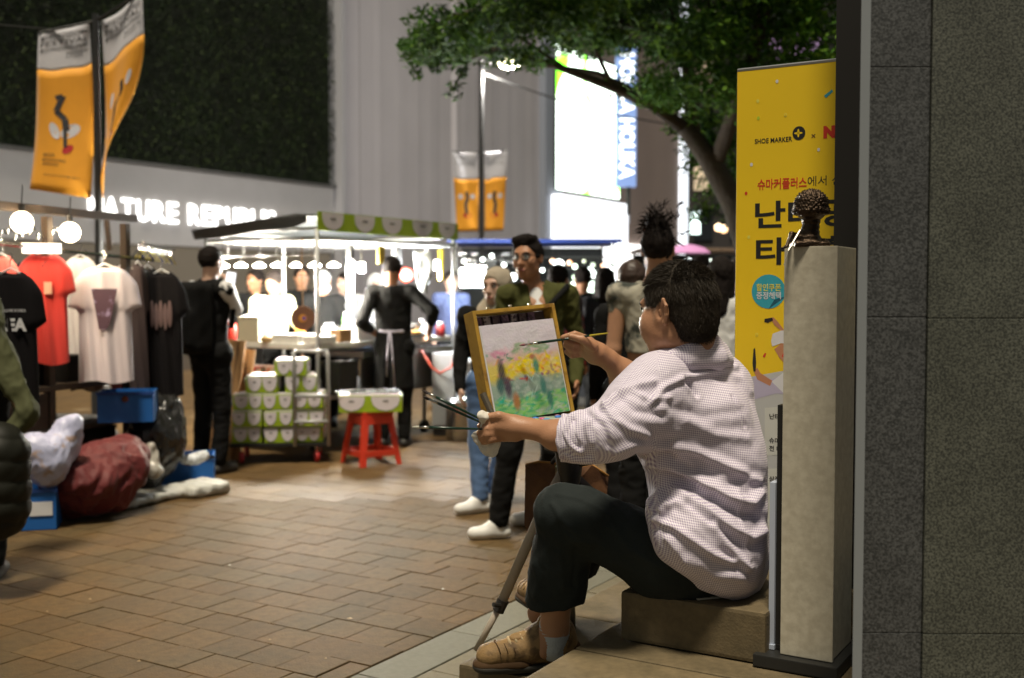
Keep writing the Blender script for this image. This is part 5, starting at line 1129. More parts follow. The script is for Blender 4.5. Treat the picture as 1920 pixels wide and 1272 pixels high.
cols = [(.05, .18, .55), (.10, .35, .30), (.55, .08, .22), (.60, .50, .05), (.35, .42, .45), (.55, .20, .30), (.12, .10, .20), (.40, .50, .08), (.5, .5, .5), (.08, .30, .50)]
for i in range(34):
    c = cols[r2.randint(10)]; x = r2.uniform(.0, .29); y = r2.uniform(.01, .14)
    MB().ball(bx(x, y, zb_ + .004), r2.uniform(.006, .016), 6, (1, r2.uniform(.6, 1.2), .4)).build('paint_blob', mat('paint %d' % cols.index(c), c, .3), eb, smooth=True)
sdf_mesh('paint_mound', [ell(bx(.27, .05, zb_ + .006), (.035, .03, .012)), ell(bx(.24, .08, zb_ + .005), (.03, .02, .010))], .004, .01, mat('paint 7', (.40, .50, .08), .3), eb, disp=lambda V, N: .003 * wnoise(V, 130, 2))
# support strut and palette knife
MB().tube([P(905, 738, 3.22), P(928, 790, 3.2)], [.010, .009], 8).build('strut', mat('old metal', (.20, .17, .13), .4, metal=.8), eb)
tr_ = wthing('easel_tripod', 'wooden legged tripod with dark clamp carrying the easel box', 'tripod', (P(1060, 900, 3.4).x, 3.4, .28))
hub = P(1068, 862, 3.36)
M_TD = mat('tripod black', (.02, .018, .016), .5, var=.1); M_TW = mat('tripod wood grey', (.40, .34, .27), .5, var=.1, vs_=20)
MB().tube([hub + V_(0, 0, .055), hub + V_(0, 0, .02), hub - V_(0, 0, .07), hub - V_(0, 0, .09)], [.05, .045, .032, .02], 14).build('head', M_TD, tr_, smooth=.6)
MB().box(hub + V_(.0, 0, .038), (.13, .09, .02), .4).build('head_plate', M_TD, tr_, bevel=.004)
MB().tube([hub + V_(.03, -.02, -.01), P(1205, 845, 3.2)], .010, 8).build('crank_handle', M_TD, tr_)
f1 = P(893, 1226, 3.40); f1.z = .284
k1 = P(938, 1136, 3.385)
MB().tube([hub - V_(.02, .0, .04), P(1020, 950, 3.36), k1], [.017, .0165, .0155], 10).build('leg', M_TW, tr_, smooth=True)
MB().tube([k1, f1], [.011, .010], 10).build('leg_lower', M_TW, tr_, smooth=True)
MB().tube([P(944, 1125, 3.384), P(934, 1146, 3.386)], [.019, .019], 10).build('clamp', M_TD, tr_); MB().tube([P(938, 1136, 3.36), P(925, 1134, 3.34)], .007, 8).build('clamp_knob', M_TD, tr_)
for f2, mm in ((P(1074, 1196, 3.62), 0), (P(1250, 1100, 3.9), 1)):
    f2.z = .284 if mm == 0 else .42; kk = hub.lerp(f2, .72)
    MB().tube([hub - V_(0, 0, .04), kk], .016, 10).build('leg', M_TD, tr_, smooth=True); MB().tube([kk, f2], .010, 10).build('leg_lower', M_FER if mm == 0 else M_TW, tr_, smooth=True)
bg = wthing('canvas_bag', 'brown waxed canvas bag hanging under the easel', 'bag', P(1060, 1000, 3.5))
M_BAG = mat('brown canvas', (.16, .070, .022), .7, var=.25, vs_=10, bump=.4, bs=90, col2=(.09, .035, .012), c2s=14, c2w=.2)
pts = [(985, 872), (1010, 866), (1040, 868), (1060, 880), (1085, 878), (1110, 872), (1141, 893), (1136, 950), (1120, 1010), (1050, 1035), (1000, 1022), (983, 985)]
m = MB(); Dd = 3.52
n = len(pts); fr = [P(x, y, Dd - .03 + .02 * math.sin(x * .05)) for x, y in pts]; bk = [P(x, y, Dd + .07) for x, y in pts]
cf_ = sum(fr, Vector()) / n - V_(0, .035, 0); cb_ = sum(bk, Vector()) / n + V_(0, .02, 0)
m.add(fr + bk + [cf_, cb_], [(i, (i + 1) % n, 2 * n) for i in range(n)] + [(n + (i + 1) % n, n + i, 2 * n + 1) for i in range(n)] + [(i, n + i, n + (i + 1) % n, (i + 1) % n) for i in range(n)])
m.build('bag_body', M_BAG, bg)
MB().tube([P(x, y, Dd - .032) for x, y in pts[:7]], .004, 6).build('hem', mat('bag hem', (.34, .16, .03), .6), bg, smooth=True)
MB().tube([P(1035, 868, Dd - .03), P(1050, 850, 3.45), hub - V_(0, 0, .05)], .008, 6).build('strap', M_TD, bg, smooth=True)
MB().box(P(1050, 882, Dd - .04), (.03, .01, .025)).build('buckle', mat('brass', (.5, .4, .25), .3, metal=1), bg)
bt = MB().lathe([(.022, 0), (.022, .14), (.010, .165), (.010, .19)], 12, Vector((P(1076, 1190, 3.45).x + .03, 3.42, .285))).build('water_bottle', mat('clear bottle', (.35, .4, .45), .12, spec=.8), smooth=.6) if False else None
# ================================================================ T-shirt stall
M_BLKM = mat('black metal', (.015, .014, .013), .4); M_WOODD = mat('dark stall wood', (.045, .028, .016), .7, var=.25, vs_=8)
M_CHR = mat('chrome', (.55, .55, .55), .25, metal=1)
SF = G(80, 1002, 0); 
SD = Vector((.30, .954, 0)); SN = Vector((-SD.y, SD.x, 0))      # stall front runs along SD, goods behind it along SN
SA = math.atan2(SD.y, SD.x)
def sp_(a, b, z): v = SF + SD * a + SN * b; return Vector((v.x, v.y, z))
def sbox(a0, a1, b0, b1, z0, z1, name, m, par, bev=.004): return MB().box(sp_((a0 + a1) / 2, (b0 + b1) / 2, (z0 + z1) / 2), (a1 - a0, b1 - b0, z1 - z0), SA).build(name, m, par, bevel=bev)
stl = wthing('clothes_stall', 'dark wooden T-shirt stall with shelves below the hanging shirts', 'market stall', sp_(1, .8, 0))
for a in (-.3, .5, 1.27):
    for b in (.35, 1.5): sbox(a, a + .05, b, b + .05, 0, 1.86, 'post', M_WOODD, stl)
for z in (.24, .495, .77): sbox(-.3, 1.32, .34, 1.5, z, z + .035, 'shelf', M_WOODD, stl)
sbox(-.3, 1.34, .30, .36, 1.87, 1.92, 'top_rail', M_WOODD, stl); sbox(-.3, 1.34, 1.56, 1.6, .0, 1.85, 'back_panel', mat('stall back cloth', (.03, .02, .015), .9), stl)
sbox(-.25, .49, .36, .38, .535, .76, 'panel', M_WOODD, stl)
MB().tube([P(200, 412, 7.7), P(206, 470, 7.7)], .02, 6).build('side_brace', M_WOODD, stl)
# two bare globe bulbs with their own light
M_BULB = mat('bulb glow', (1, .9, .75), .3, em=(1, .80, .52), es=20)
def bulb(px, py, D, r, label, en, colr=(1, .78, .5)):
    p = P(px, py, D); t = wthing('light_bulb', label, 'light bulb', p, group='bare bulbs over the T-shirt stall')
    MB().ball(p, r, 12).build('globe', M_BULB, t, smooth=True); MB().lathe([(.018, 0), (.02, .05)], 10, p + V_(0, 0, r * .9)).build('socket', M_BLKM, t)
    MB().tube([p + V_(0, 0, r + .04), p + V_(0, .02, r + .16)], .004, 5).build('cord', M_BLKM, t)
    l = bpy.data.lights.new('bulb_light', 'POINT'); l.energy = en; l.color = colr; l.shadow_soft_size = r * 1.05
    o = bpy.data.objects.new('bulb_light', l); C.objects.link(o); o.parent = t; o.location = p
bulb(41, 417, 6.55, .062, 'round bare bulb glowing over the red shirt, left of the pair', 150)
bulb(131, 436, 7.0, .062, 'round bare bulb glowing beside the white shirt, right of the pair', 150)
MB_rail = MB().tube([P(-40, 452, 6.5), P(110, 470, 7.0), P(290, 488, 7.9)], .012, 6)
rail = MB_rail.build('clothes_rail', M_CHR); tag(rail, 'thin chrome rail the stall shirts hang from', 'rail')
def tshirt(px, py, D, wpx, hpx, yaw, label, m, sleeve=.9, vneck=False, polo=False, trim=None, group='shirts hanging on the stall rail', slw=.30, drop=.30):
    t = wthing('hanging_shirt', label, 'shirt', P(px, py, D), group=group)
    k = D / F; w_, h_ = wpx * k / 2, hpx * k; c = P(px, py, D)
    ca_, sa_ = math.cos(yaw), math.sin(yaw)
    def s2(x, z, y): return c + Vector((x * ca_ - y * sa_, x * sa_ + y * ca_, z))
    bw = w_ * (1 - slw * .8)
    # front outline half (x, z) from the neck to the hem
    out = [(w_ * .22, 0), (bw * .75, -.06 * h_), (w_ * .98, -.13 * h_ - drop * .2 * h_), (w_ * 1.0, -drop * h_ - .06 * h_), (bw * 1.02, -drop * h_ - .09 * h_), (bw * .92, -drop * h_ * .82), (bw * .93, -.6 * h_), (bw * .97, -h_)]
    n = 26; rows = 34; m_ = MB(); V2 = {}
    def width(z):
        f = -z / h_
        if f < .06: return np.interp(f, [0, .06], [w_ * .30, bw * .80])
        if f < drop + .06: return np.interp(f, [.06, .16, drop + .06], [bw * .80, w_ * .88, w_])
        if f < drop + .085: return np.interp(f, [drop + .06, drop + .085], [w_, bw * .96])
        return np.interp(f, [drop + .085, 1], [bw * .93, bw * .99])
    idx = []
    for sgn in (1, -1):
        g = []
        for j in range(rows + 1):
            z = -h_ * j / rows; wz = width(z); rw = []
            for i in range(n + 1):
                u = i / n * 2 - 1; x = u * wz
                nk_ = .055 * h_ * (1.6 if vneck and sgn < 0 else 1) * max(0, 1 - (x / (w_ * .34)) ** 2 if not vneck else 1 - abs(x) / (w_ * .34)) if j == 0 else 0
                nk_ = max(0, nk_) * (1 if sgn < 0 else .35)
                th = .045 * math.sqrt(max(0, 1 - u * u)) * (1 + .3 * j / rows)
                fo = (.012 * math.sin(x * 55 + 3 * z + sgn) + .007 * math.sin(x * 110 + z * 9)) * (.2 + .8 * j / rows)
                rw.append(len(m_.v)); m_.v.append(tuple(s2(x, z - nk_ - .01 * math.sin(u * 4) * (j / rows), sgn * th + (fo if abs(u) < .98 else 0))))
            g.append(rw)
        for j in range(rows):
            for i in range(n): m_.f.append((g[j][i], g[j][i + 1], g[j + 1][i + 1], g[j + 1][i])); m_.mi.append(0)
    m_.build('shirt_body', m, t, smooth=True, weld=True)
    MB().tube([s2(0, .01, 0), s2(0, .05, 0), s2(.012, .075, 0), s2(0, .09, 0), s2(-.012, .08, 0)], .0035, 6).build('hanger_hook', M_CHR, t)
    MB().tube([s2(-w_ * .5, -.05 * h_, 0), s2(0, .012, 0), s2(w_ * .5, -.05 * h_, 0)], .006, 6).build('hanger', mat('white hanger', (.7, .7, .7), .4), t)
    if polo: MB().tube([s2(-w_ * .25, 0, -.02), s2(0, -.13 * h_, -.05), s2(w_ * .25, 0, -.02)], .007, 6).build('neck_trim', trim or M_BLK, t, smooth=True)
    return t, s2, w_, h_
M_TB = mat('black cotton', (.010, .009, .010), .9, spec=.1); M_TR = mat('red cotton', (.62, .035, .025), .8, sheen=.2); M_TW2 = mat('pale cotton', (.56, .50, .54), .85, sheen=.2)
ts, s2, w_, h_ = tshirt(20, 508, 5.7, 128, 250, .1, 'black T-shirt with white KOREA print and heart', M_TB, drop=.34)
text('KOREA', .085, M_PW, ts, 'lettering', M=frameM(s2(-.17, -.305, -.056), (math.cos(.1), math.sin(.1), 0), (0, 0, 1)), ext=.001, off=.004, width=.26)
text('I LOVE KOREA', .02, M_PW, ts, 'lettering', M=frameM(s2(-.02, -.21, -.062), (math.cos(.1), math.sin(.1), 0), (0, 0, 1)), width=.11)
hb_ = [(0, -.045), (.042, .0), (.040, .024), (.022, .032), (0, .016), (-.022, .032), (-.040, .024), (-.042, 0)]
MB().poly([s2(-.08 + x, -.20 + z, -.062) for x, z in hb_], Vector((0, -.002, 0))).build('heart_print', M_PW, ts)
ts, s2, w_, h_ = tshirt(82, 474, 6.9, 112, 208, .25, 'bright red polo shirt with black neck trim', M_TR, polo=True, vneck=True)
MB().box(s2(.03, -.22, -.066), (.045, .004, .075), .25).build('chest_badge', mat('badge', (.65, .35, .25), .6), ts)
ts, s2, w_, h_ = tshirt(196, 498, 7.15, 134, 218, .12, 'oversized pale T-shirt with dark photo print', M_TW2)
MB().poly([s2(x * .8, z, -.066) for x, z in ((-.085, -.15), (.115, -.15), (.06, -.36), (.03, -.41), (-.03, -.41))], Vector((0, -.003, 0))).build('photo_print', mat('photo print', (.075, .035, .055), .7, col2=(.28, .22, .36), c2s=14, c2w=.04, c2t=.6), ts)
ts, s2, w_, h_ = tshirt(303, 508, 7.75, 100, 235, .15, 'black T-shirt with faded figure print beside the backpack man', M_TB, drop=.28)
for i in range(5): MB().ball(s2(-.06 + .03 * i, -.30 - .02 * (i % 2), -.060), .016, 6, (1, .3, 6.0)).build('faded_print', mat('faded print', (.14, .09, .09), .9), ts)
tshirt(2, 478, 6.7, 70, 170, .2, 'pinkish red shirt hanging behind the black KOREA shirt', mat('pink cotton', (.55, .10, .09), .8))
tshirt(150, 480, 7.45, 80, 190, .2, 'white shirt hanging behind the oversized pale one', mat('white cotton', (.62, .58, .58), .8))
tshirt(258, 492, 7.6, 46, 250, .9, 'dark shirt seen nearly edge-on between pale and black shirts', mat('charcoal cotton', (.04, .025, .025), .8))
lbx = MB().box(P(78, 466, 6.8), (.22, .03, .06), .2).build('lit_price_board', mat('price board', (.8, .8, .75), .4, em=(1, .95, .85), es=.8)); tag(lbx, 'small bright white board above the red polo shirt', 'price board')
rr = random.Random(9)
yh = wthing('hanger_bunch', 'bunch of empty chrome and yellow hangers on the stall rail', 'hangers', P(275, 470, 7.7))
for i in range(11):
    p = P(258 + i * 6, 468 + i * 1.2, 7.6 + i * .04)
    MB().tube([p, p + V_(.01, 0, .04), p + V_(.03, 0, .05), p + V_(.035, 0, .03)], .005, 5).build('hook', M_CHR, yh)
    MB().tube([p + V_(-.02, -.05, -.05), p, p + V_(.02, .08, -.06)], .005, 5).build('hanger_arm', mat('yellow plastic', (.55, .45, .03), .5) if i % 3 else M_BLKM, yh)
yh = wthing('hanger_bunch', 'bright chrome hanger hooks crowded above the red polo', 'hangers', P(80, 450, 6.9))
for i in range(9):
    p = P(-15 + i * 14, 450 - (i % 3) * 5 , 6.6 + i * .05); MB().tube([p, p + V_(.01, 0, .04), p + V_(.03, 0, .045), p + V_(.035, 0, .02)], .006, 5).build('hook', M_CHR, yh)
# boxes and bags about the stall
M_BLUE = mat('blue crate plastic', (.012, .115, .40), .45)
def crate(c, d, rz, label, lab=False, open_=False):
    t = wthing('storage_box', label, 'box', c); Mz = Matrix.Rotation(rz, 3, 'Z'); c = Vector(c)
    hx, hy = d[0] / 2, d[1] / 2
    q = lambda x, y, z: c + Mz @ Vector((x, y, z))
    for nm, cc, dd in (('wall', (0, -hy + .006, d[2] / 2), (d[0], .012, d[2])), ('wall', (0, hy - .006, d[2] / 2), (d[0], .012, d[2])), ('wall', (-hx + .006, 0, d[2] / 2), (.012, d[1] - .026, d[2])), ('wall', (hx - .006, 0, d[2] / 2), (.012, d[1] - .026, d[2])), ('floor', (0, 0, .008), (d[0] - .026, d[1] - .026, .012))):
        MB().box(q(*cc), dd, rz).build('box_' + nm, M_BLUE, t, bevel=.003)
    MB().box(q(0, -hy - .004, d[2] * .96), (d[0] + .015, .008, .02), rz).build('rim', mat('blue rim', (.015, .06, .25), .5) if not open_ else M_BLKM, t)
    if not lab: MB().lathe([(.001, 0), (.022, .001), (.022, .006), (.012, .010)], 12, q(0, -hy - .003, d[2] * .78), Mz @ Matrix.Rotation(math.pi / 2, 3, 'X')).build('finger_hole', mat('rusty ring', (.10, .03, .015), .6), t)
    else:
        MB().box(q(hx * .45, -hy - .004, d[2] * .52), (d[0] * .42, .003, d[2] * .34), rz).build('paper_label', M_PW, t)
    return t
crate(G(60, 995, 0) + V_(-.04, .10, .003), (.30, .24, .24), .25, 'blue box with white paper label at the stall corner', lab=True)
crate(G(344, 912, 0) + V_(.0, .14, .015), (.36, .3, .20), .22, 'blue box with rubbish on it standing on the white sheet', open_=True)
crate(V_(P(226, 793, 7.25).x, 7.4, .532) , (.35, .28, .20), .20, 'blue box on the stall shelf under the pale shirt')
M_BAGW = mat('pale blue bag', (.42, .44, .62), .45, col2=(.36, .26, .22), c2s=9, c2w=.04, c2t=.62, var=.1, vs_=20, sheen=.2)
o = sdf_mesh('plastic_bag', [ell(P(85, 862, 6.5), (.155, .13, .17)), ell(P(128, 822, 6.6), (.09, .09, .13)), ell(P(60, 845, 6.45), (.09, .1, .11)), cone(P(120, 800, 6.6), P(140, 790, 6.6), .05, .04)], .012, .06, M_BAGW, disp=lambda V, N: .014 * wnoise(V, 13, 3, 2) - .016 * np.abs(wnoise(V, 22, 5, 2)) - .008 * np.abs(wnoise(V, 50, 2, 2)))
tag(o, 'bulging pale blue printed plastic bag beside the stall', 'bag')
M_MAR = mat('maroon cloth', (.095, .005, .006), .7, sheen=.1, var=.2, vs_=8)
o = sdf_mesh('cloth_bundle', [ell(P(200, 880, 6.9), (.27, .22, .19)), ell(P(150, 905, 6.7), (.24, .2, .15)), ell(P(240, 855, 7.1), (.15, .15, .14)), ell(P(150, 935, 6.75), (.17, .16, .12)), cone(P(130, 935, 6.7), P(220, 935, 6.8), .09, .09), half((0, 0, .004), (0, 0, -1), .003)], .013, .08, M_MAR, disp=lambda V, N: .018 * wnoise(V, 11, 2, 2.2) - .034 * np.abs(wnoise(V, 17, 4, 2.4)) - .014 * np.abs(wnoise(V, 42, 1, 2)))
tag(o, 'crumpled maroon cloth bundle heaped on the pavement', 'cloth bundle')
M_BB = mat('black bag plastic', (.018, .017, .016), .25, spec=.6)
o = sdf_mesh('rubbish_bag', [ell(P(292, 830, 7.6), (.20, .2, .26)), ell(P(320, 790, 7.7), (.10, .12, .2)), cone(P(285, 740, 7.6), P(318, 800, 7.7), .05, .1), ell(P(270, 880, 7.5), (.14, .15, .16)), half((0, 0, .004), (0, 0, -1), .003)], .013, .06, M_BB, disp=lambda V, N: .014 * wnoise(V, 13, 5, 2.2) - .026 * np.abs(wnoise(V, 20, 4, 2.4)) - .010 * np.abs(wnoise(V, 52, 1, 2)))
tag(o, 'glossy black rubbish bag leaning by the backpack man', 'rubbish bag')
o = sdf_mesh('plastic_bag', [ell(P(283, 858, 7.35), (.05, .06, .11)), cone(P(276, 850, 7.35), P(292, 885, 7.3), .03, .05)], .008, .03, mat('clear plastic', (.38, .36, .32), .2, spec=.8), disp=lambda V, N: .014 * wnoise(V, 35, 1, 2.2))
tag(o, 'small clear plastic bag wedged beside the maroon bundle', 'bag')
o = sdf_mesh('ground_sheet', [rbox(G(300, 925, .035), (.52, .13, .025), .02, Matrix.Rotation(1.1, 3, 'Z')), rbox(G(375, 915, .045), (.16, .14, .04), .03, Matrix.Rotation(.9, 3, 'Z')), half((0, 0, .003), (0, 0, -1), .002)], .012, .04, mat('white sheet', (.45, .45, .42), .6, var=.1, vs_=30), disp=lambda V, N: .012 * wnoise(V, 26, 1, 2) + .006 * wnoise(V, 70, 1, 2))
tag(o, 'rumpled white plastic sheet under the blue box', 'sheet')
o = sdf_mesh('plastic_scraps', [ell(G(362, 862, .22) + V_(0, 0, 0), (.07, .06, .04)), ell(G(378, 856, .24), (.05, .05, .04)), ell(G(345, 862, .22), (.04, .05, .025))], .008, .02, mat('white foam', (.62, .64, .66), .5), disp=lambda V, N: .01 * wnoise(V, 60, 1, 2)); tag(o, 'white crumpled plastic heaped on the open blue box', 'rubbish')
o = MB().box(G(322, 862, .22), (.12, .06, .03), .5).build('orange_wrapper', mat('orange wrapper', (.6, .22, .03), .5), bevel=.008); tag(o, 'orange wrapper on the edge of the blue box', 'wrapper')
# ================================================================ food cart
CO = Vector((-1.63, 9.3, 0))                                   # near corner; x along B, y along A
def cp_(x, y, z): v = CO + B * x + A * y; return Vector((v.x, v.y, z))
def cbox(x0, x1, y0, y1, z0, z1, name, m, par, bev=.004): return MB().box(cp_((x0 + x1) / 2, (y0 + y1) / 2, (z0 + z1) / 2), (abs(x1 - x0), abs(y1 - y0), z1 - z0), BA).build(name, m, par, bevel=bev)
M_PIPE = mat('white pipe', (.40, .40, .39), .45, metal=.2); M_STL = mat('steel sheet', (.42, .42, .41), .3, metal=.9); M_TOP = mat('white counter', (.72, .70, .64), .35)
def cups(nt, p):     # printed trays: white cup shapes on green
    L = nt.links.new; tc = nt.nodes.new('ShaderNodeTexCoord'); mp = nt.nodes.new('ShaderNodeMapping'); L(tc.outputs['Generated'], mp.inputs[0]); mp.inputs['Scale'].default_value = (1, 1, 1)
    vo = nt.nodes.new('ShaderNodeTexNoise'); vo.inputs['Scale'].default_value = 4.5; vo.inputs['Detail'].default_value = 0; L(tc.outputs['Object'], vo.inputs['Vector'])
    mr = nt.nodes.new('ShaderNodeMapRange'); L(vo.outputs[0], mr.inputs[0]); mr.inputs[1].default_value = .50; mr.inputs[2].default_value = .53
    mx = nt.nodes.new('ShaderNodeMix'); mx.data_type = 'RGBA'; L(mr.outputs[0], mx.inputs[0]); mx.inputs[6].default_value = (.58, .54, .56, 1); mx.inputs[7].default_value = (.22, .34, .01, 1)
    L(mx.outputs[2], p.inputs['Base Color']); p.inputs['Roughness'].default_value = .6
M_CUP = mat('tray white', (.68, .63, .66), .6); M_GRN = mat('tray green', (.30, .42, .010), .55); M_CBD = mat('cardboard', (.36, .20, .08), .8, var=.1)
cart = wthing('food_cart', 'brightly lit food cart with white pipe frame and dark tarp roof', 'food cart', cp_(1, .65, 0))
for x, y in ((0, 0), (2.02, 0), (0, 1.3), (2.02, 1.3), (1.0, 1.3)): MB().tube([cp_(x, y, .05), cp_(x, y, 1.92)], .018, 8).build('post', M_PIPE, cart, smooth=True)
for (a, b) in (((0, 0), (2.02, 0)), ((0, 1.3), (2.02, 1.3)), ((0, 0), (0, 1.3)), ((2.02, 0), (2.02, 1.3))):
    for z in (1.84, 1.92): MB().tube([cp_(*a, z), cp_(*b, z)], .014, 8).build('top_pipe', mat('dull pipe', (.20, .20, .19), .5, metal=.2), cart, smooth=True)
for i in range(9): MB().tube([cp_(.1 + i * .23, 0, 1.84), cp_(.1 + i * .23, 1.3, 1.84)], .008, 6).build('cross_bar', M_PIPE, cart)
for i in range(7): MB().tube([cp_(0, .08 + i * .19, 1.70), cp_(0, .08 + i * .19, 1.84)], .006, 6).build('grid_bar', M_PIPE, cart)
MB().tube([cp_(0, 0, 1.70), cp_(0, 1.3, 1.70)], .008, 6).build('grid_bar', M_PIPE, cart)
cbox(.0, 2.02, .03, 1.28, .90, .95, 'counter_top', M_TOP, cart, .01); cbox(0.02, 2.0, .05, 1.26, .46, .50, 'lower_shelf', M_STL, cart)
cbox(.62, 1.98, .035, .055, .50, .80, 'front_panel', M_STL, cart); cbox(.60, 2.0, .0, .5, .80, .86, 'griddle', M_STL, cart, .008); cbox(.02, .6, 1.2, 1.24, .5, .9, 'back_panel', M_STL, cart)
for x, y in ((.2, .2), (1.8, .2), (.2, 1.1), (1.8, 1.1)): MB().lathe([(.06, -.02), (.06, .02)], 14, cp_(x, y, .06), Matrix.Rotation(BA, 3, 'Z') @ Matrix.Rotation(math.pi / 2, 3, 'X')).build('wheel', M_BLKM, cart)
for x, y in ((.2, .2), (1.8, .2), (.2, 1.1), (1.8, 1.1)): MB().tube([cp_(x, y, .06), cp_(x, y, .47)], .02, 8).build('leg', M_PIPE, cart)
# tarp roof
m = MB(); nx, ny = 20, 14
def tarp(u, v): # u along x -0.35..2.1 , v across -0.1..1.45
    x = -.15 + 2.23 * u; y = .0 + 1.32 * v; z = 2.045 - .11 * v + .01 * math.sin(math.pi * min(1, max(0, (u - .02)))) ** .7 + .006 * math.sin(u * 17) * math.sin(v * 9)
    return cp_(x, y, z - (.02 if v < .05 else 0))
for i in range(nx):
    for j in range(ny): m.add([tarp(i / nx, j / ny), tarp((i + 1) / nx, j / ny), tarp((i + 1) / nx, (j + 1) / ny), tarp(i / nx, (j + 1) / ny)], [(0, 1, 2, 3)])
MB().poly([cp_(-.15, -.005, 2.03), cp_(-.15, 1.32, 1.925), cp_(-.12, 1.32, 1.85), cp_(-.12, 1.0, 1.86), cp_(-.12, .6, 1.90), cp_(-.13, .1, 1.93), cp_(-.14, -.005, 1.96)], B * .012).build('tarp_valance', mat('dark tarp', (.035, .04, .042), .5, var=.1), cart)
o = m.build('tarp_roof', mat('dark tarp', (.035, .04, .042), .5, var=.1), cart, smooth=True, weld=True)
md = o.modifiers.new('s', 'SOLIDIFY'); md.thickness = .012
def strip_print(par, o0, ex, up, L_, h_, seed, nm='fascia', th=.01, depthv=None, ncup=4):
    """a pale printed band of cup shapes on green"""
    exn = Vector(ex).normalized(); upn = Vector(up).normalized(); n_ = exn.cross(upn)
    MB().poly([o0, o0 + exn * L_, o0 + exn * L_ + upn * h_, o0 + upn * h_], -n_ * th).build(nm, M_GRN, par)
    r = random.Random(seed); w_ = L_ / ncup
    for i in range(ncup):
        x = (i + .5 + r.uniform(-.08, .08)) * w_; hw = w_ * r.uniform(.32, .40); pts = []
        for k in range(9):
            a = math.pi * k / 8; pts.append((x - hw * math.cos(a), h_ * (.72 - .66 * math.sin(a))))
        pts = [(x + hw, h_ * .97), (x - hw, h_ * .97)] + pts
        q = [o0 + exn * px_ + upn * pz for px_, pz in pts]
        MB().poly(q, n_ * .002).build('printed_cup', M_CUP, par)
        MB().box(o0 + exn * x + upn * h_ * .66 + n_ * .003, (.0 + hw * .5, .002, h_ * .09), M=Matrix((exn, n_, upn)).transposed()).build('printed_mark', mat('grey print small', (.16, .15, .15), .6), par)
strip_print(cart, cp_(-.02, -.03, 1.90), B, (0, 0, 1), 2.08, .16, 4, 'fascia', .008, ncup=5)
# saucer lamps hanging in a row along the short end
M_LMP = mat('lamp disc glow', (1, 1, .9), .4, em=(1, .95, .78), es=7)
for i in range(8):
    f = i / 7; p = cp_(.05 + .0 * f, 1.28 - 1.40 * f, 1.60) if False else cp_(.16 + .40 * f, 1.26 - 1.18 * f, 1.625)
    t = wthing('pendant_lamp', ['first', 'second', 'third', 'fourth', 'fifth', 'sixth', 'seventh', 'last'][i] + ' flat glowing lamp of the cart roof row, counted from the phone man', 'lamp', p, group='flat lamps hanging in a row under the food cart roof')
    MB().lathe([(.001, -.014), (.050, -.012), (.058, .0), (.03, .02), (.012, .03)], 16, p).build('lamp_disc', M_LMP, t, smooth=.7)
    MB().tube([p + V_(0, 0, .03), p + V_(0, 0, .21)], .004, 5).build('cord', M_BLKM, t)
    if i % 2 == 0:
        l = bpy.data.lights.new('lamp_light', 'POINT'); l.energy = 140; l.color = (1, .93, .78); l.shadow_soft_size = .05
        o = bpy.data.objects.new('lamp_light', l); C.objects.link(o); o.parent = t; o.location = p - V_(0, 0, .06)
for k, (px, py, D) in enumerate(((657, 500, 9.9), (678, 505, 10.3), (820, 500, 10.9))):
    p = P(px, py, D); t = wthing('tube_lamp', ['upright glowing tube lamp left of the apron man', 'glowing white lamp bowl near the apron man head', 'small lamp at the far end of the cart'][k], 'lamp', p)
    MB().lathe([(.03, -.30 if k == 0 else -.03), (.035, -.02), (.03, .06)], 12, p).build('tube', mat('tube glow', (1, 1, 1), .4, em=(1, .98, .9), es=9), t, smooth=.8)
    MB().tube([p + V_(0, 0, .06), Vector((p.x, p.y, 1.84))], .006, 5).build('cord', M_BLKM, t)
    if k: 
        l = bpy.data.lights.new('lamp_light', 'POINT'); l.energy = 130; l.color = (.95, .97, 1); l.shadow_soft_size = .05
        o = bpy.data.objects.new('lamp_light', l); C.objects.link(o); o.parent = t; o.location = p - V_(0, .0, .08)
# goods on the counter
def bx2(c, d, rz, name, label, cat, m, bev=.006, lidm=None):
    t = wthing(name, label, cat, c); Mz = Matrix.Rotation(rz, 3, 'Z')
    MB().box(Vector(c) + V_(0, 0, d[2] / 2), d, rz).build('box_body', m, t, bevel=bev)
    MB().box(Vector(c) + V_(0, 0, d[2] + .006), (d[0] * 1.03, d[1] * 1.03, .010), rz).build('lid', lidm or m, t, bevel=.003)
    return t
M_CRM = mat('cream box', (.55, .50, .36), .6)
bx2(cp_(-.02 + .14, .80, .951), (.24, .24, .21), BA, 'carton', 'cream carton standing on the cart counter by the backpack man', 'carton', M_CRM)
bx2(cp_(.16, .40, .951), (.26, .30, .06), BA, 'food_tray', 'low white food tray at the short end of the cart', 'tray', M_TOP)
bx2(cp_(.14, .10, .951), (.2, .2, .05), BA, 'food_tray', 'small white food tray at the near cart corner', 'tray', M_TOP)
bx2(cp_(.75, .16, .951), (.28, .18, .12), BA, 'food_case', 'white food case left of the apron man', 'food case', mat('frosty white', (.70, .70, .70), .3))
bx2(cp_(1.05, .30, .951), (.20, .16, .16), BA, 'food_case', 'taller white food case just behind the low one', 'food case', mat('frosty white', (.70, .70, .70), .3))
bx2(cp_(.42, .10, .951), (.16, .12, .10), BA, 'carton', 'small brown carton at the middle of the cart counter', 'carton', M_CBD)
bx2(cp_(.50, .04, .865), (.14, .1, .085), BA, 'napkin_box', 'pale green napkin box at the cart edge', 'napkin box', mat('pale teal', (.36, .50, .47), .6)) if False else None
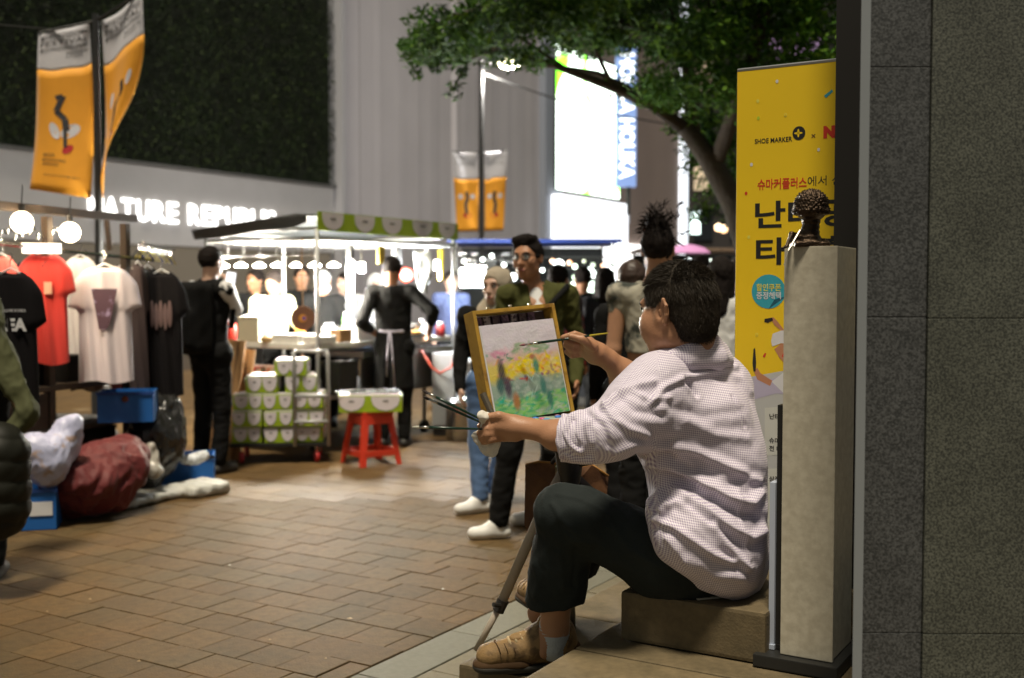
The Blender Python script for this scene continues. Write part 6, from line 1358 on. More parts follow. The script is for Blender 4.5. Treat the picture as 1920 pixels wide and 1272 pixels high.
for i, (x, y) in enumerate(((1.3, .25), (1.5, .35), (1.72, .2))):
    t = wthing('cooking_pot', ['round steel pot on the cart, nearest the apron man', 'round steel pot on the cart, middle of three', 'round steel pot at the far cart end'][i], 'pot', cp_(x, y, .951))
    MB().lathe([(.11, 0), (.13, .03), (.13, .13), (.125, .13), (.12, .04), (.001, .03)], 18, cp_(x, y, .951)).build('bowl', M_CHR, t, smooth=.6)
    for s_ in (-1, 1): MB().tube([cp_(x + s_ * .13, y - .03, 1.05), cp_(x + s_ * .16, y, 1.05), cp_(x + s_ * .13, y + .03, 1.05)], .006, 6).build('handle', M_CHR, t)
# fried food tray glinting yellow by the apron man
t = wthing('food_tray', 'tray of golden fried snacks right of the apron man', 'tray', cp_(1.35, .02, .951)); MB().box(cp_(1.42, .12, .965), (.34, .2, .03), BA).build('pan', M_CHR, t)
for i in range(12): MB().ball(cp_(1.29 + .05 * (i % 6), .07 + .08 * (i // 6), 1.0), .03, 6, (1, 1, .7)).build('snack', mat('fried snack', (.55, .26, .04), .5), t, smooth=True)
# fuller stock: a back row of shirts, dark boxes on the shelves, goods on the cart
for i, (px, py, D, wpx, hpx, nm, c) in enumerate(((-6, 492, 7.5, 84, 240, 'dark wine shirt in the back row at the picture edge', (.06, .01, .012)), (52, 490, 7.7, 84, 235, 'dark navy shirt in the back row behind the red polo', (.012, .014, .03)), (110, 492, 7.8, 80, 230, 'black shirt in the back row between polo and pale shirt', (.012, .01, .01)),
        (160, 492, 7.9, 80, 240, 'dark brown shirt in the back row behind the pale shirt', (.035, .02, .012)), (232, 496, 7.85, 70, 245, 'dark red and black shirt right of the pale shirt', (.05, .012, .012)), (276, 500, 8.0, 70, 240, 'charcoal shirt behind the faded figure shirt', (.018, .017, .017)))):
    tshirt(px, py, D, wpx, hpx, .2, nm, mat('back shirt %d' % i, c, .9, spec=.1), group='dark shirts in the back row of the stall')
M_DBX = mat('dark box', (.014, .012, .010), .7, spec=.15)
for i, (a, z, w_, h_) in enumerate(((-.22, .276, .30, .19), (.14, .276, .30, .19), (.60, .276, .26, .2), (.92, .276, .3, .18), (-.1, .807, .3, .16), (.3, .807, .34, .17), (.75, .807, .3, .15))):
    t = wthing('storage_box', ['dark box on the lowest shelf at the picture edge', 'dark box on the lowest shelf behind the blue bag', 'dark box on the lowest shelf behind the maroon cloth', 'dark box on the lowest shelf near the rubbish bag', 'dark box on the top shelf under the KOREA shirt', 'dark box on the top shelf under the red polo', 'dark box on the top shelf under the pale shirt'][i], 'box', sp_(a + .15, .6, z))
    sbox(a, a + w_, .42, .8, z, z + h_, 'box_body', M_DBX, t); sbox(a - .005, a + w_ + .005, .41, .81, z + h_ + .001, z + h_ + .02, 'lid', M_DBX, t)
goods = [((.10, 1.10), (.10, .08, .16), 'red', (.5, .03, .02)), ((.30, 1.12), (.07, .07, .20), 'yellow', (.6, .42, .03)), ((.45, .95), (.12, .10, .10), 'pink', (.6, .25, .3)), ((.62, .75), (.09, .09, .18), 'orange', (.6, .22, .03)), ((.85, .60), (.14, .10, .12), 'white', (.7, .7, .68)), ((1.12, .62), (.08, .08, .22), 'green', (.10, .35, .08)),
         ((1.45, .70), (.10, .10, .16), 'cream', (.6, .52, .36)), ((1.70, .55), (.12, .10, .20), 'silver', (.4, .4, .4)), ((1.90, .30), (.08, .08, .14), 'brown', (.2, .09, .04)), ((.02, .60), (.10, .12, .05), 'tan', (.4, .27, .12)), ((1.62, .05), (.10, .08, .10), 'pale blue', (.35, .5, .6)), ((1.88, .06), (.10, .10, .12), 'dark red', (.25, .02, .02))]
for (x, y), d, cn, c in goods:
    t = wthing('goods_tub', cn + ' tub of sauce or snacks standing on the cart counter', 'tub', cp_(x, y, .951))
    r_ = d[0] / 2; MB().lathe([(r_ * .85, 0), (r_, d[2] * .2), (r_, d[2] * .8), (r_ * .6, d[2])], 14, cp_(x, y, .952)).build('tub_body', mat('tub ' + cn, c, .4), t, smooth=.7); MB().lathe([(r_ * .62, 0), (r_ * .62, .02)], 14, cp_(x, y, .954 + d[2])).build('cap', M_PW, t)
for i, (x, y, L_) in enumerate(((.9, .03, .16), (1.15, .02, .22), (1.6, .02, .14), (1.85, .03, .30), (.45, .02, .12), (1.75, .5, .25))):
    t = wthing('hanging_packet', ['short', 'long', 'small', 'longest', 'smallest', 'dark'][i] + ' packet hanging from the food cart roof edge', 'packet', cp_(x, y, 1.8 - L_))
    MB().box(cp_(x, y, 1.80 - L_ / 2), (.09, .03, L_), BA + .3 * i).build('packet_body', mat('packet %d' % (i % 3), [(.55, .42, .03), (.03, .03, .03), (.5, .5, .48)][i % 3], .5), t, bevel=.006); MB().tube([cp_(x, y, 1.80), cp_(x, y, 1.84)], .004, 5).build('hook', M_CHR, t)
# hanging wooden disc
p = P(568, 597, 9.25); t = wthing('hanging_disc', 'round brown wooden board with orange emblem hanging on a cord', 'wooden board', p)
MB().lathe([(.001, -.008), (.098, -.008), (.103, 0), (.098, .008), (.001, .008)], 28, p, Matrix.Rotation(math.pi / 2, 3, 'X')).build('disc', mat('brown disc', (.15, .062, .028), .6, var=.1, vs_=20), t)
MB().lathe([(.001, 0), (.034, 0), (.034, .003)], 16, p + V_(0, -.009, 0), Matrix.Rotation(math.pi / 2, 3, 'X')).build('emblem', mat('orange emblem', (.60, .25, .03), .5), t)
MB().lathe([(.001, 0), (.016, 0), (.016, .003)], 12, p + V_(.012, -.013, .0), Matrix.Rotation(math.pi / 2, 3, 'X')).build('emblem_centre', mat('violet emblem', (.12, .05, .30), .5), t)
MB().tube([p + V_(0, 0, .10), p + V_(-.004, 0, .55), Vector((p.x, p.y, 1.84))], .005, 5).build('cord', M_CBD, t)
# white hanging sheet and no-entry plate
t = wthing('hanging_sheet', 'white plastic sheet hanging under the cart roof right of the apron man', 'sheet', P(792, 500, 10.4))
m = MB(); rows = 8
for j in range(rows):
    for i in range(4):
        def q(a, b): return P(775 + 34 * a / 4 + (8 * b / rows if a == 0 else 0) - (14 * max(0, b / rows - .6) / .4 if a == 4 else 0), 472 + 78 * b / rows, 10.4 + .02 * math.sin(a * 2 + b))
        m.add([q(i, j), q(i + 1, j), q(i + 1, j + 1), q(i, j + 1)], [(0, 1, 2, 3)])
o = m.build('sheet', mat('white film', (.68, .72, .72), .4), t, smooth=True, weld=True); o.modifiers.new('s', 'SOLIDIFY').thickness = .004
p = P(762, 516, 10.5); t = wthing('red_plate', 'small red and white round plate behind the apron man', 'sign', p)
MB().lathe([(.001, 0), (.068, 0), (.068, .01)], 20, p, Matrix.Rotation(math.pi / 2, 3, 'X')).build('rim_disc', M_PR, t); MB().lathe([(.001, 0), (.048, 0), (.048, .003)], 20, p - V_(0, .011, 0), Matrix.Rotation(math.pi / 2, 3, 'X')).build('white_disc', M_PW, t)
for dx in (-.02, .015): MB().box(p + V_(dx, -.016, 0), (.018, .003, .045)).build('mark', M_INK, t)
# ---- trolley with printed trays
def tray(c, L_, W_, H_, rz, label, seed, group='printed snack boxes stacked on the trolley', top=None):
    t = wthing('snack_box', label, 'box', c, group=group); c = Vector(c); ex = Vector((math.cos(rz), math.sin(rz), 0)); ey = Vector((-ex.y, ex.x, 0))
    MB().box(c + V_(0, 0, H_ / 2), (L_, W_, H_), rz).build('box_body', M_GRN, t, bevel=.003)
    MB().box(c + V_(0, 0, H_ + .006), (L_ * .96, W_ * .96, .010), rz).build('lid', top or M_CUP, t)
    for o0, dx, ll, nc in ((c - ex * L_ / 2 - ey * (W_ / 2 + .002), ex, L_, 2), (c - ex * (L_ / 2 + .002) + ey * W_ / 2, -ey, W_, 1), (c + ex * (L_ / 2 + .002) - ey * W_ / 2, ey, W_, 1)):
        r = random.Random(seed); w_ = ll / nc; n_ = Vector(dx).cross(Vector((0, 0, 1)))
        for i in range(nc):
            x = (i + .5 + r.uniform(-.1, .1)) * w_; hw = w_ * r.uniform(.40, .47)
            pts = [(x + hw, H_ * .97), (x - hw, H_ * .97)] + [(x - hw * math.cos(math.pi * k / 6), H_ * (.75 - .66 * math.sin(math.pi * k / 6))) for k in range(7)]
            MB().poly([o0 + Vector(dx) * a + V_(0, 0, b) for a, b in pts], n_ * .002).build('printed_cup', M_CUP, t)
            MB().box(o0 + Vector(dx) * x + V_(0, 0, H_ * .68) + n_ * .003, (hw * .4, .002, H_ * .1), math.atan2(dx[1], dx[0])).build('printed_mark', mat('grey print small', (.16, .15, .15), .6), t)
    return t
TA = .12
tro = wthing('hand_trolley', 'low trolley with white tubular handle and red wheels holding snack boxes', 'trolley', P(525, 862, 9.0)); tro.location.z = 0
tc_ = G(525, 868, .0); tc_.y = 9.15; tc_.x = (525 - 960) / F * 9.15
def tp(x, y, z): return tc_ + Vector((x * math.cos(TA) - y * math.sin(TA), x * math.sin(TA) + y * math.cos(TA), z))
MB().box(tp(0, 0, .15), (.78, .46, .03), TA).build('deck', M_BLKM, tro, bevel=.006)
for x, y in ((-.3, -.18), (.3, -.18), (-.3, .18), (.3, .18), ):
    MB().lathe([(.045, -.015), (.048, 0), (.045, .015)], 14, tp(x, y, .05), Matrix.Rotation(TA + .3, 3, 'Z') @ Matrix.Rotation(math.pi / 2, 3, 'Y')).build('wheel', mat('red wheel', (.42, .02, .02), .5), tro)
    MB().tube([tp(x, y, .06), tp(x, y, .14)], .012, 6).build('caster_fork', M_CHR, tro)
hx = .40
for x in (.13, .40): MB().tube([tp(x, -.25, .14), tp(x, -.26, .86), tp(x * .97, -.26, .91)], .016, 8).build('handle_post', M_PIPE, tro, smooth=True)
for z in (.34, .55, .91): MB().tube([tp(.13, -.26, z), tp(.40, -.26, z)], .014, 8).build('handle_bar', M_PIPE, tro, smooth=True)
lab_ = lambda k: ['bottom left snack box on the trolley', 'bottom middle snack box on the trolley', 'bottom right snack box behind the white handle', 'snack box in second layer at the left', 'snack box in second layer, middle', 'snack box in second layer behind the handle', 'snack box in third layer at the left edge', 'snack box in third layer, middle', 'snack box in third layer behind the handle', 'topmost snack box of the left pile', 'topmost snack box of the right pile', 'tilted snack box on top of the pile'][k]
k = 0
for lz in range(3):
    for ix in range(3):
        tray(tp(-.25 + ix * .245 + R.uniform(-.012, .012), -.02 + R.uniform(-.02, .02), .167 + lz * .135), .235, .38, .12, TA + R.uniform(-.05, .05), lab_(k), k); k += 1
tray(tp(-.12, -.02, .167 + 3 * .135), .25, .36, .13, TA - .1, lab_(9), 20); tray(tp(.16, .02, .167 + 3 * .135), .25, .36, .13, TA + .1, lab_(10), 21); tray(tp(.10, .0, .167 + 4 * .135), .25, .34, .12, TA - .05, lab_(11), 22)
# leaning cardboard
for i, (px, ln) in enumerate(((415, 1.0), (436, .92), (400, .7))):
    t = wthing('cardboard_sheet', ['tall flattened brown cardboard leaning beside the trolley', 'second flattened cardboard leaning nearer the snack boxes', 'short dark cardboard behind the backpack man'][i], 'cardboard', (P(px, 600, 9.15).x, 9.15, 0))
    b = P(px - 8, 600, 8.95 + .12 * i); b.z = .01; Mx = Matrix.Rotation(.12, 3, 'Y') @ Matrix.Rotation(-.12, 3, 'X')
    MB().box(b + Mx @ Vector((0, 0, ln / 2)), (.17, .03, ln), M=Mx).build('sheet', M_CBD if i < 2 else mat('dark cardboard', (.15, .08, .035), .8), t)
    MB().box(b + Mx @ Vector((0.03, -.018, ln / 2)), (.008, .004, ln * .96), M=Mx).build('fold_line', mat('dark cardboard', (.15, .08, .035), .8), t)
# goods under the cart end: red and white cartons
for i in range(6):
    c = cp_(-.03 + .02 * (i % 2), .35 + .33 * (i % 3), .505 + .125 * (i // 3)); t = bx2(c, (.2, .30, .11), BA, 'carton', ['red and white printed carton under the counter, left one low', 'red and white printed carton under the counter, middle low', 'red and white printed carton under the counter, far low', 'upper printed carton under the cart counter, left', 'upper printed carton under the cart counter, middle', 'upper printed carton under the cart counter, far'][i], 'carton', mat('carton print', (.5, .42, .36), .6, col2=(.42, .05, .03), c2s=16, c2w=.03, c2t=.54))
t = bx2(cp_(.30, .02, .505), (.24, .2, .28), BA, 'dark_crate', 'black crate under the near cart corner', 'crate', M_BLKM)
# red plastic stool with a tray on it
M_STO = mat('red stool plastic', (.62, .045, .018), .4)
st_c = G(694, 868, 0); st_c.y = 8.95; st_c.x = (694 - 960) / F * 8.95
sto = wthing('plastic_stool', 'red plastic stool with open sides carrying a snack tray', 'stool', st_c)
RZ = .62
def stp(x, y, z): return st_c + Vector((x * math.cos(RZ) - y * math.sin(RZ), x * math.sin(RZ) + y * math.cos(RZ), z))
MB().box(stp(0, 0, .415), (.27, .27, .03), RZ).build('seat', M_STO, sto, bevel=.01)
for sx in (-1, 1):
    for sy in (-1, 1):
        a, b = .115, .165
        m = MB(); w_ = .032
        top4 = [stp(sx * (a + .018), sy * (a + .018), .40), stp(sx * (a - w_), sy * (a + .018), .40), stp(sx * (a - w_ + .005), sy * (a - w_ + .005), .40), stp(sx * (a + .018), sy * (a - w_), .40)]
        bot4 = [stp(sx * (b + .018), sy * (b + .018), .0), stp(sx * (b - w_ + .004), sy * (b + .018), .0), stp(sx * (b - w_ + .02), sy * (b - w_ + .02), .0), stp(sx * (b + .018), sy * (b - w_ + .004), .0)]
        m.add(top4 + bot4, [(0, 1, 2, 3), (4, 5, 6, 7), (0, 1, 5, 4), (1, 2, 6, 5), (2, 3, 7, 6), (3, 0, 4, 7)]); m.build('leg', M_STO, sto, bevel=.004)
for s_ in (-1, 1):
    for ax_ in (0, 1):
        for z0, z1, hw in ((.33, .40, .115), (.075, .125, .148)):
            off = .128 + (.40 - z0) * .12
            c = stp(*((0, s_ * off) if ax_ == 0 else (s_ * off, 0)), (z0 + z1) / 2); MB().box(c, ((hw * 2, .012, z1 - z0) if ax_ == 0 else (.012, hw * 2, z1 - z0)), RZ).build('side_rail', M_STO, sto, bevel=.003)
tray(stp(0, 0, .432), .50, .34, .13, .12, 'wide printed snack tray on the red stool', 31, group='')
o = bpy.context.scene
ld = wthing('metal_lid', 'steel lid and ladle lying on the snack tray of the stool', 'lid', stp(.02, 0, .575)); MB().box(stp(.03, 0, .585), (.40, .26, .016), .15).build('lid_plate', M_CHR, ld, bevel=.006); MB().tube([stp(-.34, -.05, .60), stp(-.05, .0, .60)], .010, 6).build('ladle_handle', M_CHR, ld)
# ---- things behind apron man: grey panel, red cord, pots on the ground
gp = wthing('gas_cabinet', 'grey steel cabinet with a slack red cord on its front', 'cabinet', (P(830, 800, 10.9).x, 10.9, 0))
x0, x1 = P(810, 700, 10.6).x, P(852, 700, 10.6).x
MB().bb((x0, 10.6, .1), (x1, 11.0, .80)).build('cabinet_body', mat('grey enamel', (.36, .37, .38), .5), gp, bevel=.01)
MB().bb((x0 + .01, 10.62, 0), (x1 - .01, 10.98, .1)).build('base', M_BLKM, gp)
MB().tube([P(790, 657, 10.55), P(810, 690, 10.54), P(825, 700, 10.54), P(845, 690, 10.54), P(858, 662, 10.55)], .012, 8).build('red_cord', mat('red cord', (.45, .07, .04), .5), gp, smooth=True)
for i, (px, D, h_, r_) in enumerate(((865, 10.4, .36, .15), (845, 11.3, .3, .12))):
    x = (px - 960) / F * D; t = wthing('stock_pot', ['tall steel pot standing on the ground behind the blue jeans', 'smaller steel pot behind the tall one'][i], 'pot', (x, D, 0))
    MB().lathe([(r_ * .95, 0), (r_, .03), (r_, h_), (r_ * .96, h_), (r_ * .94, h_ - .02)], 20, (x, D, 0)).build('pot_body', M_CHR, t, smooth=.6); MB().lathe([(r_ * 1.04, 0), (r_ * .9, .03), (.02, .05), (.02, .08)], 20, (x, D, h_ + .002)).build('lid', M_CHR, t, smooth=.6)
bk = wthing('white_tub', 'white plastic tub hanging at the second stall', 'tub', P(880, 700, 11)); MB().lathe([(.09, 0), (.12, .25), (.12, .30)], 18, P(880, 735, 11)).build('tub_body', mat('white plastic', (.7, .7, .68), .4), bk, smooth=.6); MB().lathe([(.125, 0), (.125, .03)], 18, P(880, 735, 11) + V_(0, 0, .30)).build('rim', mat('white plastic', (.7, .7, .68), .4), bk)
# ================================================================ second and third stalls
def mini_stall(x0, x1, D, zr, label, roofm, cz=.92, seed=1, dep=1.4, glow=(.85, 1, .92)):
    a, b = (x0 - 960) / F * D, (x1 - 960) / F * D; t = wthing('market_stall', label, 'market stall', ((a + b) / 2, D, 0))
    r = random.Random(seed)
    for x in (a, b):
        for y in (D, D + dep): MB().tube([(x, y, 0), (x, y, zr)], .022, 8).build('post', M_CHR, t)
    MB().bb((a - .1, D - .15, zr), (b + .1, D + dep + .1, zr + .025)).build('roof', roofm, t, bevel=.01); MB().bb((a - .1, D - .17, zr - .02), (b + .1, D - .155, zr + .02)).build('roof_edge', roofm, t)
    MB().bb((a, D, cz - .05), (b, D + dep, cz)).build('counter', M_TOP, t); MB().bb((a + .02, D + .03, .12), (b - .02, D + .05, cz - .052)).build('front_cloth', mat('dark stall front %d' % seed, [(.02, .05, .04), (.03, .03, .035)][seed % 2], .9), t)
    MB().tube([(a, D + .1, zr - .18), (b, D + .1, zr - .18)], .012, 6).build('lamp_rail', M_BLKM, t)
    MB().tube([(a, D + .1, zr - .32), (b, D + .1, zr - .32)], .012, 6).build('lamp_rail', M_BLKM, t)
    MB().bb((a, D + dep - .06, cz), (b, D + dep - .03, zr - .02)).build('back_cloth', mat('dark back cloth', (.02, .022, .022), .9), t)
    return t, a, b, r
def stall_bulb(p, r_, col, es, lab, grp, light=0):
    t = wthing('stall_lamp', lab, 'lamp', p, group=grp); MB().ball(p, r_, 8).build('globe', mat('glow %.2f %.2f %.2f' % col, (.8, .8, .8), .3, em=col, es=es), t, smooth=True)
    MB().tube([p + V_(0, 0, r_), p + V_(0, 0, r_ + .12)], .004, 5).build('cord', M_BLKM, t)
    if light:
        l = bpy.data.lights.new('lamp_light', 'POINT'); l.energy = light; l.color = col; l.shadow_soft_size = r_; o = bpy.data.objects.new('lamp_light', l); C.objects.link(o); o.parent = t; o.location = p
blu = mat('blue roof edge', (.012, .035, .20), .5)
t, a, b, r = mini_stall(856, 1148, 13.2, 1.98, 'second stall under a thin blue roof beyond the food cart', blu, seed=3, dep=1.6)
for i in range(24):
    p = P(r.uniform(858, 960), r.uniform(474, 520), 13.35 + r.uniform(0, .5)); MB().box(p, (r.uniform(.08, .2), .02, r.uniform(.02, .05)), r.uniform(-.3, .3)).build('hanging_metal', M_CHR, t)
_used = {}
def lamp_label(px, py, c):
    col = 'orange' if c[0] > .95 and c[1] < .7 else 'green' if c[1] > c[0] * 1.2 and c[2] < .75 else 'white'
    where = 'left of the glasses man' if px < 935 else 'by the ear of the glasses man' if px < 1000 else 'above the dark haired head' if px < 1070 else 'over the glowing drink tank' if px < 1138 else 'beside the long haired woman'
    lev = 'high' if py < 500 else 'low' if py > 530 else 'middle'
    k = (col, where, lev); n = _used[k] = _used.get(k, 0) + 1
    return '%s %s lamp of the second stall %s%s' % (lev, col, where, ['', '', ', second from left there', ', third from left there', ', fourth from left there', ', fifth from left there'][min(n, 5)])
g1 = 'small lamps glowing along the second stall'
scr_ = wthing('white_light_panel', 'square white light panel glowing left of the glasses man', 'light panel', P(886, 521, 12.6)); MB().box(P(886, 521, 12.6), (.29, .05, .22)).build('panel', mat('panel glow', (1, 1, 1), .4, em=(.9, 1, .98), es=4.5), scr_, bevel=.02); MB().box(P(886, 503, 12.62) , (.02, .02, .2)).build('hanger', M_BLKM, scr_)
l = bpy.data.lights.new('panel_light', 'POINT'); l.energy = 70; l.color = (.88, 1, .96); l.shadow_soft_size = .12; o = bpy.data.objects.new('panel_light', l); C.objects.link(o); o.parent = scr_; o.location = P(886, 530, 12.3)
W_ = (.9, 1, .95); G_ = (.45, 1, .42); O_ = (1, .42, .12)
for i, (px, py, rr_, c, es) in enumerate(((962, 520, .055, W_, 4), (1048, 497, .075, W_, 3.5), (1054, 510, .04, W_, 4), (1036, 490, .035, O_, 2), (1017, 507, .03, W_, 4), (1078, 500, .035, (.75, 1, .75), 3), (1068, 493, .035, O_, 1.5), (1062, 515, .03, O_, 1.2), (1080, 520, .05, G_, 1.6), (1076, 535, .05, (.7, 1, .7), 2.2), (1090, 533, .035, G_, 1.6), (1105, 512, .075, W_, 2.6), (1120, 517, .06, (.8, 1, .9), 2), (1131, 512, .035, (.7, .95, .85), 1.8), (1112, 497, .03, (.6, .8, .5), 1.2), (1128, 539, .035, (1, .6, .3), 2.5), (1143, 515, .04, W_, 3), (1152, 523, .05, W_, 3), (1148, 505, .03, W_, 3), (1095, 490, .025, (.6, .7, .3), 1), (1142, 558, .045, W_, 4), (1151, 555, .04, W_, 4), (1141, 570, .045, W_, 4), (1068, 545, .03, G_, 1.2), (1130, 498, .025, O_, 1.3), (1150, 490, .03, W_, 1.5), (945, 497, .03, W_, 2), (922, 480, .03, W_, 1.5), (905, 487, .03, W_, 2), (870, 490, .03, W_, 2), (958, 540, .035, W_, 3))):
    stall_bulb(P(px, py, 12.9), rr_ * .85, c, es, lamp_label(px, py, c), g1, 40 if i in (1, 11, 20) else 0)
# lit drink jars with pink base
jar = wthing('drink_dispenser', 'bright glowing drink tank with pink and yellow base', 'drink dispenser', P(1112, 620, 12.4))
MB().bb((P(1088, 600, 12.4).x, 12.35, P(0, 600, 12.4).z), (P(1139, 600, 12.4).x, 12.6, P(0, 580, 12.4).z)).build('tank', mat('tank glow', (1, 1, 1), .4, em=(.95, 1, .85), es=2.6), jar, bevel=.02)
MB().bb((P(1088, 600, 12.4).x, 12.35, P(0, 625, 12.4).z), (P(1115, 600, 12.4).x, 12.6, P(0, 600.4, 12.4).z)).build('pink_base', mat('pink glow', (.8, .2, .4), .4, em=(1, .30, .45), es=1.1), jar, bevel=.01)
MB().bb((P(1115.4, 600, 12.4).x, 12.35, P(0, 625, 12.4).z), (P(1139, 600, 12.4).x, 12.6, P(0, 600.4, 12.4).z)).build('yellow_base', mat('yellow glow', (.8, .8, .4), .4, em=(.95, 1, .55), es=1.6), jar, bevel=.01)
for px, w_, h_ in ((1105, 26, 52), (1126, 20, 30), (1092, 8, 30)):
    k = 12.4 / F; c = P(px, 579 - h_ / 2, 12.5); MB().lathe([(w_ * k / 2, -h_ * k / 2), (w_ * k / 2, h_ * k * .35), (w_ * k * .3, h_ * k / 2)], 14, c).build('jar', mat('jar glow', (1, 1, 1), .4, em=(.80, 1, .82), es=2.0), jar, smooth=.8)
t, a, b, r = mini_stall(1210, 1440, 16.5, 2.0, 'far stall with brown rail between painter and banner', mat('brown roof edge', (.16, .10, .06), .7), seed=4, dep=1.6)
for i in range(12):
    px = 1290 + i * 10.5; stall_bulb(P(px, 490 + (i % 3) * 3, 16.3), .05, [(.8, .95, 1), (.8, 1, .9), (1, .85, .7)][i % 3], 2.2, ['white', 'greenish', 'amber'][i % 3] + ' small lamp ' + ['left end', 'near the left end', 'left of middle', 'right of middle'][i // 3] + ' of the far stall row', 'small lamps glowing along the far stall', 14 if i in (3, 8) else 0)
for px, py in ((1350, 510), (1360, 512), (1370, 514)): stall_bulb(P(px, py, 16), .07, (.85, .95, 1), 4, 'big white lamp below the far stall roof, ' + {1350: 'left', 1360: 'middle', 1370: 'right'}[px] + ' of three', 'bigger lamps below the far stall roof')
for px, py, c in ((1347, 427, (1, .65, .35)), (1357, 430, (1, .6, .3))): stall_bulb(P(px, py, 26), .09, c, 3, 'amber lamp far down the street, ' + ('nearer the pink building' if px < 1350 else 'nearer the yellow banner'), 'amber lamps far down the street')
pk = wthing('pink_parasol', 'small pink parasol over the far stall', 'parasol', P(1290, 470, 15)); MB().lathe([(.32, 0), (.24, .07), (.1, .11), (.01, .12)], 18, P(1288, 475, 15)).build('canopy', mat('pink canopy', (.55, .25, .50), .6, em=(.7, .3, .6), es=.15), pk, smooth=.8); MB().tube([P(1288, 475, 15), V_(P(1288, 475, 15).x, 15, 0)], .02, 6).build('pole', M_POLE, pk)
# white display cases on the second stall counter
for i in range(4):
    c = P(848 + i * 14, 660, 12.9); c.z = .921
    bx2(c + V_(.05, .15 + .2 * i, 0), (.26, .2, .12 + .05 * (i % 2)), .1 * i, 'display_case', ['white display case left end of second stall', 'pale display case second from the left end', 'white display case third from the left end', 'pale display case behind the easel'][i], 'display case', mat('lit case', (.75, .78, .76), .3))
# ================================================================ people about the stalls
M_OLV = mat('olive jacket', (.060, .062, .018), .85, spec=.15, var=.1, vs_=10); M_BT = mat('black cloth', (.009, .009, .009), .9, spec=.12); M_DEN = mat('blue denim', (.07, .13, .26), .8, var=.12, vs_=14)
M_WS = mat('white cloth', (.62, .62, .62), .8); M_WSH = mat('white leather', (.66, .65, .62), .5); M_KH = mat('dark shoe', (.02, .018, .016), .6)
x_ = lambda px, D: (px - 960) / F * D
# green jacket man with glasses
J = standing((x_(1008, 6.3), 6.3, 0), .12, 1.70, stride=.0, arms=dict(L=((.235, .03, 1.12), (.21, -.10, .90)), R=((.225, .03, 1.12), (.19, -.12, .92))))
hd = Vector((-.42, -.9, .0)); J['head'] = J['head'] + V_(-.06, 0, .0); J['neck'] = J['neck'] + V_(-.02, 0, 0)
J['anR'] = Vector((x_(935, 6.25), 6.22, .085)); J['knR'] = Vector((x_(955, 6.3), 6.22, .5)); J['anL'] = Vector((x_(1010, 6.7), 6.6, .085))
t, Rh, hc = person('man in glasses and olive jacket standing behind the easel', J, S_TAN, M_OLV, M_BT, M_WSH, 'quiff', sleeve=1, headdir=hd, glasses=True, jacket=True, openf=True, footdir=(-.95, -.25, 0), thick=.95, vox=.0085, headup=(-.06, 0, 1), hs=1.02)
sdf_mesh('undershirt', [cone(J['chest'] + J['f'] * .062, J['neck'] + J['f'] * .022 - V_(0, 0, .03), .062, .054, fl=J['f'], fs=.8)], .008, .01, M_WS, t)
MB().tube([J['shL'] + V_(0, -.06, .05), J['chest'] + J['f'] * .135 + V_(.02, 0, .02), J['shR'] - V_(0, .07, .24)], .016, 8).build('bag_strap', M_BT, t, smooth=True)
# woman with headscarf
J = standing((x_(921, 7.05), 7.05, 0), .2, 1.53); J['anR'] = Vector((x_(900, 7), 6.95, .085)); J['anL'] = Vector((x_(925, 7.1), 7.1, .085))
J['head'] = J['head'] + V_(.03, 0, 0)
person('woman in beige headscarf and blue jeans behind the easel', J, S_PALE, M_BT, M_DEN, M_WSH, None, hijab=mat('beige scarf', (.33, .28, .21), .85), headdir=(-.5, -.86, 0), pantw=1.05, footdir=(-.8, -.5, 0))
# spiky bun, patterned crop top
M_CAM = mat('patterned top', (.32, .30, .24), .85, col2=(.03, .035, .028), c2s=8, c2w=.05, c2t=.52, var=.2, vs_=14)
J = standing((x_(1226, 5.5), 5.5, 0), math.pi - .12, 1.70, arms=dict(L=((.20, .02, 1.12), (.20, -.10, .93)), R=((.205, .0, 1.13), (.12, -.16, 1.0)))); J['head'] = J['head'] + V_(.02, 0, .02)
t, Rh, hc = person('tattooed person in patterned crop top with spiky knotted hair', J, S_MID, M_CAM, M_BT, M_KH, 'bun', sleeve=.12, crop=.17, headdir=(.25, .96, 0), vox=.009, face=False)
hb = [hc + Rh @ Vector((0, -.03, .12)) + Vector(rng.normal(0, .036, 3)) for _ in range(200)]
strands(t, 1000, np.array(hb), lambda p: (p - (hc + V_(0, 0, .05))).normalized() + Vector(rng.normal(0, .5, 3)), .062, M_HAIR, .0018)
for i in range(14): MB().ball(J['pel'] + J['R'] @ Vector(((i % 7 - 3) * .035, .117, .035 - .03 * (i // 7))), .007, 6).build('belt_stud', mat('pale stud', (.55, .42, .32), .4), t)
MB().tube([J['hipL'] + V_(0, -.02, .1), J['hipR'] + V_(0, -.02, .1)], .125, 12).build('belt', M_BT, t) if False else None
# long haired woman
J = standing((x_(1186, 6.3), 6.3, 0), math.pi + .1, 1.56); person('woman with long dark brown hair seen from behind', J, S_MID, M_BT, M_BT, M_KH, 'long', mat('dark brown hair', (.035, .018, .012), .5, var=.3, vs_=50), headdir=(.1, 1, 0), face=False, vox=.011)
J = standing((x_(1046, 9.0), 9.0, 0), 2.6, 1.60); person('short haired person in dark patterned jacket beyond the glasses man', J, S_TAN, mat('dark red pattern', (.03, .02, .02), .8, col2=(.25, .03, .03), c2s=11, c2w=.04, c2t=.58), M_BT, M_KH, 'short', headdir=(.5, .9, 0), face=False, vox=.012, jacket=True)
J = standing((x_(1352, 6.9), 6.9, 0), math.pi - .1, 1.60); person('woman in white top with long dark hair beside the banner', J, S_PALE, M_WS, M_BT, M_KH, 'long', headdir=(.3, .95, 0), sleeve=.3, face=False, vox=.012)
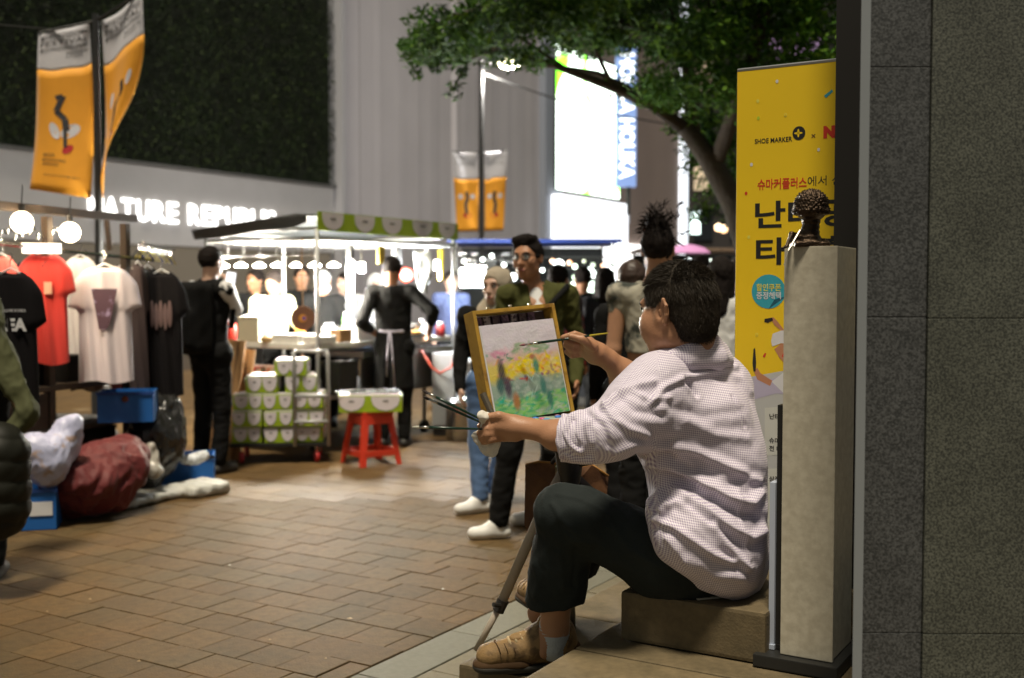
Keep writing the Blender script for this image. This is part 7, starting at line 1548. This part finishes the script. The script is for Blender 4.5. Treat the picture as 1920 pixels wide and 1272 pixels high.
J = standing((x_(1392, 7.5), 7.5, 0), math.pi + .3, 1.62); person('person in light blue shirt half hidden by the yellow banner', J, S_MID, mat('light blue cloth', (.30, .38, .62), .8), M_BT, M_KH, 'short', headdir=(.4, .9, 0), sleeve=1, face=False, vox=.012)
J = standing((x_(872, 13.9), 14.9, 0), .1, 1.62); person('distant person in a bright blue top beyond the light panel', J, S_MID, mat('bright blue cloth', (.03, .30, .62), .7), M_DEN, M_KH, 'short', sleeve=.3, vox=.013)
J = standing((x_(838, 12.0), 12.8, 0), .3, 1.62); person('distant person in dark clothes behind the cart post', J, S_PALE, mat('navy cloth', (.03, .04, .10), .8), M_BT, M_KH, 'short', vox=.013)
# apron man
J = standing((x_(738, 9.95), 9.95, 0), math.pi - .15, 1.70, lean=-.05, arms=dict(L=((.33, -.02, 1.13), (.24, -.20, 1.02)), R=((.33, -.02, 1.13), (.38, -.22, 1.05))))
J['elR'], J['wrR'] = P(812, 585, 9.75), P(805, 625, 10.1); J['elL'], J['wrL'] = P(678, 605, 9.75), P(706, 628, 9.95)
t, Rh, hc = person('cook in black T-shirt and dark apron tied at the back', J, S_TAN, M_BT, M_BT, M_KH, 'short', sleeve=.75, headdir=(.0, .92, -.3), face=False, vox=.010, thick=1.1)
MB().tube([J['pel'] + J['R'] @ Vector((.155, -.02, .10)), J['pel'] + J['R'] @ Vector((.10, .10, .10)), J['pel'] + J['R'] @ Vector((0, .14, .095)), J['pel'] + J['R'] @ Vector((-.10, .10, .10)), J['pel'] + J['R'] @ Vector((-.155, -.02, .10))], .014, 8).build('apron_tie', mat('lilac white tie', (.45, .42, .50), .8), t, smooth=True)
for dx, ln in ((-.03, .40), (.015, .30)): MB().tube([J['pel'] + J['R'] @ Vector((dx * .3, .150, .09)), J['pel'] + J['R'] @ Vector((dx, .165, -.1)), J['pel'] + J['R'] @ Vector((dx * 1.6, .16, -ln))], .008, 6).build('tie_end', mat('lilac white tie', (.45, .42, .50), .8), t, smooth=True)
sdf_mesh('apron', [cone(J['pel'] + V_(0, 0, .05), J['pel'] - V_(0, 0, .42), .165, .19, fl=J['f'], fs=.82), cone(J['pel'] + V_(0, 0, .1), J['pel'] - V_(0, 0, .5), .140, .16, fl=J['f'], fs=.8, sub=True, k=.005), half(J['pel'] - V_(0, 0, .42), (0, 0, -1), .004), rbox(J['pel'] - J['f'] * .2 - V_(0, 0, .25) , (.02, .15, .36), .004, Matrix.Rotation(.15, 3, 'Z'), sub=True, k=.004)], .011, .02, mat('dark apron', (.012, .012, .012), .9, spec=.1), t, disp=lambda V, N: .006 * wnoise(V, 18, 1))
# backpack man
J = standing((x_(394, 8.5), 8.5, 0), math.pi - .55, 1.74, arms=dict(L=((.23, .03, 1.12), (.23, -.08, .88)), R=((.24, -.06, 1.15), (.20, -.30, 1.25))))
J['elR'], J['wrR'] = P(440, 578, 8.6), P(428, 530, 8.9)
t, Rh, hc = person('man with black backpack holding up a white phone', J, S_PALE, M_BT, M_BT, M_KH, 'short', headdir=(.45, .88, 0), sleeve=1, sleevem=M_WS, collar=M_WS, face=False, vox=.011)
Rb = J['R']; c = J['chest'] - J['f'] * .20 - V_(0, 0, .10)
bpk = wthing('backpack', 'big black backpack on the back of the phone man', 'backpack', c - V_(0, 0, .3))
sdf_mesh('backpack_body', [rbox(c, (.16, .11, .27), .06, Rb), rbox(c - J['f'] * .10 - V_(0, 0, .08), (.13, .05, .15), .04, Rb)], .012, .03, M_BT, bpk, disp=lambda V, N: .006 * wnoise(V, 18, 1))
for s_ in (-1, 1): MB().tube([c + Rb @ Vector((s_ * .09, -.08, .22)), J['chest'] + Rb @ Vector((s_ * .10, -.0, .18)), J['chest'] + Rb @ Vector((s_ * .12, -.13, .03)), J['chest'] + Rb @ Vector((s_ * .15, -.06, -.18))], .022, 8).build('shoulder_strap', M_BT, bpk, smooth=True)
for dx in (-.03, .03): MB().ball(c - J['f'] * .16 + V_(dx, 0, .05), .012, 6).build('clasp', mat('brass', (.5, .4, .25), .3, metal=1), bpk)
MB().box(P(372, 720, 8.55) + V_(.0, .0, .0), (.36, .26, .62), -.5).build('coat_tail', M_BT, t, bevel=.05) if False else None
ph = wthing('phone', 'white lit phone held up by the backpack man', 'phone', P(432, 528, 8.85)); MB().box(P(432, 528, 8.85), (.078, .010, .155), M=Matrix.Rotation(.5, 3, 'Z') @ Matrix.Rotation(.15, 3, 'Y')).build('phone_body', mat('phone', (.75, .75, .78), .3), ph, bevel=.004); MB().box(P(432, 528, 8.843), (.068, .003, .14), M=Matrix.Rotation(.5, 3, 'Z') @ Matrix.Rotation(.15, 3, 'Y')).build('screen', mat('phone glow', (.8, .8, .85), .3, em=(.9, .93, 1), es=1.2), ph)
# people behind the cart
J = standing((x_(508, 10.9), 10.9, 0), .6, 1.58, lean=.06, arms=dict(L=((.26, -.06, 1.12), (.2, -.26, 1.0)), R=((.26, -.06, 1.12), (.2, -.26, 1.0)))); person('seller in pale yellow top bending over the food counter', J, S_TAN, mat('pale yellow cloth', (.75, .74, .45), .8), M_BT, M_KH, 'short', headdir=(-.3, -.7, -.35), vox=.012, sleeve=.4, thick=1.15)
J = standing((x_(600, 11.2), 11.4, 0), .2, 1.60); person('grey haired man in white mask looking at the food', J, S_MID, M_BT, M_BT, M_KH, 'short', mat('grey hair', (.25, .26, .27), .6), headdir=(.6, -.75, -.3), mask=True, vox=.012)
J = standing((x_(636, 12.2), 12.6, 0), .3, 1.60); person('woman in pale coat with long black hair behind the cart', J, S_PALE, M_WS, M_BT, M_KH, 'long', headdir=(-.7, -.7, -.1), vox=.013)
J = standing((x_(470, 11.7), 11.9, 0), .5, 1.62); person('dark haired person in black behind the yellow seller', J, S_TAN, M_BT, M_BT, M_KH, 'short', headdir=(-.6, -.8, 0), vox=.013)
J = standing((x_(690, 11.9), 12.6, 0), .1, 1.58); person('person in light grey hood beyond the apron cook', J, S_PALE, mat('light grey cloth', (.5, .5, .5), .8), M_DEN, M_KH, None, hijab=mat('light grey cloth', (.5, .5, .5), .8), headdir=(.2, -.9, 0), vox=.013)
J = standing((x_(1096, 10.2), 10.6, 0), math.pi - .3, 1.62); person('shopper in dark coat facing the second stall lamps', J, S_TAN, M_BT, M_BT, M_KH, 'short', headdir=(-.2, .98, 0), face=False, vox=.013)
J = standing((x_(1140, 9.0), 9.2, 0), math.pi + .3, 1.58); person('shopper with long hair and dark top by the drink tank', J, S_PALE, mat('charcoal cloth', (.03, .03, .035), .9, spec=.1), M_BT, M_KH, 'long', headdir=(.2, .95, 0), face=False, vox=.013)
J = standing((x_(560, 12.0), 12.2, 0), .1, 1.66); person('person in dark jacket standing far behind the hanging wooden board', J, S_MID, M_BT, M_BT, M_KH, 'short', headdir=(.3, -.9, 0), vox=.013)
J = standing((x_(1322, 8.4), 8.6, 0), math.pi, 1.66); person('person in black with short hair partly hidden by the painter head', J, S_MID, M_BT, M_BT, M_KH, 'short', headdir=(0, 1, 0), face=False, vox=.013)
# olive sleeve person at the frame edge
J = standing((x_(-62, 5.3), 5.3, 0), math.pi + .2, 1.72)
J['elR'] = P(50, 775, 5.1); J['wrR'] = P(-14, 850, 5.02); J['shR'] = P(-22, 610, 5.25)
t, Rh, hc = person('person in olive jacket cut off by the picture edge, hand in pocket', J, S_TAN, mat('olive sleeve', (.060, .063, .028), .85, spec=.2, var=.15, vs_=14), M_BT, M_KH, 'short', sleeve=1, headdir=(.3, .95, 0), face=False, vox=.010, thick=1.1, fold=1.7)
pf = sdf_mesh('quilted_bag', [ell(P(-8, 905, 5.0), (.14, .14, .26)), ell(P(2, 850, 5.0), (.11, .11, .12)), ell(P(0, 960, 5.0), (.11, .12, .10))], .010, .05, mat('quilted black', (.010, .010, .006), .6, spec=.25), disp=lambda V, N: .010 * np.sqrt(np.abs(np.sin(V[:, 2] * 34 + .6 * np.sin(V[:, 0] * 11)))) + .005 * wnoise(V, 30))
tag(pf, 'dark quilted bag hanging from the arm of the olive jacket person', 'bag')
# ---------------------------------------------------------------- rebase parts given in world coordinates
bpy.context.view_layer.update()
for t in WT:
    M = (Matrix.Translation(t.location) @ t.rotation_euler.to_matrix().to_4x4()).inverted()
    for c in t.children:
        if c.matrix_basis != Matrix.Identity(4):
            c.matrix_basis = M @ c.matrix_basis
            continue
        if c.type == 'MESH' and c.data.users == 1: c.data.transform(M)
        elif c.type == 'EMPTY': 
            for g in c.children: g.data.transform(M)
            continue
        else: c.matrix_basis = M
        for g in c.children:
            if g.matrix_basis != Matrix.Identity(4): g.matrix_basis = M @ g.matrix_basis
            else: g.data.transform(M)
for o in list(C.objects):
    if o.type == 'MESH' and o.parent is None and o.get('category') and o.location.length == 0 and len(o.data.vertices):
        co = np.zeros(len(o.data.vertices) * 3); o.data.vertices.foreach_get('co', co); co = co.reshape(-1, 3)
        c = (co.min(0) + co.max(0)) / 2; c[2] = co[:, 2].min(); o.data.transform(Matrix.Translation(Vector(-c))); o.location = c
for o in C.objects:
    if '_o' in o: del o['_o']
